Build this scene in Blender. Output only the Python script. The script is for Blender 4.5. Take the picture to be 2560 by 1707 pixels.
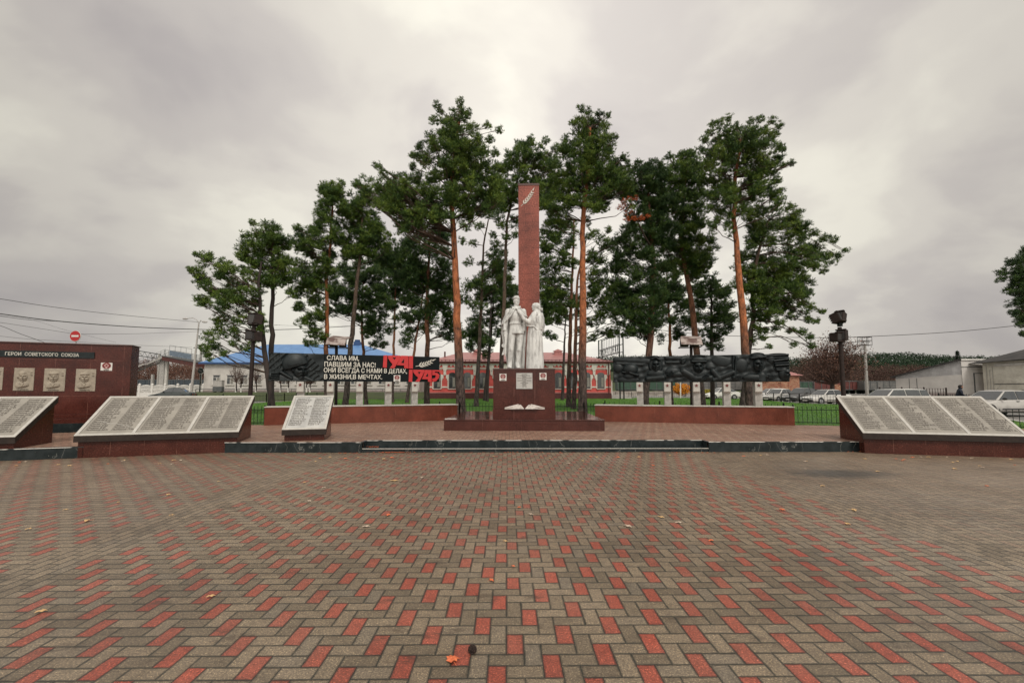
import bpy, math, random
import numpy as np
from mathutils import Vector, Matrix
rad = math.radians
sc = bpy.context.scene
COL = sc.collection
for o in list(bpy.data.objects): bpy.data.objects.remove(o)

# ------------------------------------------------------------------ camera
F, EYE, PITCH, YAW, SHIFT = 1088.0, 1.486, rad(4.0), rad(-0.58), 0.01656
cd = bpy.data.cameras.new('camera'); cd.sensor_width = 36.0; cd.lens = 36.0*F/2560.0
cd.shift_y = SHIFT; cd.clip_start = 0.05; cd.clip_end = 3000
cam = bpy.data.objects.new('camera', cd); COL.objects.link(cam)
cam.location = (0, 0, EYE); cam.rotation_euler = (math.pi/2+PITCH, 0, YAW)
sc.camera = cam

# ------------------------------------------------------------------ light and sky
SUN_EL, SUN_AZ = rad(48), rad(160)     # veiled sun, behind the camera to the right
world = bpy.data.worlds.new('World'); sc.world = world; world.use_nodes = True
wn, wl = world.node_tree.nodes, world.node_tree.links
wn.clear()
wo = wn.new('ShaderNodeOutputWorld'); wb = wn.new('ShaderNodeBackground'); wl.new(wb.outputs[0], wo.inputs[0])
wb.inputs[1].default_value = 0.1
sky = wn.new('ShaderNodeTexSky'); sky.sky_type = 'NISHITA'; sky.sun_disc = False
sky.sun_elevation = SUN_EL; sky.sun_rotation = SUN_AZ
tc = wn.new('ShaderNodeTexCoord')
sep = wn.new('ShaderNodeSeparateXYZ'); wl.new(tc.outputs['Generated'], sep.inputs[0])
def wmath(op, a, b):
    n = wn.new('ShaderNodeMath'); n.operation = op
    for i, v in enumerate((a, b)):
        if isinstance(v, (int, float)): n.inputs[i].default_value = v
        else: wl.new(v, n.inputs[i])
    return n.outputs[0]
# project the view direction on a flat cloud deck so the clouds stretch towards the horizon
zc = wmath('ADD', wmath('MAXIMUM', sep.outputs[2], 0.0), 0.48)
cx_ = wmath('DIVIDE', sep.outputs[0], zc); cy_ = wmath('DIVIDE', sep.outputs[1], zc)
comb = wn.new('ShaderNodeCombineXYZ'); wl.new(cx_, comb.inputs[0]); wl.new(cy_, comb.inputs[1])
def wnoise(scale, detail, rough, dist, loc, rot=0.0, sx=1.0):
    mp = wn.new('ShaderNodeMapping'); mp.inputs['Location'].default_value = loc
    mp.inputs['Rotation'].default_value = (0, 0, rot); mp.inputs['Scale'].default_value = (sx, 1, 1)
    wl.new(comb.outputs[0], mp.inputs[0])
    n = wn.new('ShaderNodeTexNoise'); n.inputs['Scale'].default_value = scale; n.inputs['Detail'].default_value = detail
    n.inputs['Roughness'].default_value = rough; n.inputs['Distortion'].default_value = dist
    wl.new(mp.outputs[0], n.inputs[0]); return n.outputs[0]
def wramp(sock, stops):
    r = wn.new('ShaderNodeValToRGB'); r.color_ramp.interpolation = 'EASE'
    while len(r.color_ramp.elements) < len(stops): r.color_ramp.elements.new(0.5)
    for e, (p, c) in zip(r.color_ramp.elements, stops):
        e.position = p; e.color = (c[0], c[1], c[2], 1)
    wl.new(sock, r.inputs[0]); return r.outputs[0]
n1 = wnoise(1.75, 5.0, 0.45, 0.25, (3.1, 1.7, 0), rad(28), 0.95)
n2 = wnoise(4.2, 5.0, 0.5, 0.3, (7.3, 2.2, 0), rad(-35), 0.85)
mixn = wmath('ADD', wmath('MULTIPLY', n1, 0.66), wmath('MULTIPLY', n2, 0.34))
cloud = wramp(mixn, [(0.34, (5.9, 5.45, 5.25)), (0.45, (7.0, 6.5, 6.05)), (0.53, (8.3, 7.8, 7.0)), (0.62, (9.8, 9.35, 8.15))])
mx = wn.new('ShaderNodeMix'); mx.data_type = 'RGBA'; mx.inputs[0].default_value = 0.95
wl.new(sky.outputs[0], mx.inputs[6]); wl.new(cloud, mx.inputs[7])
# darker towards the two sides of the sky and grey near the horizon, as the real deck was
side = wmath('ABSOLUTE', wmath('SUBTRACT', sep.outputs[0], 0.06), 0.0)
sidef = wn.new('ShaderNodeMapRange'); wl.new(side, sidef.inputs[0])
sidef.inputs[1].default_value = 0.05; sidef.inputs[2].default_value = 0.80; sidef.inputs[3].default_value = 1.12; sidef.inputs[4].default_value = 0.66
fr = wn.new('ShaderNodeMapRange'); wl.new(sep.outputs[2], fr.inputs[0])
fr.inputs[1].default_value = 0.0; fr.inputs[2].default_value = 0.35; fr.inputs[3].default_value = 0.92; fr.inputs[4].default_value = 1.0
bk_ = wn.new('ShaderNodeMapRange'); wl.new(sep.outputs[1], bk_.inputs[0])   # unseen sky behind the camera, brightened to light the surfaces facing it
bk_.inputs[1].default_value = 0.15; bk_.inputs[2].default_value = -0.5; bk_.inputs[3].default_value = 1.0; bk_.inputs[4].default_value = 1.65
fac = wmath('MULTIPLY', wmath('MULTIPLY', sidef.outputs[0], fr.outputs[0]), bk_.outputs[0])
vm = wn.new('ShaderNodeVectorMath'); vm.operation = 'SCALE'; wl.new(mx.outputs[2], vm.inputs[0]); wl.new(fac, vm.inputs[3])
wl.new(vm.outputs[0], wb.inputs[0])

sd = bpy.data.lights.new('sun', 'SUN'); sd.energy = 1.5; sd.angle = rad(18); sd.color = (1.0, 0.95, 0.87)
sun = bpy.data.objects.new('sun', sd); COL.objects.link(sun)
sun.location = (0, -20, 40)
# light travels from azimuth SUN_AZ (clockwise from +Y) down to the scene
sdir = Vector((math.sin(SUN_AZ)*math.cos(SUN_EL), math.cos(SUN_AZ)*math.cos(SUN_EL), math.sin(SUN_EL)))
sun.rotation_euler = (-sdir).to_track_quat('-Z', 'Y').to_euler()
sc.view_settings.view_transform = 'Standard'; sc.view_settings.look = 'None'
sc.view_settings.exposure = 0.08; sc.view_settings.gamma = 1.0; sc.view_settings.use_curve_mapping = False
try:
    sc.cycles.max_bounces = 6; sc.cycles.transparent_max_bounces = 6
except Exception: pass

# ------------------------------------------------------------------ measuring helpers: photo pixels (2560 wide) to real points
CAM = Vector((0, 0, EYE))
_fw = Vector((-math.sin(YAW)*math.cos(PITCH), math.cos(YAW)*math.cos(PITCH), math.sin(PITCH)))
_rt = Vector((math.cos(YAW), math.sin(YAW), 0)); _up = _rt.cross(_fw)
def ray(px, py): return _fw + _rt*((px-1280)/F) - _up*((py-853.5-SHIFT*2560)/F)
def G(px, py, z=0.0):
    r = ray(px, py); t = (z-EYE)/r.z; return CAM + r*t
def at(px, py, Y):
    r = ray(px, py); return CAM + r*(Y/r.y)
class Plane:
    """vertical plane through P0 along direction ang (0 = world X): px,py -> (s, z)"""
    def __init__(s, P0, ang):
        s.P0 = Vector((P0[0], P0[1], 0)); s.d = Vector((math.cos(ang), math.sin(ang), 0)); s.n = Vector((-s.d.y, s.d.x, 0)); s.ang = ang
    def __call__(s, px, py, off=0.0):
        r = ray(px, py); P0 = s.P0 + s.n*off
        t = (P0-CAM).dot(s.n)/r.dot(s.n); P = CAM + r*t
        return (P-P0).dot(s.d), P.z

# ------------------------------------------------------------------ mesh helpers
class MB:
    def __init__(s): s.v = []; s.f = []
    def add(s, vs, fs, M=None):
        b = len(s.v)
        if M is not None: vs = [tuple(M @ Vector(v)) for v in vs]
        s.v += [tuple(v) for v in vs]; s.f += [tuple(i+b for i in f) for f in fs]; return s
    def box(s, x0, y0, z0, x1, y1, z1, M=None):
        vs = [(x0,y0,z0),(x1,y0,z0),(x1,y1,z0),(x0,y1,z0),(x0,y0,z1),(x1,y0,z1),(x1,y1,z1),(x0,y1,z1)]
        return s.add(vs, [(0,3,2,1),(4,5,6,7),(0,1,5,4),(1,2,6,5),(2,3,7,6),(3,0,4,7)], M)
    def prism(s, poly, y0, y1, M=None):
        """polygon in x,z (counter-clockwise seen from -y) pushed from y0 to y1"""
        n = len(poly); vs = [(x, y0, z) for x, z in poly] + [(x, y1, z) for x, z in poly]
        fs = [tuple(range(n)), tuple(reversed(range(n, 2*n)))] + [(i, i+n, (i+1) % n+n, (i+1) % n) for i in range(n)]
        return s.add(vs, fs, M)
    def slab(s, poly, z0, z1, M=None):
        n = len(poly); vs = [(x, y, z0) for x, y in poly] + [(x, y, z1) for x, y in poly]
        fs = [tuple(reversed(range(n))), tuple(range(n, 2*n))] + [(i, (i+1) % n, (i+1) % n+n, i+n) for i in range(n)]
        return s.add(vs, fs, M)
    def tube(s, pts, rs, k=8, caps=True, M=None):
        pts = [Vector(p) for p in pts]
        if isinstance(rs, (int, float)): rs = [rs]*len(pts)
        vs = []; fs = []
        t0 = (pts[1]-pts[0]).normalized()
        a = Vector((1, 0, 0)) if abs(t0.x) < 0.8 else Vector((0, 1, 0))
        u = t0.cross(a).normalized()
        for i, p in enumerate(pts):
            t = (pts[min(i+1, len(pts)-1)]-pts[max(i-1, 0)]).normalized()
            u = (u - t*u.dot(t)).normalized(); w = t.cross(u)
            for j in range(k):
                an = 2*math.pi*j/k; vs.append(tuple(p + (u*math.cos(an)+w*math.sin(an))*rs[i]))
        for i in range(len(pts)-1):
            for j in range(k):
                fs.append((i*k+j, i*k+(j+1) % k, (i+1)*k+(j+1) % k, (i+1)*k+j))
        if caps:
            fs.append(tuple(reversed(range(k)))); fs.append(tuple((len(pts)-1)*k+j for j in range(k)))
        return s.add(vs, fs, M)
    def cyl(s, c, r, h, k=16, axis='z', M=None):
        c = Vector(c); d = {'x': Vector((1,0,0)), 'y': Vector((0,1,0)), 'z': Vector((0,0,1))}[axis]
        return s.tube([c, c+d*h], r, k, True, M)
    def ell(s, c, r, k=14, m=10, M=None):
        vs = [(c[0], c[1], c[2]-r[2])]
        for i in range(1, m):
            ph = -math.pi/2 + math.pi*i/m
            for j in range(k):
                th = 2*math.pi*j/k
                vs.append((c[0]+r[0]*math.cos(ph)*math.cos(th), c[1]+r[1]*math.cos(ph)*math.sin(th), c[2]+r[2]*math.sin(ph)))
        vs.append((c[0], c[1], c[2]+r[2])); fs = []
        for j in range(k): fs.append((0, 1+(j+1) % k, 1+j))
        for i in range(m-2):
            for j in range(k): fs.append((1+i*k+j, 1+i*k+(j+1) % k, 1+(i+1)*k+(j+1) % k, 1+(i+1)*k+j))
        L = len(vs)-1; b = 1+(m-2)*k
        for j in range(k): fs.append((b+j, b+(j+1) % k, L))
        return s.add(vs, fs, M)
    def lathe(s, rings, k=32, fn=None, M=None):
        """rings: (cx, cy, z, rx, ry); fn(theta, t) multiplies the radius"""
        vs = []; fs = []; n = len(rings)
        for i, (cx, cy, z, rx, ry) in enumerate(rings):
            for j in range(k):
                th = 2*math.pi*j/k; q = fn(th, i/(n-1)) if fn else 1
                vs.append((cx+rx*math.cos(th)*q, cy+ry*math.sin(th)*q, z))
        for i in range(n-1):
            for j in range(k): fs.append((i*k+j, i*k+(j+1) % k, (i+1)*k+(j+1) % k, (i+1)*k+j))
        fs.append(tuple(reversed(range(k)))); fs.append(tuple((n-1)*k+j for j in range(k)))
        return s.add(vs, fs, M)
    def sheet(s, rows, th=0.03, M=None):
        """rows: grid of points; gives a closed sheet pushed back along +y by th"""
        nr, nc = len(rows), len(rows[0])
        vs = [tuple(p) for r in rows for p in r] + [(p[0], p[1]+th, p[2]) for r in rows for p in r]; o = nr*nc; fs = []
        for i in range(nr-1):
            for j in range(nc-1):
                a = i*nc+j; fs.append((a, a+nc, a+nc+1, a+1)); fs.append((o+a, o+a+1, o+a+nc+1, o+a+nc))
        for i in range(nr-1):
            a = i*nc; fs.append((a, o+a, o+a+nc, a+nc)); a = i*nc+nc-1; fs.append((a, a+nc, o+a+nc, o+a))
        for j in range(nc-1):
            fs.append((j, j+1, o+j+1, o+j)); a = (nr-1)*nc+j; fs.append((a, o+a, o+a+1, a+1))
        return s.add(vs, fs, M)
    def build(s, name, mat, parent=None, smooth=False, bevel=0, loc=None, rot=0.0):
        me = bpy.data.meshes.new(name); me.from_pydata(s.v, [], s.f); me.validate(); me.update()
        if smooth:
            me.polygons.foreach_set('use_smooth', [True]*len(me.polygons))
            try: me.set_sharp_from_angle(angle=rad(40))
            except Exception: pass
        o = bpy.data.objects.new(name, me); COL.objects.link(o)
        if mat is not None: me.materials.append(mat)
        if parent is not None: o.parent = parent
        if bevel:
            b = o.modifiers.new('bevel', 'BEVEL'); b.width = bevel; b.segments = 2; b.limit_method = 'ANGLE'
        if loc is not None: o.location = loc
        if rot: o.rotation_euler = (0, 0, rot)
        return o
def fastmesh(name, V, Fc, mat, parent=None, loc=None):
    """V (n,3), Fc (m,3) numpy"""
    me = bpy.data.meshes.new(name)
    me.vertices.add(len(V)); me.vertices.foreach_set('co', np.ascontiguousarray(V, dtype=np.float32).ravel())
    k = Fc.shape[1]; me.loops.add(Fc.size); me.loops.foreach_set('vertex_index', Fc.astype(np.int32).ravel())
    me.polygons.add(len(Fc)); me.polygons.foreach_set('loop_start', np.arange(0, Fc.size, k, dtype=np.int32))
    try: me.polygons.foreach_set('loop_total', np.full(len(Fc), k, dtype=np.int32))
    except Exception: pass
    me.update(calc_edges=True)
    o = bpy.data.objects.new(name, me); COL.objects.link(o)
    if mat is not None: me.materials.append(mat)
    if parent is not None: o.parent = parent
    if loc is not None: o.location = loc
    return o
def thing(name, label, cat, loc=(0,0,0), rot=0.0, group=None):
    o = bpy.data.objects.new(name, None); COL.objects.link(o); o.empty_display_size = 0.2
    o.location = loc; o.rotation_euler = (0, 0, rot); tag(o, label, cat, group); return o
def tag(o, label=None, cat=None, group=None, kind=None):
    if label: o['label'] = label
    if cat: o['category'] = cat
    if group: o['group'] = group
    if kind: o['kind'] = kind
    return o
def kids(o): return [c for c in bpy.data.objects if c.parent == o]
def copy_tree(o, parent=None):
    c = o.copy(); COL.objects.link(c); c.parent = parent
    for ch in kids(o): copy_tree(ch, c)
    return c
_tc = {}
def text(body, size, align='LEFT', line=1.0, bold=0.0, shear=0.0, extr=0.0, res=2, sx=1.0, chsp=1.0, valign='TOP_BASELINE'):
    """text as (verts, faces) in the x,z plane facing -y"""
    key = (body, size, align, line, bold, shear, extr, res, sx, chsp)
    if key in _tc: return _tc[key]
    c = bpy.data.curves.new('text', 'FONT'); c.body = body; c.size = size; c.align_x = align; c.space_line = line
    c.resolution_u = res; c.shear = shear; c.extrude = extr; c.space_character = chsp
    o = bpy.data.objects.new('text', c); COL.objects.link(o)
    dg = bpy.context.evaluated_depsgraph_get(); m = bpy.data.meshes.new_from_object(o.evaluated_get(dg))
    V = []; Fs = []
    offs = [(0, 0, 0)] if not bold else [(0,0,0), (bold,0,.0003), (-bold,0,.0006), (0,bold,.0009), (0,-bold,.0012), (bold*.7,bold*.7,.0015), (-bold*.7,-bold*.7,.0018)]
    for (ox, oz, oy) in offs:
        b = len(V); V += [((v.co.x+ox)*sx, -v.co.z-oy, v.co.y+oz) for v in m.vertices]
        Fs += [tuple(i+b for i in p.vertices) for p in m.polygons]
    bpy.data.objects.remove(o); bpy.data.meshes.remove(m); bpy.data.curves.remove(c)
    _tc[key] = (V, Fs); return _tc[key]

# ------------------------------------------------------------------ materials
class Ex:
    def __init__(s, nt, v): s.nt, s.v = nt, v
    def _o(s, op, b=None, c=None, rev=False):
        n = s.nt.nodes.new('ShaderNodeMath'); n.operation = op
        args = [s, b, c] if not rev else [b, s, c]
        for i, a in enumerate(args):
            if a is None: continue
            if isinstance(a, Ex): a = a.v
            if isinstance(a, (int, float)): n.inputs[i].default_value = a
            else: s.nt.links.new(a, n.inputs[i])
        return Ex(s.nt, n.outputs[0])
    def __add__(s, b): return s._o('ADD', b)
    def __radd__(s, b): return s._o('ADD', b)
    def __sub__(s, b): return s._o('SUBTRACT', b)
    def __rsub__(s, b): return s._o('SUBTRACT', b, rev=True)
    def __mul__(s, b): return s._o('MULTIPLY', b)
    def __rmul__(s, b): return s._o('MULTIPLY', b)
    def __truediv__(s, b): return s._o('DIVIDE', b)
    def floor(s): return s._o('FLOOR')
    def mod(s, b): return s._o('FLOORED_MODULO', b)
    def lt(s, b): return s._o('LESS_THAN', b)
    def gt(s, b): return s._o('GREATER_THAN', b)
    def min(s, b): return s._o('MINIMUM', b)
    def max(s, b): return s._o('MAXIMUM', b)
    def abs(s): return s._o('ABSOLUTE')
def newmat(name):
    m = bpy.data.materials.new(name); m.use_nodes = True; nt = m.node_tree
    return m, nt, nt.nodes['Principled BSDF']
def _coord(nt, kind='Object'):
    t = nt.nodes.new('ShaderNodeTexCoord') if kind != 'World' else nt.nodes.new('ShaderNodeNewGeometry')
    return t.outputs['Position'] if kind == 'World' else t.outputs[kind]
def noise(nt, co, scale, detail=4, rough=.55, sx=(1,1,1)):
    if sx != (1,1,1):
        mp = nt.nodes.new('ShaderNodeMapping'); mp.inputs['Scale'].default_value = sx; nt.links.new(co, mp.inputs[0]); co = mp.outputs[0]
    n = nt.nodes.new('ShaderNodeTexNoise'); n.inputs['Scale'].default_value = scale; n.inputs['Detail'].default_value = detail
    n.inputs['Roughness'].default_value = rough; nt.links.new(co, n.inputs[0]); return n.outputs[0]
def ramp(nt, sock, stops, interp='LINEAR'):
    r = nt.nodes.new('ShaderNodeValToRGB'); r.color_ramp.interpolation = interp
    while len(r.color_ramp.elements) < len(stops): r.color_ramp.elements.new(0.5)
    for e, (p, c) in zip(r.color_ramp.elements, stops):
        e.position = p; e.color = (c[0], c[1], c[2], 1)
    nt.links.new(sock, r.inputs[0]); return r.outputs[0]
def mixc(nt, fac, a, b, mode='MIX'):
    n = nt.nodes.new('ShaderNodeMix'); n.data_type = 'RGBA'; n.blend_type = mode
    for s, v in ((n.inputs[0], fac), (n.inputs[6], a), (n.inputs[7], b)):
        if isinstance(v, Ex): v = v.v
        if isinstance(v, (int, float)): s.default_value = v
        elif isinstance(v, tuple): s.default_value = (v[0], v[1], v[2], 1)
        else: nt.links.new(v, s)
    return n.outputs[2]
def bump(nt, b, height, strength=.3, dist=.02):
    n = nt.nodes.new('ShaderNodeBump'); n.inputs['Strength'].default_value = strength; n.inputs['Distance'].default_value = dist
    if isinstance(height, Ex): height = height.v
    nt.links.new(height, n.inputs['Height']); nt.links.new(n.outputs[0], b.inputs['Normal'])
def mk(name, c1, c2=None, scale=6, rough=.6, spec=.5, metal=0, bmp=0, detail=5, co='Object', sx=(1,1,1), lo=.35, hi=.65, rvar=0):
    m, nt, b = newmat(name)
    b.inputs['Roughness'].default_value = rough; b.inputs['Metallic'].default_value = metal
    b.inputs['Specular IOR Level'].default_value = spec
    if c2 is None: c2 = tuple(c*.8 for c in c1)
    cc = _coord(nt, co); n = noise(nt, cc, scale, detail, .6, sx)
    nt.links.new(ramp(nt, n, [(lo, c2), (hi, c1)]), b.inputs['Base Color'])
    if bmp: bump(nt, b, noise(nt, cc, scale*5, 4, .6, sx), bmp, .01)
    if rvar:
        r = Ex(nt, n)*rvar+(rough-rvar/2); nt.links.new(r.v, b.inputs['Roughness'])
    return m
def granite(name, dark, mid, light, jx=1.0, jz=.6, scale=22, rough=.22, ox=0.0, oz=0.0, hjoint=True, jw=.006, jcol=(.34,.16,.12), spec=.28):
    """polished speckled granite slabs; joints every jx metres along x or y and jz up"""
    m, nt, b = newmat(name); co = _coord(nt)
    b.inputs['Roughness'].default_value = rough; b.inputs['Specular IOR Level'].default_value = spec
    a = noise(nt, co, scale*1.9, 6, .8); big = noise(nt, co, 1.3, 3, .5)
    base = ramp(nt, a, [(.38, dark), (.5, mid), (.6, tuple(c*1.25 for c in mid)), (.67, light)])
    base = mixc(nt, Ex(nt, big)*.5, base, tuple(c*.75 for c in dark)); base = mixc(nt, 1.0, base, ramp(nt, noise(nt, co, 1.1, 6, .7), [(.35, (.62,.62,.62)), (.62, (1.15,1.12,1.1))]), 'MULTIPLY')
    v = nt.nodes.new('ShaderNodeTexVoronoi'); v.inputs['Scale'].default_value = 26; nt.links.new(co, v.inputs[0])
    base = mixc(nt, Ex(nt, v.outputs['Distance']).lt(.09)*.75, base, light)
    sp = nt.nodes.new('ShaderNodeSeparateXYZ'); nt.links.new(co, sp.inputs[0])
    X, Y, Z = (Ex(nt, sp.outputs[i]) for i in range(3))
    ge = nt.nodes.new('ShaderNodeNewGeometry'); vt = nt.nodes.new('ShaderNodeVectorTransform'); vt.convert_to = 'OBJECT'; vt.convert_from = 'WORLD'; vt.vector_type = 'NORMAL'
    nt.links.new(ge.outputs['True Normal'], vt.inputs[0]); sn = nt.nodes.new('ShaderNodeSeparateXYZ'); nt.links.new(vt.outputs[0], sn.inputs[0])
    facex = Ex(nt, sn.outputs[0]).abs().lt(.7); facey = Ex(nt, sn.outputs[1]).abs().lt(.7)
    row = ((Z+oz)/jz).floor().mod(2)*(jx*.0)
    j = ((X+ox+row).mod(jx).lt(jw))*facex
    j = j.max(((Y+.37).mod(jx).lt(jw))*facey)
    if hjoint: j = j.max(((Z+oz).mod(jz).lt(jw*.8))*Ex(nt, sn.outputs[2]).abs().lt(.7))
    fade = Ex(nt, noise(nt, co, 3.1, 3)).gt(.5)*.45+.12
    base = mixc(nt, j*fade, base, jcol)
    nt.links.new(base, b.inputs['Base Color'])
    rr = Ex(nt, noise(nt, co, 2.2, 4))*.25+(rough-.1); nt.links.new(rr.v, b.inputs['Roughness'])
    return m
def pavers(name, greys, red, joint, bands=True, unit=.1, off=(0,0), rough=.55, tint=None):
    """90-degree herringbone of 0.2 x 0.1 blocks, every other lengthwise block red"""
    m, nt, b = newmat(name); co = _coord(nt, 'World')
    sp = nt.nodes.new('ShaderNodeSeparateXYZ'); nt.links.new(co, sp.inputs[0])
    X = (Ex(nt, sp.outputs[0])+off[0])/unit; Y = (Ex(nt, sp.outputs[1])+off[1])/unit
    wob = Ex(nt, noise(nt, co, 1.1, 2))*.5; X = X+wob*.35-.08; Y = Y+wob*.3-.08
    i = X.floor(); j = Y.floor(); c = (i+j).mod(4)
    vert = c.lt(1.5)
    c1 = (c-1).abs().lt(.5); c3 = (c-3).abs().lt(.5)
    i0 = i - c3; j0 = j - c1
    red_m = ((i0-(i0+j0)/4).mod(2)-0).abs()
    red_m = (red_m.lt(.25)).max(red_m.gt(1.75))*vert
    if bands:
        def inb(a, bb): return X.gt(a/unit)*X.lt(bb/unit)
        band = inb(-4.1+off[0], -3.6+off[0]).max(inb(4.1+off[0], 4.6+off[0]))
        o2 = i.mod(2); jb = ((Y-o2)/2).floor()*2+o2
        inv = 1-band
        i0 = i0*inv + i*band; j0 = j0*inv + jb*band; vert = vert.max(band); red_m = red_m*inv
        far = X.gt((4.6+off[0])/unit); red_m = red_m*(1-far*.9)
    u = X-i0; w = Y-j0
    wx = 2-vert; wy = vert+1
    d = (u.min(wx-u)).min(w.min(wy-w))
    edgew = Ex(nt, noise(nt, co, 28, 4, .7))*.07; dj = d-edgew+.035; ji = dj.lt(.030); soft = dj.lt(.095)
    cb = nt.nodes.new('ShaderNodeCombineXYZ'); nt.links.new(i0.v, cb.inputs[0]); nt.links.new(j0.v, cb.inputs[1])
    if isinstance(vert, Ex): nt.links.new(vert.v, cb.inputs[2])
    wnz = nt.nodes.new('ShaderNodeTexWhiteNoise'); wnz.noise_dimensions = '3D'; nt.links.new(cb.outputs[0], wnz.inputs[0])
    rnd = wnz.outputs[0]
    g = ramp(nt, rnd, [(0, greys[0]), (.35, greys[1]), (.75, greys[2]), (1, greys[3])])
    rr = mixc(nt, Ex(nt, wnz.outputs[0]), red, tuple(x*.72 for x in red)); worn = ((Ex(nt, sp.outputs[1])-3.5)/6.5).max(0).min(.55) if bands else Ex(nt, wnz.outputs[0])*0
    rr = mixc(nt, ((Ex(nt, noise(nt, co, .9, 4, .6))*1.6-.5).max(0)+worn).min(.75), rr, (.20,.105,.078)); g = mixc(nt, worn*.55, g, (.235,.160,.118))
    base = mixc(nt, red_m, g, rr)
    grain = noise(nt, co, 95, 4, .85)
    base = mixc(nt, 1.0, base, ramp(nt, grain, [(.32, (.30,.29,.27)), (.46, (.92,.91,.89)), (.58, (1.3,1.29,1.25)), (.63, (3.6,3.5,3.0))]), 'MULTIPLY')
    dirt = noise(nt, co, .45, 6, .62)
    base = mixc(nt, 1.0, base, ramp(nt, dirt, [(.3, (.66,.62,.58)), (.48, (.93,.92,.9)), (.62, (1.06,1.05,1.04))]), 'MULTIPLY')
    base = mixc(nt, 1.0, base, ramp(nt, noise(nt, co, 17, 5, .75), [(.3, (.72,.70,.68)), (.5, (1,1,1)), (.68, (1.18,1.16,1.12))]), 'MULTIPLY')
    stain = Ex(nt, noise(nt, co, 2.2, 5, .7, (1, 2.2, 1)))
    base = mixc(nt, (stain*6-3.45).max(0).min(.6), base, (.05,.033,.022))
    base = mixc(nt, soft*(Ex(nt, noise(nt, co, 5, 3))*.9), base, joint); base = mixc(nt, ji*.9, base, joint)
    wet = G(2108, 1184, 0); dx = (Ex(nt, sp.outputs[0])-wet.x)/1.15; dy = (Ex(nt, sp.outputs[1])-wet.y)/.52
    wm = (1.5-(dx*dx+dy*dy)-Ex(nt, noise(nt, co, 7, 5, .7))*1.3).max(0).min(.72)
    if bands: base = mixc(nt, wm, base, (.014,.014,.013))
    if tint: base = mixc(nt, 1.0, base, tint, 'MULTIPLY')
    nt.links.new(base, b.inputs['Base Color'])
    ro = Ex(nt, noise(nt, co, .8, 4, .6))*.5+(rough-.25); nt.links.new(ro.v, b.inputs['Roughness'])
    b.inputs['Specular IOR Level'].default_value = .5
    hgt = (d.min(.12)*6) + Ex(nt, grain)*.35 + Ex(nt, rnd)*.3
    bump(nt, b, hgt, .55, .006)
    return m
M = {}
# the lattice of red blocks, set out from one block near the camera
_c = G(1266.1, 1635.2, 0); OFX, OFY = .8-_c.x-.1*math.floor(0), .8-_c.y
_k = round((.8-_c.y)/.8)*0
OFX, OFY = -_c.x+.0, -_c.y+.0
M['plaza'] = pavers('plaza_pavers', [(.130,.103,.074), (.172,.136,.098), (.210,.166,.120), (.155,.130,.102)], (.35,.068,.043), (.014,.016,.012), off=(OFX, OFY), rough=.47)
M['platform'] = pavers('platform_pavers', [(.23,.135,.10), (.28,.175,.13), (.32,.205,.155), (.25,.165,.13)], (.28,.15,.115), (.03,.02,.016), bands=False, off=(.05,.04))
M['gran'] = granite('red_granite', (.032,.010,.008), (.090,.024,.016), (.36,.17,.12), jx=.62, jz=.9, rough=.2)
M['gran_plinth'] = granite('plinth_granite', (.032,.010,.008), (.090,.025,.018), (.36,.16,.12), jx=1.17, jz=5, rough=.10, hjoint=False, spec=.5)
M['gran_ped'] = granite('pedestal_granite', (.032,.010,.008), (.088,.024,.017), (.34,.16,.12), jx=.64, jz=5, rough=.16, hjoint=False, jw=.008)
M['gran_obelisk'] = granite('obelisk_granite', (.085,.026,.019), (.33,.095,.066), (.66,.40,.31), jx=5, jz=.312, rough=.45, scale=13, jcol=(.06,.02,.015), jw=.022)
M['gran_wall'] = granite('wall_granite', (.032,.010,.008), (.095,.024,.017), (.42,.2,.13), jx=.78, jz=1.05, rough=.25)
M['gran_planter'] = granite('planter_granite', (.075,.022,.014), (.20,.055,.033), (.42,.19,.12), jx=2.2, jz=5, rough=.3, hjoint=False, scale=30)
M['gran_cap'] = mk('dark_granite_cap', (.10,.04,.03), (.05,.02,.016), 18, .35)
M['black_granite'] = mk('black_granite', (.020,.027,.028), (.008,.013,.014), 5, .25, spec=.22, bmp=0, rvar=.2)
def cracked_black():
    m, nt, b = newmat('black_step_granite'); co = _coord(nt)
    base = ramp(nt, noise(nt, co, 5, 5), [(.35, (.010,.016,.017)), (.65, (.024,.032,.034))])
    v = nt.nodes.new('ShaderNodeTexVoronoi'); v.feature = 'DISTANCE_TO_EDGE'; v.inputs['Scale'].default_value = 1.6
    mp = nt.nodes.new('ShaderNodeMapping'); mp.inputs['Scale'].default_value = (1.3, .2, .5); nt.links.new(co, mp.inputs[0])
    n2 = (Ex(nt, noise(nt, co, 5, 4))*.22).v; add = nt.nodes.new('ShaderNodeVectorMath'); add.operation = 'ADD'
    nt.links.new(mp.outputs[0], add.inputs[0]); nt.links.new(n2, add.inputs[1]); nt.links.new(add.outputs[0], v.inputs[0])
    cr = Ex(nt, v.outputs['Distance']).lt(.005)*Ex(nt, noise(nt, co, .9, 2)).gt(.5)
    base = mixc(nt, cr*.28, base, (.42,.42,.38))
    dr = Ex(nt, noise(nt, co, 2.3, 4, .7, (1, .3, .12))).gt(.66)
    base = mixc(nt, dr*.35, base, (.35,.36,.33))
    nt.links.new(base, b.inputs['Base Color']); b.inputs['Roughness'].default_value = .22; b.inputs['Specular IOR Level'].default_value = .3
    return m
M['step'] = cracked_black()
M['nosing'] = mk('worn_step_nosing', (.62,.6,.55), (.02,.03,.03), 1.6, .3, lo=.47, hi=.5, detail=2)
M['grass_base'] = mk('lawn_soil', (.06,.14,.02), (.035,.09,.014), .8, .9, co='World')
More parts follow.
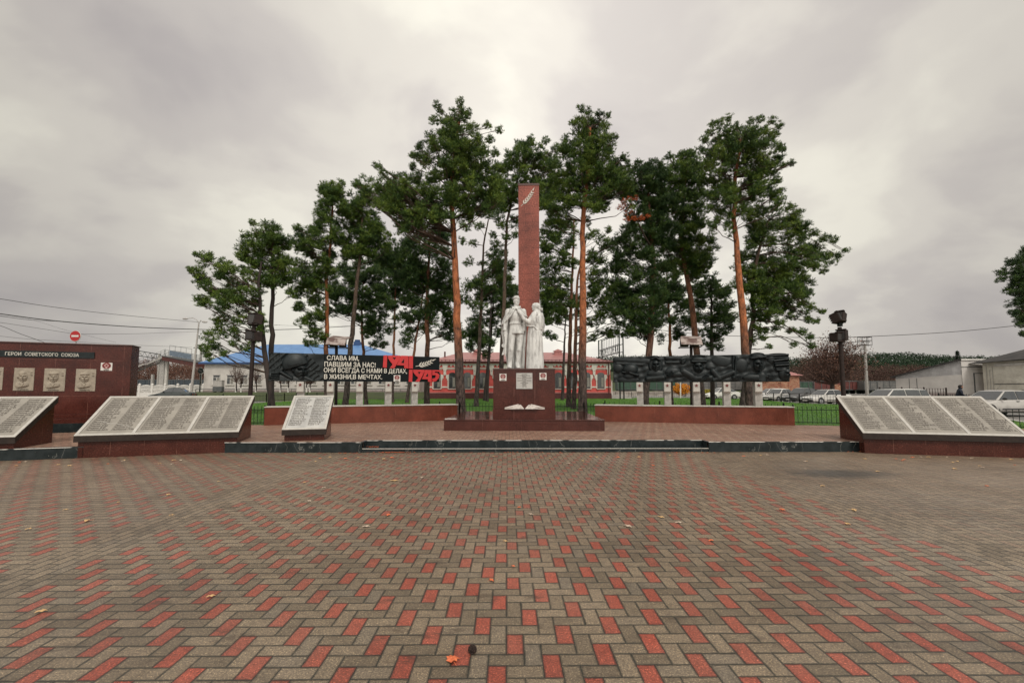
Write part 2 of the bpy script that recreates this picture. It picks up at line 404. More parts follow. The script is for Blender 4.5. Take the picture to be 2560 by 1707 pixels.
M['bank'] = mk('grass_bank', (.055,.075,.02), (.04,.05,.02), .6, .95, co='World')
M['asphalt'] = mk('asphalt', (.18,.17,.155), (.12,.115,.105), .35, .55, co='World', detail=8)
M['white_frame'] = mk('pale_stone_frame', (.50,.475,.43), (.40,.38,.345), 9, .45, bmp=.05)
M['slab_edge'] = mk('dark_slab_edge', (.036,.026,.021), (.022,.016,.014), 8, .4, spec=.25)
M['name_plate'] = mk('name_plate_stone', (.30,.275,.235), (.23,.21,.18), 3.5, .3, detail=8, rvar=.2)
M['name_plate2'] = mk('pale_name_plate_stone', (.50,.49,.46), (.36,.355,.34), 3.0, .3, detail=8)
M['ink'] = mk('engraved_letters', (.125,.11,.092), (.10,.085,.072), 9, .6)
M['plaque'] = mk('portrait_stone', (.36,.31,.24), (.27,.23,.18), 12, .75, bmp=.25)
M['black'] = mk('black_panel', (.006,.010,.011), (.004,.007,.008), 5, .6, spec=.16)
M['relief'] = mk('dark_cast_relief', (.014,.020,.021), (.006,.010,.011), 7, .46, spec=.34, bmp=.12)
M['letter'] = mk('white_letters', (.62,.60,.53), (.55,.53,.46), 9, .5)
M['redpaint'] = mk('red_painted_numerals', (.56,.028,.028), (.46,.022,.024), 11, .5, bmp=.15)
M['white'] = mk('white_sticker', (.66,.64,.60), (.6,.58,.54), 9, .4)
M['emblem'] = mk('emblem_red', (.20,.012,.012), (.13,.01,.01), 30, .4)
M['emblem2'] = mk('emblem_pale', (.6,.42,.38), (.5,.3,.28), 30, .4)
M['star'] = mk('red_star', (.17,.016,.013), (.12,.012,.01), 12, .4)
M['stele'] = mk('grey_concrete', (.42,.40,.37), (.25,.24,.22), 7, .85, bmp=.4, detail=8)
M['stele_box'] = mk('pale_concrete', (.54,.52,.47), (.40,.38,.35), 6, .8, bmp=.3, detail=8)
M['statue'] = mk('silvered_concrete', (.64,.64,.615), (.36,.355,.34), 8, .5, bmp=.3, detail=8, lo=.33, hi=.56, sx=(1.5,1.5,.4))
M['marble'] = mk('white_marble', (.62,.57,.52), (.42,.36,.33), 11, .4)
M['iron'] = mk('dark_fence_paint', (.010,.017,.013), (.006,.010,.008), 12, .6, spec=.2)
M['pole'] = mk('brown_metal', (.035,.023,.020), (.020,.015,.013), 9, .6, spec=.2)
M['lamp_glass'] = mk('dull_lamp_glass', (.05,.045,.042), (.03,.03,.03), 9, .4, spec=.25)
M['rusty'] = mk('rusty_sheet_metal', (.36,.30,.27), (.10,.055,.045), 3.5, .6, lo=.42, hi=.56)
M['galv'] = mk('galvanised_steel', (.42,.40,.37), (.33,.31,.29), 5, .5)
M['conc_white'] = mk('white_painted_concrete', (.66,.64,.60), (.55,.53,.49), 4, .7)
M['wire'] = mk('black_cable', (.02,.02,.02), (.015,.015,.015), 5, .6)
M['rubber'] = mk('tyre_rubber', (.016,.016,.016), (.011,.011,.011), 9, .8)
M['rim'] = mk('wheel_rim', (.42,.42,.42), (.3,.3,.3), 9, .35, metal=.6)
M['glass'] = mk('car_glass', (.05,.058,.06), (.035,.04,.043), 3, .06, spec=.8)
M['winglass'] = mk('window_glass', (.035,.04,.042), (.02,.024,.025), 2, .08, spec=.8)
M['curtain'] = mk('net_curtain', (.26,.24,.21), (.16,.15,.13), 6, .5)
M['headlight'] = mk('headlight_glass', (.55,.56,.56), (.42,.43,.43), 9, .12)
M['taillight'] = mk('tail_light_glass', (.30,.02,.015), (.22,.015,.01), 9, .15)
M['plastic'] = mk('black_plastic', (.02,.02,.02), (.014,.014,.014), 9, .5)
M['skin'] = mk('skin', (.36,.19,.13), (.30,.16,.11), 9, .6)
M['cloth'] = mk('navy_jacket', (.010,.016,.030), (.007,.011,.02), 8, .85)
M['hair'] = mk('dark_hair', (.012,.009,.008), (.008,.006,.005), 20, .7)
M['signred'] = mk('sign_red', (.40,.012,.014), (.36,.010,.012), 8, .35)
def ridged(name, c1, c2, per, axis=0, rough=.45, c='Object'):
    m, nt, b = newmat(name); co = _coord(nt, c); sp = nt.nodes.new('ShaderNodeSeparateXYZ'); nt.links.new(co, sp.inputs[0])
    X = Ex(nt, sp.outputs[axis]); base = ramp(nt, noise(nt, co, 1.3, 5), [(.35, c2), (.65, c1)])
    line = ((X/per).mod(1)).lt(.16)
    base = mixc(nt, line*.3, base, tuple(q*.5 for q in c2)); nt.links.new(base, b.inputs['Base Color'])
    b.inputs['Roughness'].default_value = rough; bump(nt, b, ((X/per).mod(1)-.5).abs(), .5, .04); return m
M['blueroof'] = ridged('blue_metal_roof', (.12,.25,.48), (.09,.20,.41), .25)
M['pinkroof'] = ridged('pink_metal_roof', (.40,.17,.155), (.31,.125,.115), .24)
M['bluetrim'] = mk('blue_eave_trim', (.02,.07,.19), (.015,.05,.15), 4, .5)
def brick(name, c1, c2, mort, bw=.26, bh=.075, rough=.85, axis=0):
    m, nt, b = newmat(name); co = _coord(nt)
    sp = nt.nodes.new('ShaderNodeSeparateXYZ'); nt.links.new(co, sp.inputs[0]); cb = nt.nodes.new('ShaderNodeCombineXYZ')
    a = Ex(nt, sp.outputs[0])+Ex(nt, sp.outputs[1]); nt.links.new(a.v, cb.inputs[0]); nt.links.new(sp.outputs[2], cb.inputs[1])
    t = nt.nodes.new('ShaderNodeTexBrick'); nt.links.new(cb.outputs[0], t.inputs[0]); t.inputs['Scale'].default_value = 1
    t.inputs['Brick Width'].default_value = bw; t.inputs['Row Height'].default_value = bh; t.inputs['Mortar Size'].default_value = .008
    t.inputs['Color1'].default_value = (*c1, 1); t.inputs['Color2'].default_value = (*c2, 1); t.inputs['Mortar'].default_value = (*mort, 1)
    base = mixc(nt, 1.0, t.outputs[0], ramp(nt, noise(nt, co, .7, 7, .65), [(.3, (.7,.68,.66)), (.6, (1.08,1.08,1.08))]), 'MULTIPLY')
    nt.links.new(base, b.inputs['Base Color']); b.inputs['Roughness'].default_value = rough; return m
M['pinkbrick'] = brick('painted_red_brick', (.62,.105,.09), (.55,.085,.075), (.50,.08,.07))
M['whitebrick'] = brick('whitewashed_brick', (.80,.77,.67), (.70,.67,.58), (.50,.48,.42))
M['whitewall'] = mk('white_plaster', (.56,.53,.49), (.46,.43,.40), .8, .85, detail=8)
M['shed'] = mk('grey_shed_plaster', (.58,.55,.52), (.48,.455,.43), .7, .85, detail=8)
M['shedboard'] = ridged('weathered_boards', (.50,.49,.49), (.36,.35,.35), .16, 0, .85)
M['slate'] = mk('old_slate_roof', (.055,.05,.047), (.025,.024,.023), 1.2, .8, detail=8, bmp=.3)
M['darkred'] = mk('dark_red_base', (.085,.018,.016), (.06,.012,.012), 3, .6)
M['plinthpink'] = mk('pinkish_render', (.30,.25,.235), (.22,.18,.17), 2, .8)
M['trim'] = mk('white_facade_trim', (.62,.59,.53), (.52,.49,.44), 5, .75)
M['rustbeam'] = mk('rust_red_beam', (.10,.028,.022), (.06,.02,.017), 3, .7)
M['steel'] = mk('grey_railing_steel', (.10,.105,.105), (.06,.065,.065), 6, .6)
M['bluesheet'] = mk('blue_grey_sheet', (.15,.20,.25), (.10,.13,.17), 3, .5)
M['wagonblue'] = ridged('dark_wagon', (.045,.062,.072), (.03,.04,.05), .7, 0, .6)
M['wagongreen'] = ridged('green_wagon', (.03,.075,.045), (.02,.05,.032), .9, 0, .6)
M['wagonred'] = ridged('brown_wagon', (.12,.03,.024), (.075,.02,.017), .6, 0, .7)
M['wagongrey'] = ridged('grey_wagon', (.17,.16,.15), (.10,.10,.095), .9, 0, .7)
M['rubble'] = brick('mixed_brick_stack', (.30,.10,.06), (.40,.24,.15), (.12,.06,.04), .34, .16)
M['rubblewhite'] = brick('pale_block_wall', (.40,.37,.33), (.26,.23,.2), (.14,.12,.1), .8, .3)

# ================================================================== ground levels
def struct(o): o['kind'] = 'structure'; return o
PZ = .235
o = MB().add([(-900,-300,-.02),(900,-300,-.02),(900,1400,-.02),(-900,1400,-.02)], [(0,1,2,3)]).build('ground', M['asphalt']); struct(o)
# tablets stand on two slightly turned lines either side of the steps
LA = rad(16.2); RA = rad(-14.5)
LFR = G(597, 1080, .475); LFR.z = 0           # front right corner of the long left tablet
RFL = G(2157, 1082.9, .462); RFL.z = 0        # front left corner of the right tablet
ld = Vector((math.cos(LA), math.sin(LA), 0)); ln_ = Vector((-ld.y, ld.x, 0))
rd_ = Vector((math.cos(RA), math.sin(RA), 0)); rn_ = Vector((-rd_.y, rd_.x, 0))
stepY = G(1300, 1130, 0).y; uy = stepY+.37
sxL, sxA, sxB = G(598, 1129, 0).x, G(908, 1129.5, 0).x, G(1772, 1129.5, 0).x
sxR = G(2153, 1128.4, 0).x
def xy(v): return (v.x, v.y)
Lp = LFR + ln_*.12 - ld*.25; Lfar = Lp - ld*9
Rp = RFL + rn_*.12 + rd_*.25; Rfar = Rp + rd_*8
pl_L0 = G(659.8, 1062.9, PZ); pl_L1 = G(1109, 1051, PZ); pl_R1 = G(1512.7, 1053.2, PZ); pl_R0 = G(1987.6, 1062.9, PZ)
LPA = math.atan2(pl_L1.y-pl_L0.y, pl_L1.x-pl_L0.x); RPA = math.atan2(pl_R0.y-pl_R1.y, pl_R0.x-pl_R1.x)
fenceL = pl_L0 + Vector((-6.5*math.cos(-.1), .15, 0)); fenceR = pl_R0 + Vector((9*math.cos(-.22), 9*math.sin(-.22), 0))
front = [xy(Lfar), xy(Lp), (sxL+.02, stepY), (sxA, stepY), (sxA, uy), (sxB, uy), (sxB, stepY), (sxR, stepY), xy(Rp), xy(Rfar)]
back = [xy(fenceR), xy(pl_R0+Vector((0,.2,0))), xy(pl_R1+Vector((-1.2,.6,0))), xy(pl_L1+Vector((1.2,.7,0))), xy(pl_L0+Vector((0,.2,0))), xy(fenceL), (fenceL.x-8, fenceL.y-.5)]
pm_ = MB().slab(front+back, .0, PZ-.004)
o = pm_.build('platform', M['platform']); struct(o)
o = MB().add([(-30,-3,0),(30,-3,0),(30,14,0),(-30,14,0)], [(0,1,2,3)]).build('plaza', M['plaza']); struct(o)
# black granite steps: riser slabs with worn pale nosing
def riser(name, x0, y0, x1, y1, z0, z1, depth=.05):
    p0, p1 = Vector((x0,y0,0)), Vector((x1,y1,0)); L = (p1-p0).length; a = math.atan2(y1-y0, x1-x0)
    o = MB().box(0, -.03, 0, L, depth, z1-z0).build(name, M['step'], loc=(x0, y0, z0), rot=a, bevel=.006)
    MB().box(.0, -.034, 0, L, -.012, .014).build('nosing', M['nosing' if z0 > .05 or z1 > .1 else 'white_frame'], o, loc=(0, 0, z1-z0-.010))
    return struct(o)
riser('step_riser', sxL-.25, stepY, sxA, stepY, 0, PZ+.003, .06)
riser('step_riser', sxB, stepY, sxR+.3, stepY, 0, PZ+.003, .06)
MB().box(sxA-.06, stepY+.06, .08, sxA+.004, uy, PZ+.003).box(sxB-.004, stepY+.06, .08, sxB+.06, uy, PZ+.003).build('step_riser', M['step'])['kind'] = 'structure'
riser('step_riser', sxA, stepY+.02, sxB, stepY+.02, 0, .088, .36)
riser('step_riser', sxA, uy, sxB, uy, .088, PZ+.003, .06)
gapA, gapB = LFR - ld*2.95 + ln_*.10, LFR - ld*4.5 + ln_*.10
riser('step_riser', gapB.x, gapB.y, gapA.x, gapA.y, 0, PZ+.003, .16)

# lawn: from the fence line to the road, sloping a little down to the road
edge = [(620,1009.5),(665,1006.5),(710,1004),(834,997),(960,996),(1100,995.6),(1300,995),(1500,994.4),(1700,994.6),(1850,997),(1935,1003),(2000,1008.5),(2093,1012),(2240,1020),(2420,1035),(2560,1058)]
EZ = .12
far = [G(px, py, EZ) for px, py in edge]
far = [Vector((far[0].x-9, far[0].y-6, EZ)), Vector((far[0].x-4, far[0].y-1, EZ))] + far
near = []
for f in far:
    # matching point on the back edge of the platform
    k = f.x/f.y; pts = [(fenceL.x-8, fenceL.y-.5)]+[xy(fenceL), xy(pl_L0), xy(pl_L1+Vector((1.2,.5,0))), xy(pl_R1+Vector((-1.2,.4,0))), xy(pl_R0), xy(fenceR)]
    best = None
    for (x0,y0),(x1,y1) in zip(pts[:-1], pts[1:]):
        den = (x1-x0)-k*(y1-y0)
        if abs(den) < 1e-6: continue
        t = (k*y0-x0)/den
        if -.02 <= t <= 1.02: best = Vector((x0+t*(x1-x0), y0+t*(y1-y0), 0)); break
    if best is None: best = Vector((pts[-1][0], pts[-1][1], 0)) if k > 0 else Vector((pts[0][0], pts[0][1], 0))
    near.append(best)
V = []; Fc = []; NR = 26
def lawn_z(t): return PZ-.05 + (EZ-(PZ-.05))*t + .03*math.sin(t*9)
for a, b in zip(near, far):
    for i in range(NR):
        t = (i/(NR-1))**1.6; V.append((a.x+(b.x-a.x)*t, a.y+(b.y-a.y)*t, lawn_z(t)))
nb = len(V)
for b in far: V.append((b.x, b.y, -.05))
for c in range(len(far)-1):
    for i in range(NR-1):
        a = c*NR+i; Fc.append((a, a+NR, a+NR+1, a+1))
    Fc.append((c*NR+NR-1, (c+1)*NR+NR-1, nb+c+1, nb+c))
lawn = MB().add(V, Fc).build('lawn', M['grass_base'], smooth=True); struct(lawn)
# grass blades scattered over the lawn
def grass_field(name, quads, n, hgt, mat, seed, dens=None):
    rng = np.random.default_rng(seed)
    areas = [((Vector(q[1])-Vector(q[0])).cross(Vector(q[3])-Vector(q[0]))).length for q in quads]
    w = [a/((Vector(q[0]).length+8)**1.15) for a, q in zip(areas, quads)]; w = np.array(w)/sum(w)
    qi = rng.choice(len(quads), n, p=w); Q = np.array(quads)[qi]; u = rng.random(n)[:, None]; v = rng.random(n)[:, None]
    P = (Q[:,0]*(1-u)+Q[:,1]*u)*(1-v)+(Q[:,3]*(1-u)+Q[:,2]*u)*v
    an = rng.random(n)*2*np.pi; dist = np.linalg.norm(P[:, :2], axis=1); sc_ = np.clip(dist/22, .8, 2.2)
    h = hgt*(.6+.8*rng.random(n)); wd = .006*sc_*1.6
    d = np.stack([np.cos(an), np.sin(an), np.zeros(n)], 1); ln = rng.normal(0, .35, (n, 2))
    tip = P + np.stack([ln[:,0]*h, ln[:,1]*h, h], 1)
    Vv = np.stack([P-d*wd[:,None]-[0,0,.01], P+d*wd[:,None]-[0,0,.01], tip], 1).reshape(-1, 3)
    Fv = np.arange(3*n).reshape(-1, 3)
    o = fastmesh(name, Vv, Fv, mat); tag(o, 'short green grass covering the lawn behind the monument', 'grass', kind='stuff'); return o
def leafmat(name, stops, rough=.6, transl=.25):
    m, nt, b = newmat(name); ge = nt.nodes.new('ShaderNodeNewGeometry'); co = _coord(nt, 'World')
    r = Ex(nt, ge.outputs['Random Per Island'])*.4 + Ex(nt, noise(nt, co, 1.3, 4))*.9 - .16
    nt.links.new(ramp(nt, r.v, stops), b.inputs['Base Color']); b.inputs['Roughness'].default_value = rough
    b.inputs['Specular IOR Level'].default_value = .25
    if transl: b.inputs['Transmission Weight'].default_value = 0
    return m
M['blades'] = leafmat('grass_blades', [(.15, (.035,.12,.012)), (.45, (.075,.21,.02)), (.8, (.19,.32,.04))], .5)
quads = [tuple(V[i] for i in f) for f in Fc if max(f) < nb]
grass_field('grass', quads, 170000, .055, M['blades'], 5)

# road kerb along the lawn and the grassy bank on the far side of the road
kb = MB()
for a, b in zip(far[1:-1], far[2:]):
    d = (b-a).normalized(); n = Vector((-d.y, d.x, 0))
    kb.slab([xy(a), xy(b), xy(b+n*.25), xy(a+n*.25)], -.02, EZ+.05)
struct(kb.build('kerb', M['galv']))
# raised ground (bank) on which the far buildings stand
def bank(name, pts, z, mat, base=-.05):
    o = MB().slab([xy(p) for p in pts], base, z).build(name, mat); return struct(o)
bl = [Vector((-45.5, 64, 0)), Vector((-38, 58.5, 0)), Vector((-10.9, 60.5, 0)), Vector((-10.9, 110, 0)), Vector((-77, 110, 0)), Vector((-47, 66, 0))]
bk = MB(); bz = 1.02
ring0 = [(p.x, p.y-5.5 if p.y < 100 else p.y, -.03) for p in bl]; ring1 = [(p.x, p.y, bz) for p in bl]
bk.add(ring0+ring1, [(i, (i+1) % 6, (i+1) % 6+6, i+6) for i in range(6)] + [(6,7,8,9,10,11)])
struct(bk.build('grass_bank', M['bank']))
# ================================================================== name tablets
random.seed(4)
NAMES = {
 'К': ['Казаков','Калинин','Карпов','Киселёв','Климов','Ковалёв','Козлов','Комаров','Королёв','Котов','Кравцов','Крылов','Кузнецов','Куликов'],
 'Л': ['Лаптев','Ларин','Лебедев','Леонов','Логинов','Лосев','Лукин','Лыков','Любимов','Ляпин','Лавров','Лазарев'],
 'М': ['Макаров','Максимов','Мальцев','Марков','Мартынов','Маслов','Матвеев','Медведев','Мельников','Миронов','Михайлов','Моисеев','Морозов'],
 'П': ['Павлов','Панов','Пахомов','Петров','Поляков','Попов','Прохоров','Пономарёв','Пестов','Плотников','Панфилов'],
 'Р': ['Родионов','Романов','Рябов','Рыбаков','Русаков','Рогов','Савельев','Сафонов','Семёнов','Сидоров','Смирнов','Соколов'],
 'Ч': ['Чернов','Черепанов','Чистяков','Шаров','Шевелёв','Широков','Шишкин','Щукин','Юдин','Юрьев','Яковлев','Якушев']}
def names(k, n):
    L = NAMES[k]; return '\n'.join('%s %s.%s.' % (L[(i*5+n*3) % len(L)], random.choice('АВГИКМНПС'), random.choice('АВГДИМНПСФ')) for i in range(17))
def tablet(name, label, FL, ang, L, n, base0, letters, z0=.475, z1=1.30, D=1.24, plate='name_plate', scratches=()):
    """FL: front left corner of the sloping slab; base0: height its base starts from"""
    t = thing(name, label, 'memorial tablet', (FL.x, FL.y, base0), ang, 'sloping name tablets around the platform' if n == 3 else None)
    zz0, zz1 = z0-base0, z1-base0
    th = .13
    # stone base: a wedge under the slab
    b = MB()
    prof = [(.07, 0), (D-.03, 0), (D-.03, zz1-th-.01), (.07, zz0-th-.005)]      # y,z
    xs = (.05, L-.05); vs = [(x, y, z) for x in xs for y, z in prof]
    b.add(vs, [(0,1,2,3), (7,6,5,4), (0,4,5,1), (1,5,6,2), (2,6,7,3), (3,7,4,0)])
    b.build('base', M['gran'], t, bevel=.004)
    slope = math.atan2(zz1-zz0, D); S = math.hypot(D, zz1-zz0)
    Ms = Matrix.Translation((0, 0, zz0)) @ Matrix.Rotation(slope, 4, 'X')
    # dark slab with vertical edges
    s = MB(); vs = [(x, y, z) for x in (0, L) for y, z in ((0, zz0-th), (D, zz1-th), (D, zz1), (0, zz0))]
    s.add(vs, [(0,1,2,3), (7,6,5,4), (0,4,5,1), (1,5,6,2), (2,6,7,3), (3,7,4,0)])
    sl = s.build('slab', M['slab_edge'], t, bevel=.004)
    f = MB(); fw = .062; h = .014
    f.box(.002, .002, .001, L-.002, fw, h, Ms); f.box(.002, S-fw, .001, L-.002, S-.002, h, Ms)
    cols = [0.0]+[L*i/n for i in range(1, n)]+[L]
    for i, x in enumerate(cols):
        if i == 0: f.box(.002, fw, .001, fw, S-fw, h, Ms)
        elif i == n: f.box(L-fw, fw, .001, L-.002, S-fw, h, Ms)
        else: f.box(x-fw/2, fw, .001, x+fw/2, S-fw, h, Ms)
    f.build('frame', M['white_frame'], t, bevel=.002)
    for i in range(n):
        xa = cols[i]+(fw if i == 0 else fw/2); xb = cols[i+1]-(fw if i == n-1 else fw/2)
        pb = MB().box(xa+.004, fw+.004, .0005, xb-.004, S-fw-.004, .006, Ms)
        pl = pb.build('name_plate', M[plate], t)
        ins = MB(); W = xb-xa
        for c in range(2):
            vs, fs = text(names(letters[(i*2+c) % len(letters)], i), .066, line=1.0, shear=.12, res=0, bold=.0016, sx=min(1.0, W/1.05))
            Mt = Ms @ Matrix.Translation((xa+.05*W+c*W*.5, S-fw-.10, .0078)) @ Matrix.Rotation(-math.pi/2, 4, 'X')
            ysc = (S-2*fw-.14)/(17*.066*1.0)
            vs2 = [(x, y, z*ysc) for x, y, z in vs]
            ins.add(vs2, fs, Mt)
        ins.build('inscription', M['ink'], pl)
    for (xa, ya, xb, yb, w) in scratches:      # pale cracks across the plates
        c = MB(); P = [Vector((xa+(xb-xa)*q, ya+(yb-ya)*q+.012*math.sin(q*11), 0)) for q in [i/8 for i in range(9)]]
        for p, q in zip(P[:-1], P[1:]):
            d = (q-p).normalized(); nn = Vector((-d.y, d.x, 0))*w
            c.add([(p-nn)+Vector((0,0,.0095)), (q-nn)+Vector((0,0,.0095)), (q+nn)+Vector((0,0,.0095)), (p+nn)+Vector((0,0,.0095))], [(0,1,2,3)], Ms)
        c.build('crack', M['white_frame'], t)
    return t
FLl = LFR - ld*3.11
tablet('memorial_tablet', 'wide name tablet with two pale cracks, between portrait wall and the small tablet', FLl, LA, 3.11, 3, 0.0, 'ЛЛКЛММ',
       scratches=[(.20,.50,.78,.34,.006),(.78,.34,1.03,.20,.004),(1.12,.96,1.45,1.06,.006),(1.45,1.06,1.86,1.17,.005)])
fl2 = G(38, 1093, .475); fl2.z = 0
A2 = rad(17)
tablet('memorial_tablet', 'name tablet cut off by the left picture edge in front of the portrait wall', fl2 - Vector((math.cos(A2), math.sin(A2), 0))*3.11, A2, 3.11, 3, 0.0, 'КККЛКК',
       scratches=[(1.9,.9,2.45,1.0,.006)])
tablet('memorial_tablet', 'wide name tablet in front of the parked cars, right of the steps', RFL, RA, 3.08, 3, 0.0, 'ПРПРРЧ', z0=.462)
fs = G(704, 1075, .50); fe = G(815.6, 1072.6, .50); sa = math.atan2(fe.y-fs.y, fe.x-fs.x)
tablet('memorial_tablet', 'narrow single-panel name tablet standing alone on the platform', Vector((fs.x, fs.y, 0)), sa, (fe-fs).length, 1, PZ, 'ЧЧ', z0=.50, z1=1.30, D=1.18, plate='name_plate2')

# ================================================================== emblem stickers
def star_poly(r, r2=.40, rot=math.pi/2, n=5):
    return [((r if i % 2 == 0 else r*r2)*math.cos(rot+i*math.pi/n), (r if i % 2 == 0 else r*r2)*math.sin(rot+i*math.pi/n)) for i in range(2*n)]
def circ(cx, cz, rx, rz, n=28): return [(cx+rx*math.cos(2*math.pi*i/n), cz+rz*math.sin(2*math.pi*i/n)) for i in range(n)]
def sticker(parent, x, y, z, w, h):
    s = MB().box(-w/2, -.006, -h/2, w/2, 0, h/2).build('emblem_sticker', M['white'], parent, loc=(x, y, z))
    k = w
    a = MB(); a.prism([(p[0]*.38*k, p[1]*.34*k+.12*h) for p in circ(0, 0, 1, 1)], -.009, -.0062); a.build('wreath', M['emblem'], s)
    g = MB(); g.prism(circ(0, .13*h, .19*k, .18*k), -.012, -.0092); g.prism([(-.09*k, -.20*h), (.09*k, -.20*h), (.05*k, .0), (-.05*k, .0)], -.0115, -.0092)
    g.prism([(px, pz+.40*h) for px, pz in star_poly(.055*k)], -.0125, -.0092); g.build('globe', M['emblem2'], s)
    gl = MB(); gl.prism(circ(0, .13*h, .11*k, .11*k), -.0145, -.0122); gl.build('globe_lines', M['emblem'], s)
    v, f = text('СССР', .19*h, 'CENTER', bold=.004*k*4)
    MB().add(v, f, Matrix.Translation((0, -.0075, -.46*h))).build('lettering', M['ink'], s)
    return s

# ================================================================== the central monument
mo = G(1109.5, 1075.9, PZ); MA = rad(-2.2)
md = Vector((math.cos(MA), math.sin(MA), 0)); mn = Vector((-md.y, md.x, 0))
def mplane(y): return Plane(mo + mn*y, MA)
PW = mplane(0)(1511.8, 1077)[0]; PH = .335
pl = thing('granite_plinth', 'low wide polished red granite plinth under the statue pedestal', 'plinth', (mo.x, mo.y, PZ-.004), MA)
MB().box(0, 0, 0, PW, 4.9, PH-.03).build('plinth_body', M['gran_plinth'], pl, bevel=.004)
MB().box(-.02, -.02, PH-.03, PW+.02, 4.92, PH).build('top_slab', M['gran_plinth'], pl, bevel=.004)
MB().box(.02, .06, PH, .36, .15, PH+.022).build('loose_slab', M['marble'], pl)
zt = PZ-.004+PH
p1, p2 = mplane(.10), mplane(.20)
a0, a1 = p1(1231.9, 1030)[0], p1(1388.9, 1030)[0]; zl = p1(1310, 1022.8)[1]; ztop = p2(1310, 921)[1]
pw = a1-a0; pd = thing('pedestal', 'red granite pedestal block carrying the pale statue of two figures', 'pedestal', tuple(mo+md*a0+mn*.10+Vector((0,0,zt-PZ))), MA)
pd.location.z = zt
MB().box(0, 0, 0, pw, 1.75, zl-zt).build('lower_block', M['gran_ped'], pd, bevel=.004)
MB().box(.005, .10, zl-zt, pw-.005, 1.72, ztop-zt-.04).build('main_block', M['gran_ped'], pd, bevel=.004)
MB().box(-.008, .085, ztop-zt-.04, pw+.008, 1.735, ztop-zt).build('cap', M['gran_cap'], pd, bevel=.003)
def ped(px, py, y=.20):
    s, z = mplane(y)(px, py); return s-a0, z-zt
q0, q1 = ped(1290.5, 971.8), ped(1331.0, 932.3)
pq = MB().box(0, -.02, 0, q1[0]-q0[0], 0, q1[1]-q0[1]).build('dedication_plaque', M['name_plate2'], pd, loc=(q0[0], .10, q0[1]), bevel=.003)
ded = ['СООРУЖЕН', 'К ПЯТИДЕСЯТИЛЕТИЮ', 'ПОБЕДЫ', 'В ЧЕСТЬ ПАВШИХ ЗЕМЛЯКОВ', 'В ГОДЫ', 'ВЕЛИКОЙ ОТЕЧЕСТВЕННОЙ', 'ВОЙНЫ', 'СЛАВА ГЕРОЯМ', 'ВЕЧНАЯ', 'ПАМЯТЬ', '1941 - 1945']
v, f = text('\n'.join(ded), .030, 'CENTER', bold=.0016, res=1, line=1.25)
MB().add(v, f, Matrix.Translation(((q1[0]-q0[0])/2, -.0215, (q1[1]-q0[1])-.055))).build('inscription', M['ink'], pq)
for (px, py) in ((1257.5, 942.8), (1357.5, 940.7)):
    x, z = ped(px, py); sticker(pd, x, .10, z, .215, .215)
# marble open book with sunray pages on the ledge
bx0, bx1 = ped(1262, 1021, .12)[0], ped(1361.5, 1021, .12)[0]; bm = (bx0+bx1)/2; hb = (bx1-bx0)/2
bk = thing('marble_book', 'white marble open book lying on the ledge of the red pedestal', 'stone book', tuple(mo+md*(a0+bm)+mn*.12), MA); bk.location.z = zl+.002
for sgn in (-1, 1):
    page = MB()
    for (xa, xb, za, zb, ya, yb, ap) in ((.02, .66, .02, .135, -.10, .05, .20), (.42, 1.0, .055, .15, -.05, .078, .30)):
        nsub = 7
        for q in range(nsub):
            f0, f1 = q/nsub, (q+.9)/nsub
            apex = Vector((sgn*hb*ap, yb, zb)); b0 = Vector((sgn*hb*(xa+(xb-xa)*f0), ya, za)); b1 = Vector((sgn*hb*(xa+(xb-xa)*f1), ya, za))
            t0 = apex + Vector((sgn*hb*.05*f0, 0, 0)); t1 = apex + Vector((sgn*hb*.05*f1, 0, 0))
            dn = Vector((0, .0, -.02))
            page.add([b0, b1, t1, t0, b0+dn, b1+dn, t1+dn, t0+dn], [(0,1,2,3),(7,6,5,4),(0,4,5,1),(1,5,6,2),(2,6,7,3),(3,7,4,0)])
        page.box(min(sgn*hb*xa, sgn*hb*xb), ya, 0, max(sgn*hb*xa, sgn*hb*xb), ya+.05, za)
    page.build('pages', M['marble'], bk)
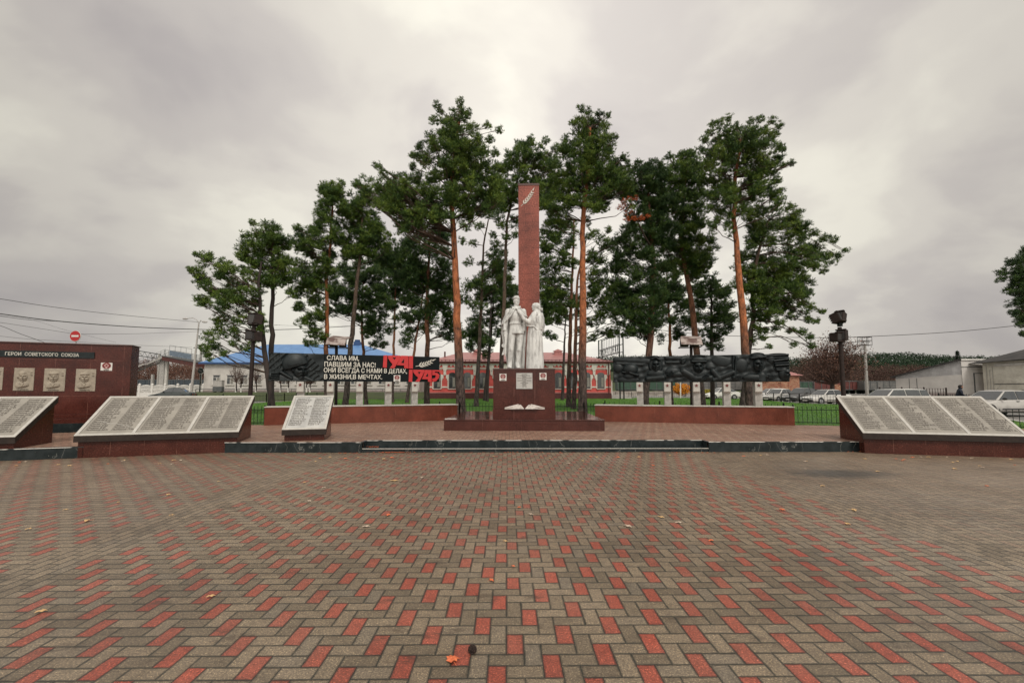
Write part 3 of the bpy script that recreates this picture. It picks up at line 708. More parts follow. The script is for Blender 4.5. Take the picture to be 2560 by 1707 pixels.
# obelisk behind the pedestal
OY = 2.05; po = mplane(OY); o0, o1 = po(1296, 700)[0], po(1348.6, 700)[0]; otop = po(1322, 459)[1]; oz = zt
ob = thing('obelisk', 'tall red granite obelisk rising behind the statue', 'obelisk', tuple(mo+md*o0+mn*OY), MA); ob.location.z = oz
MB().box(0, 0, 0, o1-o0, .72, otop-oz-.075).build('shaft', M['gran_obelisk'], ob, bevel=.006)
MB().box(-.012, -.012, otop-oz-.075, o1-o0+.012, .732, otop-oz).build('cap', M['gran_cap'], ob, bevel=.004)
def branch(parent, pts, size, y, nl, mat='white', leafw=.3):
    """laurel branch: stem with leaf blades; pts are two local x,z ends"""
    (xa, za), (xb, zb) = pts; L = math.hypot(xb-xa, zb-za); an = math.atan2(zb-za, xb-xa); m = MB()
    R = Matrix.Translation((xa, y, za)) @ Matrix.Rotation(-an, 4, 'Y')
    def curve(u): return (u*L, -.06*L*math.sin(u*math.pi))
    st = [(curve(u)[0], 0, curve(u)[1]) for u in np.linspace(0, 1, 9)]; m.tube(st, [size*.055*(1.2-u*.7) for u in np.linspace(0, 1, 9)], 6, M=R)
    for i in range(nl):
        u = .18+.76*i/nl
        for sg in (-1, 1):
            c = curve(u); la = sg*rad(34); ll = size*(1.0-.25*u); ox, oz_ = c
            pol = []
            for k in range(7):
                w = k/6; pol.append((w*ll, leafw*ll*.5*math.sin(math.pi*w**.8)))
            pol += [(p[0], -p[1]*.8) for p in reversed(pol[1:-1])]
            if sg < 0: pol = [(a, -b) for a, b in pol][::-1]
            pp = [(ox+a*math.cos(la)-b*math.sin(la), oz_+a*math.sin(la)+b*math.cos(la)) for a, b in pol]
            m.prism(pp, -.022, -.004, R)
    c = curve(1); m.prism([(c[0]-.02*L, c[1]-size*.16), (c[0]+size*.8, c[1]+.02), (c[0]-.02*L, c[1]+size*.16)], -.022, -.004, R)
    return m.build('laurel_branch', M[mat], parent)
A_ = po(1302, 516); B_ = po(1332.5, 476)
branch(ob, ((A_[0]-o0, A_[1]-oz), (B_[0]-o0, B_[1]-oz)), .15, 0, 6, 'letter', .32)

# ------------------------------------------------------------------ statue
u = .001942
sp_ = mplane(.95)
sx0, _ = sp_(1311.8, 918)
st = thing('statue', 'pale silvery statue of caped soldier and shawled woman on the red pedestal', 'statue', tuple(mo+md*sx0+mn*.95), MA); st.location.z = ztop
def P(zx, zy, y=0): return ((zx-600)*u, y, (1425-zy)*u)
def cap(m, a, b, ra, rb, k=12):
    n = 4; pts = [Vector(a)+(Vector(b)-Vector(a))*i/n for i in range(n+1)]; m.tube(pts, [(ra+(rb-ra)*i/n)*u for i in range(n+1)], k)
    m.ell(a, (ra*u,)*3, 12, 8); m.ell(b, (rb*u,)*3, 12, 8)
def E(m, zx, zy, y, rx, ry, rz, rot=0.0, tilt=0.0):
    c = P(zx, zy, y); Mm = Matrix.Translation(c) @ Matrix.Rotation(rad(rot), 4, 'Z') @ Matrix.Rotation(rad(tilt), 4, 'Y')
    m.ell((0,0,0), (rx*u, ry*u, rz*u), 18, 12, Mm)
def patch(m, tl, tr, bl, br, bulge, n=10, folds=0, amp=0, th=.03):
    rows = []
    for i in range(n+1):
        v = i/n; r = []
        for j in range(n+1):
            w = j/n
            p = (Vector(tl)*(1-w)+Vector(tr)*w)*(1-v)+(Vector(bl)*(1-w)+Vector(br)*w)*v
            p = p + Vector((0, -bulge*math.sin(math.pi*w)*math.sin(math.pi*min(1, v*.8+.1)) - amp*math.cos(folds*2*math.pi*w)*v, 0)); r.append(p)
        rows.append(r)
    m.sheet(rows, th)
def head(m, zx, zy, rx, rz, yaw, y=0, chin=True):
    """egg-shaped skull with brow, nose, lips and chin, turned by yaw (degrees, + to the right)"""
    c = Vector(P(zx, zy, y)); R = Matrix.Translation(c) @ Matrix.Rotation(rad(yaw), 4, 'Z')
    a = rx*u; h = rz*u
    m.ell((0, .10*a, .18*h), (a, a*1.18, h*.86), 18, 12, R)
    m.ell((0, -.22*a, -.38*h), (a*.74, a*.82, h*.62), 16, 10, R)          # jaw
    m.ell((0, -.98*a, -.02*h), (a*.14, a*.20, h*.20), 8, 6, R); m.ell((0, -1.1*a, -.15*h), (a*.17, a*.17, h*.09), 8, 6, R)   # nose
    m.ell((0, -.83*a, .20*h), (a*.66, a*.22, h*.09), 10, 6, R)            # brow
    for sg in (-1, 1):
        m.ell((sg*.36*a, -.84*a, .05*h), (a*.15, a*.10, h*.05), 8, 6, R); m.ell((sg*.36*a, -.80*a, .20*h), (a*.30, a*.26, h*.06), 8, 6, R)
        m.ell((sg*.42*a, -.66*a, -.16*h), (a*.26, a*.24, h*.18), 8, 6, R)
        m.ell((sg*.98*a, .02*a, .0), (a*.10, a*.20, h*.17), 8, 6, R)      # ears
    m.ell((0, -.90*a, -.40*h), (a*.30, a*.12, h*.045), 8, 6, R); m.ell((0, -.86*a, -.50*h), (a*.26, a*.12, h*.045), 8, 6, R)
    m.ell((0, -.80*a, -.76*h), (a*.26, a*.22, h*.16), 8, 6, R)            # chin
def finish(m, name, vox=.0095, it=1):
    o = m.build(name, M['statue'], st)
    r = o.modifiers.new('one_surface', 'REMESH'); r.mode = 'VOXEL'; r.voxel_size = vox; r.use_smooth_shade = True
    s = o.modifiers.new('soften', 'SMOOTH'); s.factor = .3; s.iterations = it
    return o
s = MB()
head(s, 464, 280, 54, 74, 24)
E(s, 460, 222, .01, 59, 70, 27, 24, 6); E(s, 462, 198, .01, 46, 66, 26, 24, 6)            # side cap
cap(s, P(460, 335), P(458, 392, .01), 38, 44)
s.lathe([( (c-600)*u, yy, (1425-zy)*u, rx*u, ry*u) for zy, c, rx, ry, yy in ((385,455,50,42,.0),(402,452,92,52,.0),(425,450,122,64,.0),(470,446,124,82,.0),(520,444,112,86,-.01),(570,446,102,82,-.005),(612,448,96,74,0),(640,448,98,74,0),(643,448,110,88,0),(668,448,110,88,0),(672,450,101,78,0),(715,455,112,84,0),(770,460,122,92,0),(826,462,132,98,0))][::-1],
        40, lambda th, t: 1+.022*math.sin(th*9+t*6)+.014*math.sin(th*17-t*13))
s.ell(P(448, 650, -.155), (14*u, 10*u, 13*u))
E(s, 402, 505, -.10, 30, 14, 34); E(s, 500, 505, -.10, 30, 14, 34)                  # chest pockets
for (hx, kx, ax, fx, yy) in ((392, 368, 352, 350, -.02), (520, 508, 478, 492, .02)):
    cap(s, P(hx, 840, yy), P(kx, 1085, yy-.04), 66, 47); cap(s, P(kx, 1085, yy-.04), P(kx-8, 1160, yy-.02), 50, 46)
    cap(s, P(kx-8, 1150, yy-.02), P(ax, 1330, yy), 49, 38); cap(s, P(ax, 1330, yy), P(fx-4, 1395, yy-.03), 42, 40)
    E(s, fx, 1398, yy-.11, 38, 92, 27, 6); E(s, ax, 1318, yy, 45, 45, 10); E(s, kx-3, 1100, yy-.07, 40, 34, 38)
cap(s, P(322, 440, 0), P(282, 625, -.02), 48, 38); cap(s, P(282, 620, -.02), P(270, 765, -.07), 42, 31); E(s, 271, 762, -.07, 36, 34, 12)
E(s, 276, 815, -.08, 27, 20, 42, 0, 10)
for q, (dx, ln) in enumerate(((-20, 62), (-6, 72), (8, 70), (21, 58))):
    cap(s, P(276+dx*.9, 835, -.09-.006*q), P(284+dx, 835+ln*.62, -.10), 9, 8, 6); cap(s, P(284+dx, 835+ln*.62, -.10), P(290+dx*.8, 835+ln, -.085), 8, 7, 6)
cap(s, P(298, 800, -.10), P(306, 850, -.115), 10, 8, 6)
cap(s, P(580, 440, .02), P(604, 610, .02), 48, 40); cap(s, P(604, 610, .02), P(590, 760, .0), 40, 30)
# cape: collar, two front drapes and the long back sheet
for a, b in (((395, 372, .02), (412, 396, -.09)), ((412, 396, -.09), (455, 408, -.125)), ((455, 408, -.125), (505, 392, -.09)), ((505, 392, -.09), (522, 366, .0)), ((395, 372, .03), (455, 350, .09)), ((455, 350, .09), (522, 366, .03))):
    cap(s, P(*a), P(*b), 17, 17, 8)
patch(s, P(330, 398, .05), P(448, 400, -.135), P(205, 668, .05), P(318, 600, -.10), .055, folds=3, amp=.014)
patch(s, P(300, 430, .10), P(335, 400, .0), P(205, 690, .12), P(240, 650, -.05), .03)
patch(s, P(448, 400, -.135), P(330, 398, .05), P(352, 545, -.15), P(300, 590, -.08), .02)
patch(s, P(462, 398, -.14), P(590, 415, .03), P(560, 505, -.155), P(642, 532, .02), .05, folds=2, amp=.012)
for ch_ in (((447,404,-.165),(405,475,-.19),(356,545,-.19),(305,603,-.15),(245,652,-.07),(205,676,.03)), ((464,404,-.165),(512,462,-.20),(560,505,-.20),(606,525,-.13),(645,536,.0)), ((360,400,-.11),(320,480,-.11),(262,590,-.06),(222,668,.0)), ((395,400,-.13),(360,480,-.15),(300,585,-.12)), ((540,405,-.10),(580,455,-.11),(620,520,-.04))):
    for a, b in zip(ch_[:-1], ch_[1:]): cap(s, P(*a), P(*b), 10, 10, 7)
for a, b in (((330,1130),(400,1150)),((350,1190),(395,1175)),((480,1100),(535,1120)),((345,940),(400,985)),((480,930),(530,960)),((340,1040),(380,1015))): cap(s, P(a[0],a[1],-.105), P(b[0],b[1],-.105), 5, 4, 6)
rows = []
for zy, xl, xr in ((395, 330, 590), (450, 300, 620), (530, 248, 640), (650, 207, 640), (800, 204, 634), (1000, 232, 618), (1180, 272, 606), (1330, 300, 600), (1420, 312, 596)):
    r = []
    for j in range(33):
        w = j/32; v = (zy-395)/1030
        y = .13 - .13*(abs(2*w-1)**3)*(1-v*.6) + .030*math.sin(w*38+v*3)*(.2+v) + .05*v
        x, _, z = P(xl+(xr-xl)*w, zy); r.append((x, y, z))
    rows.append(r)
s.sheet(rows, .035)
finish(s, 'soldier_figure')
g = MB(); Mg = Matrix.Translation(P(290, 860, -.12)) @ Matrix.Rotation(rad(2), 4, 'Y')
g.tube([(-2*u,0,-330*u),(-2*u,0,-300*u),(-2*u,0,-120*u)], [9*u,15*u,15*u], 12, M=Mg); g.box(-17*u, -.022, -125*u, 14*u, .022, 0, Mg)
for _i in range(7): g.tube([(-2*u,0,-(145+_i*24)*u),(-2*u,0,-(155+_i*24)*u)], 17.5*u, 12, M=Mg)
g.box(-30*u, -.006, -60*u, -26*u, .006, -20*u, Mg); g.cyl((0, -.012, -345*u), 9*u, .06, 10, 'z', Mg); g.box(-34*u, -.018, -235*u, -8*u, .022, -215*u, Mg)
g.tube([Vector((-34*u, -.032, -170*u)), Vector((-34*u, .03, -170*u))], 34*u, 18, M=Mg); g.prism([(-62*u, -330*u), (-22*u, -320*u), (-14*u, -210*u), (-30*u, -205*u)], -.014, .014, Mg)
g.build('submachine_gun', M['statue'], st, bevel=.004)
w = MB()
head(w, 775, 372, 50, 70, -62, -.02)
E(w, 806, 362, .01, 66, 62, 68, 0, 14); E(w, 822, 392, .02, 58, 54, 44); E(w, 868, 408, .03, 40, 36, 30, 0, 25); E(w, 892, 396, .03, 18, 18, 14)
cap(w, P(800, 420), P(812, 470), 46, 60)
w.lathe([((c-600)*u, yy, (1425-zy)*u, rx*u, ry*u) for zy, c, rx, ry, yy in ((440,808,48,44,.01),(462,812,74,62,.01),(500,820,92,80,.01),(560,828,104,94,.0),(630,828,106,98,0),(700,818,108,98,0),(760,800,108,96,0))][::-1], 36, lambda th, t: 1+.012*math.sin(th*7+t*6))
cap(w, P(778, 505, -.08), P(672, 638, -.15), 66, 48); cap(w, P(700, 600, -.14), P(640, 690, -.12), 46, 20); cap(w, P(668, 642, -.16), P(590, 590, -.20), 42, 36); cap(w, P(590, 590, -.20), P(538, 505, -.215), 34, 26)
E(w, 523, 474, -.205, 30, 17, 27, 0, -25)
for q, (ox, oz, tx, tz) in enumerate(((510, 455, 482, 438), (506, 464, 476, 452), (506, 474, 480, 466), (510, 484, 490, 482))):
    cap(w, P(ox, oz, -.215), P(tx+8, tz, -.205), 8.5, 7.5, 6); cap(w, P(tx+8, tz, -.205), P(tx, tz+6, -.18), 7.5, 6.5, 6)
cap(w, P(530, 456, -.21), P(512, 432, -.20), 9, 7, 6)
# shawl: hem point at the elbow and long corner behind
patch(w, P(720, 560, -.18), P(800, 520, -.19), P(655, 700, -.14), P(770, 712, -.20), .03, folds=2, amp=.012)
patch(w, P(770, 520, -.18), P(905, 560, -.02), P(755, 712, -.20), P(895, 830, -.07), .05, folds=3, amp=.014)
patch(w, P(880, 520, .03), P(900, 560, .14), P(905, 800, .0), P(934, 765, .14), .02, folds=1, amp=.01)
for ch_ in (((790,520,-.20),(752,610,-.21),(700,668,-.19),(655,704,-.15)), ((655,704,-.16),(700,712,-.18),(755,716,-.22),(800,760,-.20),(850,808,-.14),(895,832,-.07)), ((760,500,-.15),(800,560,-.20),(815,640,-.21)), ((850,480,-.10),(880,600,-.12),(890,760,-.10)), ((730,560,-.17),(760,600,-.21),(780,690,-.22)), ((840,540,-.17),(850,640,-.18),(860,760,-.15))):
    for a, b in zip(ch_[:-1], ch_[1:]): cap(w, P(*a), P(*b), 8, 8, 7)
cap(w, P(872, 500, .04), P(912, 690, .03), 46, 32); cap(w, P(912, 690, .03), P(905, 770, .0), 30, 20)
def skirt(th, t):
    t = 1-t; q = abs(math.sin(th*6.5+.5*math.sin(th*2)+.3*t)); return 1 + (.01+.12*t**.6)*(q**.6-.6) + .02*t*math.sin(th*7+t*2)
w.lathe([(((l+r)/2-600)*u, .0, (1425-zy)*u, (r-l)/2*u, (r-l)/2*u*.88) for zy, l, r in ((1425,620,922),(1330,622,920),(1200,628,914),(1050,634,906),(950,640,900),(860,647,894),(780,655,890),(710,668,886))][::-1], 104, lambda th, t: skirt(th, t))
finish(w, 'woman_figure')

# ================================================================== long relief walls
def relief(name, mat, parent, L, H, nx, nz, fn, x0=0.0, z0=0.0, y0=0.0, thick=.05):
    X, Z = np.meshgrid(np.linspace(0, L, nx), np.linspace(0, H, nz)); h = fn(X, Z)
    h[0,:] = h[-1,:] = np.minimum(h[0,:], .01)*0; h[:,0] = h[:,-1] = 0
    V = np.stack([X+x0, y0-h, Z+z0], -1).reshape(-1, 3); B = V.copy(); B[:,1] = y0+thick
    idx = np.arange(nx*nz).reshape(nz, nx)
    q = np.stack([idx[:-1,:-1], idx[:-1,1:], idx[1:,1:], idx[1:,:-1]], -1).reshape(-1, 4)
    rim = []
    loop = list(idx[0,:]) + list(idx[1:,-1]) + list(idx[-1,-2::-1]) + list(idx[-2:0:-1,0])
    n = nx*nz
    for a, b in zip(loop, loop[1:]+loop[:1]): rim.append((a, a+n, b+n, b))
    o = fastmesh(name, np.vstack([V, B]), np.vstack([q, np.array(rim)]), mat, parent)
    o.data.polygons.foreach_set('use_smooth', [True]*len(o.data.polygons)); return o
def el(X, Z, cx, cz, rx, rz, h, an=0.0, p=.5):
    c, s_ = math.cos(an), math.sin(an); a = (X-cx)*c+(Z-cz)*s_; b = -(X-cx)*s_+(Z-cz)*c
    return h*np.maximum(0, 1-(a/rx)**2-(b/rz)**2)**p
def cp(X, Z, x1, z1, x2, z2, r, h):
    dx, dz = x2-x1, z2-z1; t = np.clip(((X-x1)*dx+(Z-z1)*dz)/(dx*dx+dz*dz), 0, 1)
    d2 = (X-x1-t*dx)**2+(Z-z1-t*dz)**2; return h*np.sqrt(np.maximum(0, 1-d2/r**2))
def gs(X, Z, cx, cz, rx, rz, h, an=0.0):
    c, s_ = math.cos(an), math.sin(an); a = (X-cx)*c+(Z-cz)*s_; b = -(X-cx)*s_+(Z-cz)*c
    return h*np.exp(-((a/rx)**2+(b/rz)**2))
def face(X, Z, cx, cz, rx, rz, h, turn=0.0, moust=False, old=False):
    """turn -1..1 shifts the features sideways"""
    f = el(X, Z, cx, cz, rx, rz, h, 0, .42); m = f > 0; t = turn*rx*.42
    d = np.zeros_like(X)
    for sg in (-1, 1):
        d += gs(X, Z, cx+t+sg*rx*.40, cz+rz*.16, rx*.24, rz*.10, -h*.42)
        d += gs(X, Z, cx+t+sg*rx*.40, cz+rz*.15, rx*.12, rz*.05, h*.20)
        d += gs(X, Z, cx+t+sg*rx*.42, cz+rz*.33, rx*.30, rz*.06, h*.26)
        d += gs(X, Z, cx+t+sg*rx*.48, cz-rz*.18, rx*.20, rz*.13, h*.10)
    d += gs(X, Z, cx+t*1.25, cz-rz*.02, rx*.11, rz*.24, h*.55) + gs(X, Z, cx+t*1.25, cz-rz*.17, rx*.18, rz*.06, h*.35)
    d += gs(X, Z, cx+t*1.1, cz-rz*.42, rx*.30, rz*.035, h*.25) + gs(X, Z, cx+t*1.1, cz-rz*.48, rx*.34, rz*.02, -h*.3) + gs(X, Z, cx+t*1.1, cz-rz*.55, rx*.26, rz*.035, h*.22)
    d += gs(X, Z, cx+t, cz-rz*.80, rx*.25, rz*.10, h*.25)
    if moust: d += gs(X, Z, cx+t-rx*.25, cz-rz*.36, rx*.30, rz*.08, h*.5, .35) + gs(X, Z, cx+t+rx*.25, cz-rz*.36, rx*.30, rz*.08, h*.5, -.35)
    return np.where(m, np.maximum(f+d*1.45, .01), 0)
def hand(X, Z, cx, cz, L, an, h, n=4, sp=.022):
    o = el(X, Z, cx-math.cos(an)*L*.45, cz-math.sin(an)*L*.45, L*.5, sp*2.4, h*.8, an)
    for i in range(n):
        k = (i-(n-1)/2)*sp; ox, oz_ = -math.sin(an)*k, math.cos(an)*k
        o = np.maximum(o, cp(X, Z, cx+ox-math.cos(an)*L*.4, cz+oz_-math.sin(an)*L*.4, cx+ox+math.cos(an)*L*(.5-.06*abs(i-1)), cz+oz_+math.sin(an)*L*(.5-.06*abs(i-1)), sp*.52, h))
    return o
# --- left wall
o_ = .28
PL0 = pl_L0+Vector((-math.sin(LPA)*o_, math.cos(LPA)*o_, 0)); WL = Plane(PL0, LPA)
sL, zb_ = WL(671.4, 953); sR, _ = WL(1098.2, 955); _, ztL = WL(671.6, 880.2); _, ztR = WL(1098.2, 892.9)
zb_ = 1.765; HL = (ztL+ztR)/2-zb_; LL = sR-sL
wb = thing('memorial_wall', 'long black wall with white verse, red years and a soldier relief in a helmet', 'memorial wall', tuple(PL0+WL.d*sL), LPA, 'long black walls either side of the monument'); wb.location.z = zb_
def wl(zx, zy):           # coordinates read off the enlarged photo (origin 640,850, scale 4.9)
    s_, z = WL(640+zx/4.9, 850+zy/4.9); return s_-sL, z-zb_
xs_ = wl(832, 300)[0]
MB().box(xs_, 0, 0, LL, .16, HL).build('text_panel', M['black'], wb, bevel=.004)
MB().box(0, .052, .005, xs_-.002, .16, HL-.005).build('back_panel', M['black'], wb)
def f_left(X, Z):
    c = wl
    r = abs(c(500, 300)[0]-c(400, 300)[0])/100; rz = abs(c(400, 400)[1]-c(400, 300)[1])/100
    def S(x, y, a_, b_, h, an=0, p=.5): q = c(x, y); return el(X, Z, q[0], q[1], a_*r, b_*rz, h, an, p)
    def C(x1, y1, x2, y2, w_, h): p_ = c(x1, y1); q = c(x2, y2); return cp(X, Z, p_[0], p_[1], q[0], q[1], w_*r, h)
    def below(x1, y1, x2, y2): p_ = c(x1, y1); q = c(x2, y2); return Z < p_[1]+(X-p_[0])*(q[1]-p_[1])/(q[0]-p_[0])
    h = .012*np.sin(X*9+Z*5)+.010*np.sin(X*5-Z*13)+.03
    # banner folds left, flag planes right
    for i, (x1, x2, w_) in enumerate(((185,215,26), (225,250,30), (268,262,24), (310,280,22))): h = np.maximum(h, C(x1, 150, x2, 420, w_, .06+.015*(i % 2)))
    fl = np.where(below(560, 120, 800, 330) | (X < c(600, 200)[0]), .085, 0)*(Z > c(650, 375)[1])*(X < c(785, 300)[0]); h = np.maximum(h, fl*(.75+.25*np.cos((X-Z)*26)))
    fl = np.where(below(640, 330, 830, 470), .07, 0)*(X > c(640, 400)[0]); h = np.maximum(h, fl*(.75+.25*np.cos((X*.8-Z)*30)))
    h = np.maximum(h, S(300, 520, 170, 110, .11, .1, .35)); h = np.maximum(h, S(500, 540, 210, 110, .13, 0, .35)); h = np.maximum(h, C(310, 395, 440, 470, 30, .15)); h = np.maximum(h, C(600, 460, 690, 500, 36, .12))
    q = c(546, 378); f = face(X, Z, q[0], q[1], 92*r, 102*rz, .20, .85); h = np.maximum(h, f)
    h = np.maximum(h, S(458, 372, 22, 34, .16)); h = np.maximum(h, S(560, 470, 60, 30, .15))
    dome = S(486, 290, 152, 135, .27, -.05, .42); rim = S(486, 292, 164, 142, .28, -.05, .30)
    cut = ~below(336, 352, 634, 268); cut2 = ~below(336, 372, 634, 286)
    sag = Z > c(486, 352)[1]
    h = np.where(cut2 & (rim > 0) & (X < c(640, 300)[0]), np.maximum(h, rim*.92), h); h = np.where(cut & (dome > 0), np.maximum(h, dome*1.05), h)
    for i in range(4): h = np.maximum(h, C(198, 408+i*23, 284, 403+i*23, 12.5, .17))
    h = np.maximum(h, S(180, 440, 30, 52, .13))
    return h
relief('soldier_relief', M['relief'], wb, xs_, HL, 300, 130, f_left, thick=.05)
rows_ = [('СЛАВА ИМ,', 867, 1262, 193, 247), ('ПАВШИМ ЗА НАС!', 833, 1465, 270, 328), ('ОНИ ВСЕГДА С НАМИ В ДЕЛАХ,', 828, 1850, 345, 400), ('В ЖИЗНИ,В МЕЧТАХ.', 830, 1545, 422, 476)]
for body, xa, xb, ya, yb in rows_:
    (x0, z1), (x1, z0) = wl(xa, (ya+yb)/2-(yb-ya)/2), wl(xb, yb); ztop_ = wl(xa, ya)[1]
    zbt = wl((xa+xb)/2, yb)[1]; hh = wl((xa+xb)/2, ya)[1]-zbt
    v, f = text(body, 1.0, bold=.022, res=3); W = max(a[0] for a in v); cap_h = .73
    m_ = MB().add([(a[0]*(x1-x0)/W, a[1]*.02-.012, a[2]*hh/cap_h) for a in v], f, Matrix.Translation((x0, 0, zbt)))
    m_.build('verse_line', M['letter'], wb)
def poly(pts): return [wl(*p) for p in pts][::-1]
def numeral(outs, holes, name='year_numerals'):
    m_ = MB()
    for p in outs: m_.prism(poly(p), -.055, -.002)
    o = m_.build(name, M['redpaint'], wb, bevel=.006)
    h = MB()
    for p in holes: h.prism(poly(p), -.058, -.050)
    h.build('numeral_counter', M['black'], o); return o
numeral([[(1562,187),(1608,187),(1600,340),(1552,336)], [(1617,189),(1768,190),(1768,214),(1740,268),(1693,346),(1636,343),(1672,300),(1650,272),(1617,226)],
         [(1778,191),(1866,193),(1866,348),(1812,346),(1812,312),(1722,308),(1742,268)], [(1872,193),(1922,195),(1920,352),(1870,350)]],
        [[(1672,215),(1714,215),(1693,243)], [(1812,232),(1812,282),(1776,278)]])
numeral([[(1873,362),(1918,363),(1912,512),(1868,510)], [(1924,364),(2064,365),(2064,386),(2040,432),(1998,512),(1948,510),(1985,462),(1955,435),(1924,395)],
         [(2072,366),(2150,367),(2150,512),(2104,511),(2104,482),(2030,478),(2048,440)], [(2156,368),(2252,369),(2252,388),(2188,388),(2188,402),(2222,404),(2246,428),(2240,462),(2205,502),(2160,515),(2156,470),(2188,468),(2200,446),(2196,430),(2156,432)]],
        [[(1980,390),(2014,390),(1997,418)], [(2104,405),(2104,448),(2074,445)]])
branch(wb, (wl(1955, 322), wl(2165, 250)), .20, 0, 5, 'letter', .30)
ex, ez = wl(1727, 468); sticker(wb, ex, 0, ez, .25, .25)
# --- right wall
PR0 = pl_R1+Vector((-math.sin(RPA)*o_, math.cos(RPA)*o_, 0)); WR = Plane(PR0, RPA)
rs0, rs1 = WR(1533.5, 950)[0], WR(1974, 950)[0]; rzb = 1.745; HR = (WR(1533, 893.6)[1]+WR(1972, 883)[1])/2-rzb; LR = rs1-rs0
wr = thing('memorial_wall', 'long black relief wall of faces and hands between pine trunks, without lettering', 'memorial wall', tuple(PR0+WR.d*rs0), RPA, 'long black walls either side of the monument'); wr.location.z = rzb
MB().box(0, .052, 0, LR, .17, HR).build('back_panel', M['black'], wr)
def wrc(zx, zy):
    s_, z = WR(1500+zx/4.704, 850+zy/4.704); return s_-rs0, z-rzb
def f_right(X, Z):
    def r_(x, y, d=60): return abs(wrc(x+d, y)[0]-wrc(x, y)[0])/d
    def S(x, y, rx, rz, h, an=0, p=.5):
        r = r_(x, y); cx, cz = wrc(x, y); return el(X, Z, cx, cz, rx*r, rz*r*.95, h, an, p)
    def C(x1, y1, x2, y2, w_, h): a = wrc(x1, y1); b = wrc(x2, y2); return cp(X, Z, a[0], a[1], b[0], b[1], w_*r_(x1, y1), h)
    def Fc_(x, y, rx, rz, h, **k): r = r_(x, y); cx, cz = wrc(x, y); return face(X, Z, cx, cz, rx*r, rz*r, h, **k)
    def Hd(x, y, L, an, h): r = r_(x, y); cx, cz = wrc(x, y); return hand(X, Z, cx, cz, L*r, an, h, sp=13*r)
    h = .02+.012*np.sin(X*19+Z*7)+.010*np.sin(X*7-Z*27)
    A = [C(180,230,560,250,30,.05), C(200,275,500,290,20,.05), S(210,330,60,60,.08), S(330,470,130,55,.10), S(340,430,75,50,.13), S(355,345,92,78,.21,.0,.45), C(265,378,350,385,14,.16), C(350,385,445,415,16,.22),
         C(560,455,740,440,34,.15), C(740,440,620,470,24,.13), S(650,395,105,60,.12), S(655,300,88,118,.10), S(655,290,70,98,.05)]
    for a in A: h = np.maximum(h, a)
    ring = S(655,300,84,112,.15)*(S(655,300,66,92,1,0,1) <= 0); h = np.maximum(h, ring); h = np.maximum(h, Fc_(657,300,52,78,.19))
    A = [C(610,225,655,205,16,.19), C(655,205,700,235,16,.19), C(780,210,1000,215,26,.07), C(780,262,930,262,20,.07), Fc_(970,240,42,52,.11,turn=-.4), S(850,370,90,60,.11), S(900,400,140,40,.10),
         C(980,370,1120,450,48,.13), C(1120,450,1300,440,36,.13), S(1155,400,95,70,.08), Fc_(1155,320,62,78,.20,moust=True), S(1155,232,92,44,.18,0,.4), C(1080,255,1235,255,18,.19),
         Hd(830,400,90,-2.4,.15), Hd(1235,435,85,.7,.16), S(1300,320,60,40,.07), C(1330,370,1400,450,40,.12), C(1340,470,1560,380,34,.11), S(1430,250,120,75,.06,-.2), C(1560,180,1560,330,10,.10),
         S(1660,300,80,95,.07), C(1600,200,1580,460,16,.09), Hd(1620,440,80,.05,.16), S(1790,440,120,60,.14), S(1850,300,88,110,.08), Fc_(1850,295,60,88,.22,turn=.45), S(1850,195,80,36,.20,0,.4), C(1770,215,1935,200,18,.20),
         S(2010,230,50,66,.08), C(1900,420,1900,490,60,.13), Hd(2000,430,80,.0,.16)]
    for a in A: h = np.maximum(h, a)
    for i, (y1, y2, w_, hh) in enumerate(((246,222,22,.13),(272,262,13,.10),(300,290,20,.14),(335,318,12,.09),(352,352,18,.12))): h = np.maximum(h, C(2040+i*9, y1, 2222, y2, w_, hh))
    for i, (y1, y2, w_) in enumerate(((186,172,20),(214,204,13))): h = np.maximum(h, C(1935, y1, 2215, y2, w_, .09))
    h = np.maximum(h, S(2160,390,70,100,.12)); h = np.maximum(h, Fc_(2190,400,48,80,.18,turn=.7))
    return h
relief('figure_relief', M['relief'], wr, LR, HR, 560, 130, f_right, thick=.05)
# uneven top edge: heads and flags stand proud of the wall
tp = MB()
for zx, w_, hgt in ((640, 120, .035), (1150, 190, .03), (1850, 180, .075), (2090, 230, .035)):
    a, b = wrc(zx-w_/2, 300)[0], wrc(zx+w_/2, 300)[0]; n = 10
    tp.prism([(a, HR-.02), (b, HR-.02)] + [(b+(a-b)*i/n, HR-.01+hgt*math.sin(math.pi*i/n)**.6) for i in range(1, n)], -.08, .1)
tp.build('relief_crest', M['relief'], wr, bevel=.01)
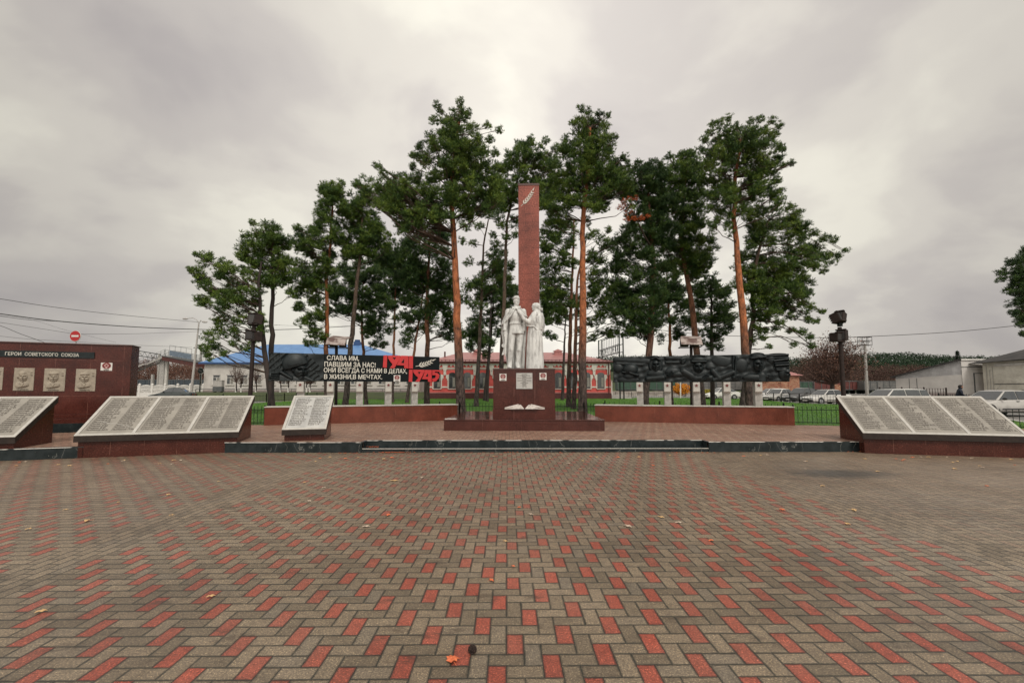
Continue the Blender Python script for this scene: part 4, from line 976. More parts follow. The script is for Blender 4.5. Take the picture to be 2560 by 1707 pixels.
# --- planters and star steles
def planter(label, P0, P1, ang, ext=0.0):
    L = (P1-P0).length+ext; H = .61
    t = thing('planter_wall', label, 'planter wall', (P0.x, P0.y, PZ-.004), ang, 'low red granite walls under the black walls')
    MB().box(0, 0, 0, L, .75, H).build('wall_body', M['gran_planter'], t, bevel=.004)
    MB().box(-.02, -.025, H, L+.02, .775, H+.028).build('coping', M['stele_box'], t, bevel=.003); return t, H+.028
e1 = pl_L0 + Vector((math.cos(LPA), math.sin(LPA), 0))*((G(1143, 1050, PZ)-pl_L0).length)
planter('long low red granite wall with pale coping under the black wall with red years', pl_L0, e1, LPA)
e2 = pl_R1 - Vector((math.cos(RPA), math.sin(RPA), 0))*.38
planter('long low red granite wall with pale coping under the black relief of faces', e2, pl_R0, RPA)
wz = PZ-.004+.638
def stele(WP, P0, ang, px, label, zt_):
    s_, _ = WP(px, 1000, -.03)
    base = P0 + WP.n*-.03 + WP.d*s_
    t = thing('star_stele', label, 'stele', (base.x, base.y, wz), ang, 'concrete steles with a red star')
    w_ = .115
    MB().box(-w_+.01, .02, 0, w_+.02, .34, zt_-wz).build('post', M['stele'], t, bevel=.006)
    zb = 1.335-wz; zz = zt_-wz-.015
    m = MB(); vs = [(x, y, z) for x in (-w_, w_) for y, z in ((-.075, zb+.05), (.015, zb), (.015, zz), (-.075, zz))]
    m.add(vs, [(0,1,2,3), (7,6,5,4), (0,4,5,1), (1,5,6,2), (2,6,7,3), (3,7,4,0)])
    b = m.build('star_box', M['stele_box'], t, bevel=.008)
    s2 = MB().prism([(x, z) for x, z in star_poly(.068)], -.092, -.074).build('red_star', M['star'], t, loc=(0, 0, zz-.115))
    return t
ordn = ['leftmost', 'second', 'middle', 'fourth', 'rightmost']
for i, px in enumerate((749.6, 824.7, 898, 970, 1036)):
    stele(WL, PL0, LPA, px, 'pale concrete stele with red star, %s of the five under the wall with red years' % ordn[i], 1.765)
for i, px in enumerate((1599.5, 1669, 1741.7, 1817.8, 1896.9)):
    stele(WR, PR0, RPA, px, 'pale concrete stele with red star, %s of the five under the relief of faces' % ordn[i], 1.745)

# ================================================================== portrait wall on the left
HA = rad(21.4); hr = G(324, 1075, PZ)
# right end of the wall: where the base line (128,1080.5) and the edge column 320 meet
b0 = G(165, 1080.5, PZ); WH = Plane(b0, HA); se, _ = WH(322, 1000); zth = (WH(0, 852.2)[1]+WH(300, 862.5)[1])/2
LH = 7.2
hw = thing('portrait_wall', 'tall dark red granite wall with stone portrait reliefs and a black title band', 'memorial wall', tuple(b0+WH.d*(se-LH)), HA); hw.location.z = PZ-.004
Hh = zth-PZ+.004
def hc(px, py, off=0): s_, z = WH(px, py, off); return s_-(se-LH), z-(PZ-.004)
MB().box(0, 0, .52, LH, .55, Hh-.03).build('wall_body', M['gran_wall'], hw, bevel=.006)
MB().box(-.02, -.05, .26, LH+.03, .6, .40).build('lower_ledge', M['gran_wall'], hw, bevel=.005)
MB().box(-.01, -.02, .40, LH+.015, .57, .52).build('upper_ledge', M['gran_wall'], hw, bevel=.005)
MB().box(-.03, -.06, 0, LH+.04, .61, .26).build('black_base', M['black_granite'], hw, bevel=.005)
MB().box(-.03, -.03, Hh-.03, LH+.03, .58, Hh).build('coping', M['gran_cap'], hw, bevel=.004)
b1 = hc(237, 889)[0]; zb1, zb0 = hc(100, 877.6)[1], hc(100, 893.2)[1]
band = MB().box(b1-2.9, -.03, 0, b1, -.001, zb1-zb0).build('title_band', M['black_granite'], hw, loc=(0, 0, zb0), bevel=.003)
tx0, tx1 = hc(13.7, 885)[0], hc(199, 889)[0]
v, f = text('ГЕРОИ  СОВЕТСКОГО  СОЮЗА', 1.0, bold=.012, res=3); W = max(a[0] for a in v)
tz1, tz0 = hc(100, 881.6)[1], hc(100, 889.6)[1]
MB().add([(a[0]*(tx1-tx0)/W, a[1]*.01-.034, a[2]*(tz1-tz0)/.73) for a in v], f, Matrix.Translation((tx0, 0, tz0-zb0))).build('title', M['letter'], band)
def portrait(kind):
    def fn(X, Z):
        L, H = X.max(), Z.max(); r = L
        h = .0015*np.sin(X*23)*np.sin(Z*17+X*9)+.006
        cx, cz = .46*L, .60*H
        poly_ = el(X, Z, .44*L, .26*H, .34*L, .18*H, .05, .12, .35); cut = Z > (.14*H+(X-.25*L)*.22); h = np.maximum(h, np.where(cut, poly_, 0))
        h = np.maximum(h, cp(X, Z, .44*L, .34*H, .46*L, .48*H, .11*L, .045))
        h = np.maximum(h, el(X, Z, cx, cz+.03*H, .235*L, .25*H, .055, 0, .4))
        h = np.maximum(h, face(X, Z, cx+.015*L, cz-.01*H, .20*L, .225*H, .075, turn=(.35, .45, .4, .3)[kind]))
        if kind != 1: h = np.maximum(h, el(X, Z, cx-.01*L, cz+.165*H, .235*L, .085*H, .085, 0, .4))
        else: h = np.maximum(h, el(X, Z, cx-.02*L, cz+.15*H, .20*L, .11*H, .08, .3, .4))
        h = np.maximum(h, el(X, Z, cx-.235*L, cz-.0*H, .04*L, .06*H, .06))
        h = np.maximum(h, cp(X, Z, .36*L, .34*H, .50*L, .22*H, .025*L, .065)); h = np.maximum(h, cp(X, Z, .56*L, .34*H, .50*L, .22*H, .025*L, .065))
        sx, sz = .87*L, .70*H
        h = np.maximum(h, np.where((abs(X-sx) < .05*L) & (abs(Z-.84*H) < .022*H), .02, 0)); h = np.maximum(h, np.where((abs(X-sx) < .05*L) & (abs(Z-.79*H) < .012*H), .02, 0))
        an = np.arctan2(Z-sz, X-sx); rr = np.hypot(X-sx, Z-sz); lim = .06*L*(.62+.38*np.cos(5*(an-math.pi/2)))
        return np.maximum(h, np.where(rr < lim, .02, 0))
    return fn
tags_ = ['ПАНФИЛОВ А.Н.', 'СЕМЁНОВ В.И.', 'КОРОЛЁВ П.С.', 'ЛЕБЕДЕВ И.А.']
for i, (xa, xb, ya, yb) in enumerate(((-43, 9, 918, 975), (36.5, 87, 919.8, 976.6), (112, 165, 921, 978), (191, 241, 922.4, 978))):
    if i == 0: x1_, _ = hc(8, 945); x0_ = x1_-.56
    else: x0_, x1_ = hc((xa+xa-3)/2, 945)[0], hc(xb-1, 945)[0]
    xm = (xa+xb)/2; z1_, z0_ = hc(max(xm, 5), ya)[1], hc(max(xm, 5), yb)[1]
    pq = relief('portrait_relief', M['plaque'], hw, x1_-x0_, z1_-z0_, 90, 110, portrait(i), x0_, z0_, -.012, .011)
    v, f = text(tags_[i], .035, 'CENTER', bold=.0015)
    MB().add(v, f, Matrix.Translation(((x0_+x1_)/2, -.030, z0_+.028))).build('name_lettering', M['ink'], pq)
sx_, sz_ = hc(266.5, 916.5); sticker(hw, sx_, 0, sz_, .27, .235)
# ================================================================== pines
M['bark_shaded'] = mk('shaded_pine_bark', (.055,.040,.034), (.018,.013,.012), 5, .95, bmp=.9, detail=8, sx=(1,1,.25))  # darker bark copy: the shade on shaded pine stems is in the colour
def barkmat(name, low, high, z0, z1, c2l=None):
    m, nt, b = newmat(name); co = _coord(nt); sp = nt.nodes.new('ShaderNodeSeparateXYZ'); nt.links.new(co, sp.inputs[0])
    nz = noise(nt, co, 9, 8, .75, (1,1,.4)); mr = nt.nodes.new('ShaderNodeMapRange'); nt.links.new((Ex(nt, sp.outputs[2])+(Ex(nt, noise(nt, co, 1.2, 5))*2.2-1.1)).v, mr.inputs[0])
    mr.inputs[1].default_value = z0; mr.inputs[2].default_value = z1
    lo = ramp(nt, nz, [(.40, tuple(c*.2 for c in low)), (.5, low), (.62, tuple(c*2.0 for c in low))]); hi = ramp(nt, nz, [(.36, tuple(c*.28 for c in high)), (.47, tuple(c*.8 for c in high)), (.6, tuple(min(1, c*1.3) for c in high))])
    hi = mixc(nt, (Ex(nt, noise(nt, co, 2.0, 4, .6))*3-1.5).max(0).min(.7), hi, tuple(c*.5+.02 for c in low))
    nt.links.new(mixc(nt, mr.outputs[0], lo, hi), b.inputs['Base Color']); b.inputs['Roughness'].default_value = .9
    bump(nt, b, nz, 1.0, .08); return m
M['bark_o'] = barkmat('orange_pine_bark', (.075,.052,.044), (.40,.135,.052), 2.6, 4.6)
M['bark_b'] = barkmat('brown_pine_bark', (.06,.042,.036), (.23,.095,.05), 2.4, 5.0)
M['bark_g'] = barkmat('grey_pine_bark', (.055,.042,.036), (.13,.085,.058), 3.0, 7.0)
M['needles'] = leafmat('pine_needles', [(.16, (.012,.030,.010)), (.40, (.036,.080,.018)), (.58, (.115,.185,.030)), (.80, (.27,.34,.05))], .55)  # wide ramp puts sunlit tips and shaded crown insides into the colour
M['needles_d'] = leafmat('dark_pine_needles', [(.16, (.009,.024,.010)), (.43, (.025,.060,.016)), (.66, (.080,.135,.027)), (.86, (.19,.25,.04))], .55)  # same painted highlight and shadow contrast, in darker greens
M['needles_y'] = leafmat('bright_pine_needles', [(.12, (.018,.05,.010)), (.42, (.045,.10,.016)), (.7, (.085,.16,.022)), (.95, (.14,.22,.03))], .55)
M['needles_red'] = leafmat('dead_pine_needles', [(.15, (.26,.05,.018)), (.5, (.46,.11,.03)), (.9, (.62,.19,.05))], .6)
M['twig'] = mk('pine_branch_bark', (.10,.06,.04), (.04,.026,.02), 6, .9, bmp=.4)
rng = np.random.default_rng(11)
def clump_template(nsh=8, nn=15, up=.75):
    """a star of short shoots, each a bottle-brush of needles; unit radius"""
    T = []
    for s_ in range(nsh):
        d = rng.normal(size=3); d[2] = abs(d[2])*.8+up*.6; d /= np.linalg.norm(d)
        a = np.cross(d, [0.3, .9, .2]); a /= np.linalg.norm(a); b = np.cross(d, a)
        for i in range(nn):
            t = .10+.95*(i/nn); th = i*2.4+rng.random(); o = d*t + 0
            rd = (a*np.cos(th)+b*np.sin(th)); tip = o + d*.20 + rd*.25; side = np.cross(d, rd)*.05
            T.append([o-side, o+side, tip])
    return np.array(T)                                   # (k,3,3)
TPL = [clump_template() for _ in range(8)]
def rotm(ax, an):
    c, s_ = np.cos(an), np.sin(an); return np.array([[c, -s_, 0], [s_, c, 0], [0, 0, 1]])
def foliage(centers, sizes, tilt=.35):
    out = []
    which = rng.integers(0, len(TPL), len(centers))
    for k in range(len(TPL)):
        ix = np.where(which == k)[0]
        if len(ix) == 0: continue
        an = rng.random(len(ix))*2*np.pi; c, s_ = np.cos(an), np.sin(an); tx = rng.normal(0, tilt, len(ix)); ct, st_ = np.cos(tx), np.sin(tx)
        R = np.zeros((len(ix), 3, 3)); R[:,0,0] = c; R[:,0,1] = -s_; R[:,1,0] = s_; R[:,1,1] = c; R[:,2,2] = 1
        Q = np.zeros((len(ix), 3, 3)); Q[:,0,0] = 1; Q[:,1,1] = ct; Q[:,1,2] = -st_; Q[:,2,1] = st_; Q[:,2,2] = ct
        R = R @ Q; T = TPL[k].reshape(-1, 3)
        P_ = np.einsum('nij,kj->nki', R, T)*sizes[ix][:, None, None] + centers[ix][:, None, :]
        out.append(P_.reshape(-1, 3))
    V = np.vstack(out); return V, np.arange(len(V)).reshape(-1, 3)
def pine(name, label, trunk, Y, r0, bark, needle, clusters, crad=44, org=(440,220), scale=2.306, dead=None, density=1.0, lean_base=None, depthk=.75, second=2, nclump=24, droop=0):
    if needle == 'needles_d': second = 3
    """trunk: list of zoom points from base to top; clusters: zoom points (x, y[, radius])"""
    def W(zx, zy, Yd): return at(org[0]+zx/scale, org[1]+zy/scale, Yd)
    tp_ = [W(x, y, Y) for x, y in trunk]
    # carry the trunk down to the lawn
    b = tp_[0]; n_ = (tp_[0]-tp_[1]); n_ = n_/max(1e-6, abs(n_.z)); base = b + n_*(b.z-.10) if b.z > .1 else b.copy()
    if lean_base is not None: base = G(lean_base, 1010, .1); base = at(lean_base, 1000, Y)
    base.z = .08
    t = thing(name, label, 'pine tree', tuple(base), 0, 'pine trees behind the monument')
    pts = [base, base+Vector((0,0,.25))*1.0 + (b-base)*.04] + tp_
    L = [0]
    for a_, c_ in zip(pts[:-1], pts[1:]): L.append(L[-1]+(c_-a_).length)
    top = tp_[-1]; loc = [p-base for p in pts]
    # resample with a little wobble
    tot = L[-1]; N = 22; rp = []; rr = []
    for i in range(N):
        s_ = tot*i/(N-1); k = max(j for j in range(len(L)) if L[j] <= s_+1e-9); k = min(k, len(L)-2)
        f = (s_-L[k])/(L[k+1]-L[k]); p = loc[k]+(loc[k+1]-loc[k])*f
        wv = .02*(i > 1)
        rp.append(p+Vector((rng.normal()*wv, rng.normal()*wv, 0))); q = i/(N-1); rr.append(r0*(1.28 if i == 0 else 1.06 if i == 1 else 1)*(1-.72*q**1.15))
    tb = MB().tube(rp, rr, 12); tr = tb.build('trunk', M[bark], t, smooth=True)
    cl = [(c if len(c) == 3 else (c[0], c[1], crad)) for c in clusters]
    xs = [c[0] for c in cl]; xm = (min(xs)+max(xs))/2; hw_ = (max(xs)-min(xs))/2*Y/F/scale*depthk
    C3 = []; S3 = []; br = MB()
    for (zx, zy, zr) in cl:
        for rep in range(1+(second+1 if zr > 31 else 1)):
            fx = (zx-xm)/max(1, (max(xs)-min(xs))/2); span = hw_*math.sqrt(max(.06, 1-fx*fx*.85))
            dy = (rng.random()*2-1)*span
            if rep == 0: dy *= .8
            P0_ = W(zx, zy, Y+dy) if rep == 0 else W(zx+rng.normal()*zr*(.35 if zr < 32 else .75), zy+abs(rng.normal())*zr*(.3 if zr < 32 else .75), Y+dy)
            R_ = zr*Y/F/scale*(1.08 if rep == 0 else .95); R_ = R_*1.0
            n = int(nclump*density*(1 if rep == 0 else .8))
            g_ = rng.normal(size=(n, 3)); g_ /= np.linalg.norm(g_, axis=1)[:, None]; g_ *= (rng.random((n, 1))**.4)
            g_ *= np.array([R_*.95, R_*1.0, R_*.78]); cc = np.array(P0_)+g_; cc[:, 2] += .06*R_*rng.random(n)
            C3.append(cc); S3.append(R_*(.30+.26*rng.random(n)))
            if rep == 0 or rng.random() < .5:
                # limb from the trunk to the cluster
                pz = P0_.z-base.z + droop*math.hypot(P0_.x-base.x, P0_.y-base.y); hz = max(loc[2].z*0+1.5, min(pz-(.15+.30*rng.random())*math.hypot(P0_.x-base.x, P0_.y-base.y)-.2, loc[-1].z-.1))
                k = min(range(N), key=lambda i: abs(rp[i].z-hz)); s0 = rp[k]; e = P0_-base
                mid = s0.lerp(e, .5)+Vector((rng.normal()*.12, rng.normal()*.12, -.10*(e-s0).length*.6 if e.z > s0.z else .12*(e-s0).length))
                q_ = [s0, s0.lerp(mid, .55)+Vector((0,0,.03)), mid, mid.lerp(e, .55)+Vector((rng.normal()*.05, 0, .02)), e]
                r_ = min(rr[k]*.35, .008*(e-s0).length+.012)*(Y/26)**.3; br.tube(q_, [r_, r_*.8, r_*.6, r_*.42, r_*.18], 5)
                for w_ in range(3):
                    tipv = e + Vector(g_[w_ % n]*.95); br.tube([mid.lerp(e, .3+.2*w_), (mid.lerp(e, .75)+tipv)*.5, tipv], [r_*.35, r_*.25, r_*.1], 4)
    V, Fv = foliage(np.vstack(C3)-np.array(base), np.concatenate(S3))
    br.build('branches', M['twig'], t, smooth=True)
    fastmesh('crown', V, Fv, M[needle], t)
    if dead:
        C = []; S = []; dm = MB()
        for (zx, zy, zr) in dead:
            P0_ = W(zx, zy, 19.2); R_ = zr*1.1*Y/F/scale; n = 11; g_ = rng.normal(size=(n, 3)); g_ /= np.linalg.norm(g_, axis=1)[:, None]; g_ *= np.array([R_*.9, R_*.9, R_*.55])*(rng.random((n,1))**.5)
            C.append(np.array(P0_)+g_); S.append(R_*(.3+.2*rng.random(n)))
            fork = W(800, 735, 19.6)-base; kk = min(range(N), key=lambda i: abs(rp[i].z-(fork.z-.7)))
            if not dm.v: dm.tube([rp[kk], rp[kk].lerp(fork, .5)+Vector((0,0,-.1)), fork], [.05, .035, .025], 6)
            dm.tube([fork, fork.lerp(P0_-base, .5)+Vector((0,0,-.04)), P0_-base], [.02, .014, .007], 5)
        V, Fv = foliage(np.vstack(C)-np.array(base), np.concatenate(S)); o = fastmesh('dead_branch', V, Fv, M['needles_red'], t); o['label'] = 'dead rust-red needle spray'; dm.build('dead_limb', M['twig'], t)
    return t
def PT(s): return [tuple(int(a) for a in q.split(',')) for q in s.split()]
B = dict(org=(1240,220))
pine('pine_tree','leftmost pine with its low crown spreading out to the left',[(515,1540),(490,1330),(478,1120),(490,1000)],21,.15,'bark_shaded','needles',
 PT('180,980 125,1060 250,1080 380,1060 330,1130 200,1180 150,1225 280,1260 250,1350 220,1420 380,1300 450,1400 210,1500 400,1500,30 440,1240 300,1050 420,1130 160,1120 85,1050,22 270,1020 130,965,26 350,1220 330,1400,34 480,1330 250,1200 300,1170 380,1180 160,1500,30 330,1480,26 270,1530,30'),39)
pine('pine_tree','dark-stemmed pine left of the black wall, its crown peaking above the leftmost tree',[(550,1540),(556,1170),(558,960),(500,820)],22,.155,'bark_shaded','needles',
 PT('445,780,26 540,805 460,850 530,880 405,920 480,960 560,950 620,1000 500,1030 560,1080 640,1050 390,980 580,1010 610,910 450,1010 590,880 545,1130 620,1110 500,1100 560,860 470,910'),42)
pine('pine_tree','pine with orange upper stem rising behind the helmet end of the black wall',[(868,1530),(870,1090),(890,900),(905,600)],25,.15,'bark_o','needles',
 PT('950,555,30 880,575 860,660 920,640 965,690 850,720 900,760 830,800 905,820 780,830 720,850 690,900 760,950 830,890 880,960 640,1000,34 720,1020 800,1040 880,1040 650,1100,34 740,1120 820,1130 700,1170,34 790,1220 720,1260,34 830,1300 770,1330 800,1400 850,1440,34 760,1470,30 690,810,30 900,620 860,600 940,600 920,860 780,900 840,1000 760,1070 840,1090 780,1150'),42)
pine('pine_tree','leaning grey-stemmed pine left of the tallest left-hand pine',[(1004,1530),(1025,1300),(1050,1060),(1075,900),(1070,700)],26,.18,'bark_g','needles',
 PT('1045,560,28 1080,595 1030,640 1100,650 1000,700 1060,720 1120,740 1010,790 1080,820 1150,850 1000,880 1080,890 1180,900 1000,950 1080,960 1130,800 1050,770 1130,930 960,720,30 970,900 1170,800 1110,870'),44)
pine('pine_tree','slim reddish-stemmed pine with a dark low crown behind the verse on the black wall',[(1080,1530),(1072,1380),(1070,1240),(1080,1100)],33,.15,'bark_b','needles_d',
 PT('950,1160 1000,1190 1090,1180 1150,1150 900,1200 930,1280 1060,1250 1140,1260 1180,1350 1120,1400 1190,1480,30 1010,1080 1090,1080 1000,1270 960,1040 1150,1060 1020,1130 1210,1400,30 1120,1330 1050,1330,30 1140,1480,30 1060,1020 900,1130 1180,1210 870,1270,30'),40,density=1.1)
pine('pine_tree','thin dark pine directly behind the year numerals of the black wall',[(1255,1530),(1262,1300),(1266,1160),(1260,1050)],44,.17,'bark_b','needles_d',
 PT('1200,1050 1260,1100 1320,1130 1180,1120 1270,1180 1230,1250 1330,1230 1160,1200 1290,1040 1220,980 1300,960 1240,910 1170,980 1320,1300,30 1200,1310,30 1270,1330,28 1150,1000'),42)
pine('pine_tree','slanting thin pine beside the thick brown-stemmed pine at the end of the black wall',[(1372,1530),(1392,1390),(1410,1280),(1430,1100)],43,.17,'bark_b','needles_d',
 PT('1340,1340 1390,1300 1330,1420 1400,1180 1350,1110 1310,1060 1430,1060 1370,1020 1290,1130,30 1470,1340 1440,1400,30 1370,1240,30'),38)
pine('pine_tree','brown thick-stemmed pine behind the laurel end of the black wall',[(1448,1530),(1450,1170),(1458,980),(1465,820)],27,.185,'bark_b','needles_d',
 PT('1480,830 1400,850 1550,850 1330,900 1450,920 1540,940 1380,970 1300,950 1500,1010 1400,1050 1560,1060 1320,1080 1480,1130 1560,1200 1390,1150 1580,1300 1500,1280 1570,1380 1330,1330,30 1520,1420,30 1590,1120 1540,1130 1430,1100 1350,1000 1250,980 1600,1390,28 1520,1220 1470,1230 1560,1440,28'),44,density=1.1)
pine('pine_tree','tallest pine on the left with an orange stem beside the plinth',[(1630,1540),(1620,1250),(1610,1000),(1600,860),(1590,680),(1600,450),(1630,200)],19.5,.21,'bark_o','needles',
 PT('1640,85,26 1505,100,26 1690,145,28 1605,165 1545,190,30 1480,190,30 1695,225,32 1620,240 1550,270 1460,285,32 1640,320 1790,215,26 1860,245,26 1740,290,32 1810,305,30 1560,350 1480,340 1400,350,30 1700,380 1780,370 1840,380,30 1620,420 1520,430 1440,400 1365,460,28 1740,450 1820,470 1400,530 1490,510 1590,520 1680,520 1760,540 1840,540 1440,600 1300,520 1160,450,28 1190,500,30 1250,540 1040,560,26 1100,600,32 1180,580 1240,600 1320,590 1500,620 1570,610 1660,620 1750,630 1830,630 1200,660 1290,660 1380,660 1130,650,34 1250,720 1330,740 1420,720 1480,680 1660,700 1730,700 1790,690,34 1300,800,34 1390,790 1350,600 1440,660 1620,570 1690,570 1550,480 1650,380 1610,300 1690,320 1580,220 1380,390,28 1640,460 1720,500 1790,600 1600,660 1540,720 1230,640 1370,720 1640,130,26 1520,140,28 1500,740'),48,depthk=.6)
pine('pine_tree','slender bare-limbed pine between the tallest left pine and the statue',[(1745,1540),(1762,1200),(1772,900),(1800,760)],33,.17,'bark_g','needles',
 PT('1750,800,30 1820,740,30 1690,790,32 1720,900,28 1840,900,32 1690,1000,30 1760,1020,26 1830,1050 1700,1130 1770,1120 1860,1020 1880,1100 1920,1100,30 1680,1220 1740,1250,32 1650,880,28 1800,970,26 1900,960,30'),36,density=.8)
pine('pine_tree','dark low pine close to the left of the statue, far down the lawn',[(1805,1540),(1822,1350),(1832,1200),(1850,1120)],50,.22,'bark_shaded','needles_d',
 PT('1780,1180 1850,1150 1920,1170 1900,1240 1850,1280 1820,1350 1740,1340 1700,1400 1760,1480,32 1690,1500,28 1900,1330 1880,1080 1940,1230,30 1730,1430 1860,1420,30 1790,1540,30'),38)
pine('pine_tree','olive-stemmed pine whose crown stands right behind the obelisk top',[(45,1250),(55,1000),(62,780),(110,560),(180,380)],30,.17,'bark_g','needles',
 PT('200,295,26 135,335 290,305,28 350,350,30 90,400 180,390 260,380 330,430 60,470 140,460 220,460 300,490 100,540 15,545 290,560 330,540 -20,600 60,600 60,680 0,690 -30,650 120,620 190,340 250,420 180,540 240,560 200,620 260,640 -30,530,30 10,470,30 310,620 350,600 20,780,30 100,760,32 60,860,26 -20,850,26 110,850,28'),44,**B)
pine('pine_tree','rear thin pine left of the obelisk with foliage low behind the soldier',[(-40,1540),(-30,1300),(-20,1150)],47,.16,'bark_shaded','needles_d',
 PT('-60,1080 0,1040 30,1100 -30,1160 60,1160 20,1220 -70,1200 -110,1130 -120,1380 -70,1430 -20,1470,30 -140,1480,30 40,1010 0,960 30,1300,28 80,1040,30'),38,**B)
pine('pine_tree','tall orange-stemmed pine right of the obelisk',[(500,1540),(500,1250),(500,1090),(495,850),(510,640),(540,420),(540,230)],19.5,.20,'bark_o','needles',
 PT('490,125,26 535,135,26 600,150,26 640,160,24 455,205,28 510,200 570,210 630,220,30 480,260 550,270 610,290 680,290,28 400,300,30 440,330 520,340 590,350 650,360,32 400,370 470,400 550,420 640,420 740,400,26 700,450 760,440,26 600,480 680,490 440,470 370,520 520,500 580,550 660,560 740,520 430,560 500,590 610,610 350,600 420,640 560,640 300,650 380,700 590,700 540,330 500,430 560,380 640,520 480,540 640,620 470,660 760,580 700,560 330,700 540,470'),46,**B)
pine('pine_tree','brown pine with twin stem immediately left of the tall orange pine right of the obelisk',[(425,1540),(432,1250),(440,1060),(450,760)],31,.17,'bark_b','needles',
 PT('320,780 280,830 350,870 430,880 290,930 380,950 300,1000 290,1080 340,1120 280,1180 350,1200 380,1280 320,1280 300,1340,30 400,1100 430,1010 380,820 430,780 340,740 290,880 380,1020 270,1020,30 400,1180,30 360,1340,28 280,1250 420,1240,28'),40,density=.9,**B)
pine('pine_tree','darker pine touching the tall orange pine right of the obelisk on its near left',[(457,1540),(465,1250),(470,1090),(520,880)],28,.15,'bark_b','needles',
 PT('560,840,34 600,880 640,920,34 560,960 620,1000,32 570,1060 620,1120 560,1180 640,1200 660,1280 600,1300 680,1400,30 560,1350 640,1420 550,1440,30 530,1250 620,1060,28 540,1000,28 690,1340,28 600,1240 560,1120 680,900,26 650,820,26'),40,density=.85,**B)
pine('pine_tree','far thin dark pine showing low between the two groups of stems right of the statue',[(392,1560),(398,1400),(402,1300)],52,.20,'bark_shaded','needles_d',
 PT('300,1120 350,1170 290,1200 340,1240 300,1280 380,1200 350,1340,30 420,1320,30 290,1350,30 450,1220 470,1300,30 480,1400,28 290,1420,30 330,1440,28'),36,**B)
pine('pine_tree','double-stemmed dark pine left of the relief of faces carrying a rust-red dead spray',[(880,1540),(900,1250),(905,950),(880,700),(880,560)],22,.20,'bark_b','needles_d',
 PT('820,440,28 900,450 860,490 790,470,32 940,490 830,540 900,560 780,600 850,640 920,650 1000,650 840,720 930,740 780,820 730,880 850,860 920,850 720,960 800,940 870,940 700,1030 770,1050 840,1060 680,1130 750,1140 830,1170 900,1150 700,1230 760,1260 850,1260 820,1330 760,1300 900,1330 870,1400,34 800,1400 940,600 880,800 960,800 920,1000 980,880 960,700 940,1230 900,1070 730,1190 690,1300,28 720,1360,28 960,1160 880,680 770,740,32'),46,density=1.1,
 dead=[(720,690,30),(750,650,26),(790,640,24),(780,690,26),(730,660,24),(800,750,26),(850,750,24),(760,760,22),(880,742,16),(760,720,26)],**B)
pine('pine_tree','slim bright-stemmed pine in front of the dark foliage above the relief of faces',[(1005,1540),(1000,1350),(990,1190),(985,1050)],30,.145,'bark_o','needles_d',
 PT('970,1040 1040,1100 960,1120 1010,1200 1060,1170 1050,1280 960,1300 1080,1350 1040,1420,32 950,1220 1100,1250 930,1380,30 1020,1000 950,1440,28 1010,1340,28'),42,**B)
pine('pine_tree','broad brown-stemmed pine behind the floodlight with the shed roof on the right',[(1160,1540),(1140,1330),(1100,1080),(1060,850),(1080,620),(1100,450)],24,.20,'bark_b','needles',
 PT('1000,400,28 1080,400 1130,375,30 1040,450 1110,460 980,480 1000,540 1080,530 1160,520 960,590 1050,610 1130,620 1190,600 1000,700 1090,700 1170,690 1050,780 1130,800 1000,850 1090,880 980,930 1160,880 1060,960 1130,970 1200,950 1100,1050 1180,1060 1030,1020 1060,560 1150,440 1120,740 1180,780 950,780 1020,640 1230,880 1210,1020 1120,560 1090,830 1040,910 1160,1000'),46,depthk=.6,**B)
pine('pine_tree','slim dark pine left of the big orange pine above the relief of faces',[(1245,1540),(1242,1350),(1240,1230),(1236,1100)],27,.15,'bark_shaded','needles_d',
 PT('1200,1180 1270,1170 1180,1250 1290,1250 1210,1330 1280,1330 1320,1300 1230,1410 1300,1400,32 1260,1480,32 1350,1380,28 1160,1150 1240,1110 1310,1180 1190,1470,28 1150,1320,30 1360,1250,30'),42,**B)
pine('pine_tree','tallest pine on the right with a leaning bright orange stem',[(1442,1540),(1416,1250),(1399,1050),(1378,860),(1370,760),(1382,520),(1410,300)],20,.20,'bark_o','needles',
 PT('1340,175,24 1290,200,28 1245,215,24 1240,260,28 1310,260 1380,230,30 1470,190,24 1530,180,26 1590,190,26 1635,220,26 1440,250 1520,260 1600,270,32 1200,300,30 1280,320 1400,310 1480,330 1570,330 1640,350,30 1180,370,30 1250,390 1360,390 1450,410 1540,400 1620,420,32 1700,435,24 1210,450 1300,470 1390,480 1490,480 1580,490,32 1250,540 1340,560 1440,560 1540,560 1620,540,28 1260,620 1340,620 1390,640 1500,640 1590,630 1640,600,26 1420,700 1300,720,34 1270,785,32 1350,750,34 1660,450,26 1330,420 1420,360 1500,520 1330,330 1540,460 1480,590 1300,570 1240,690,32 1330,680,34 1490,300'),45,depthk=.6,**B)
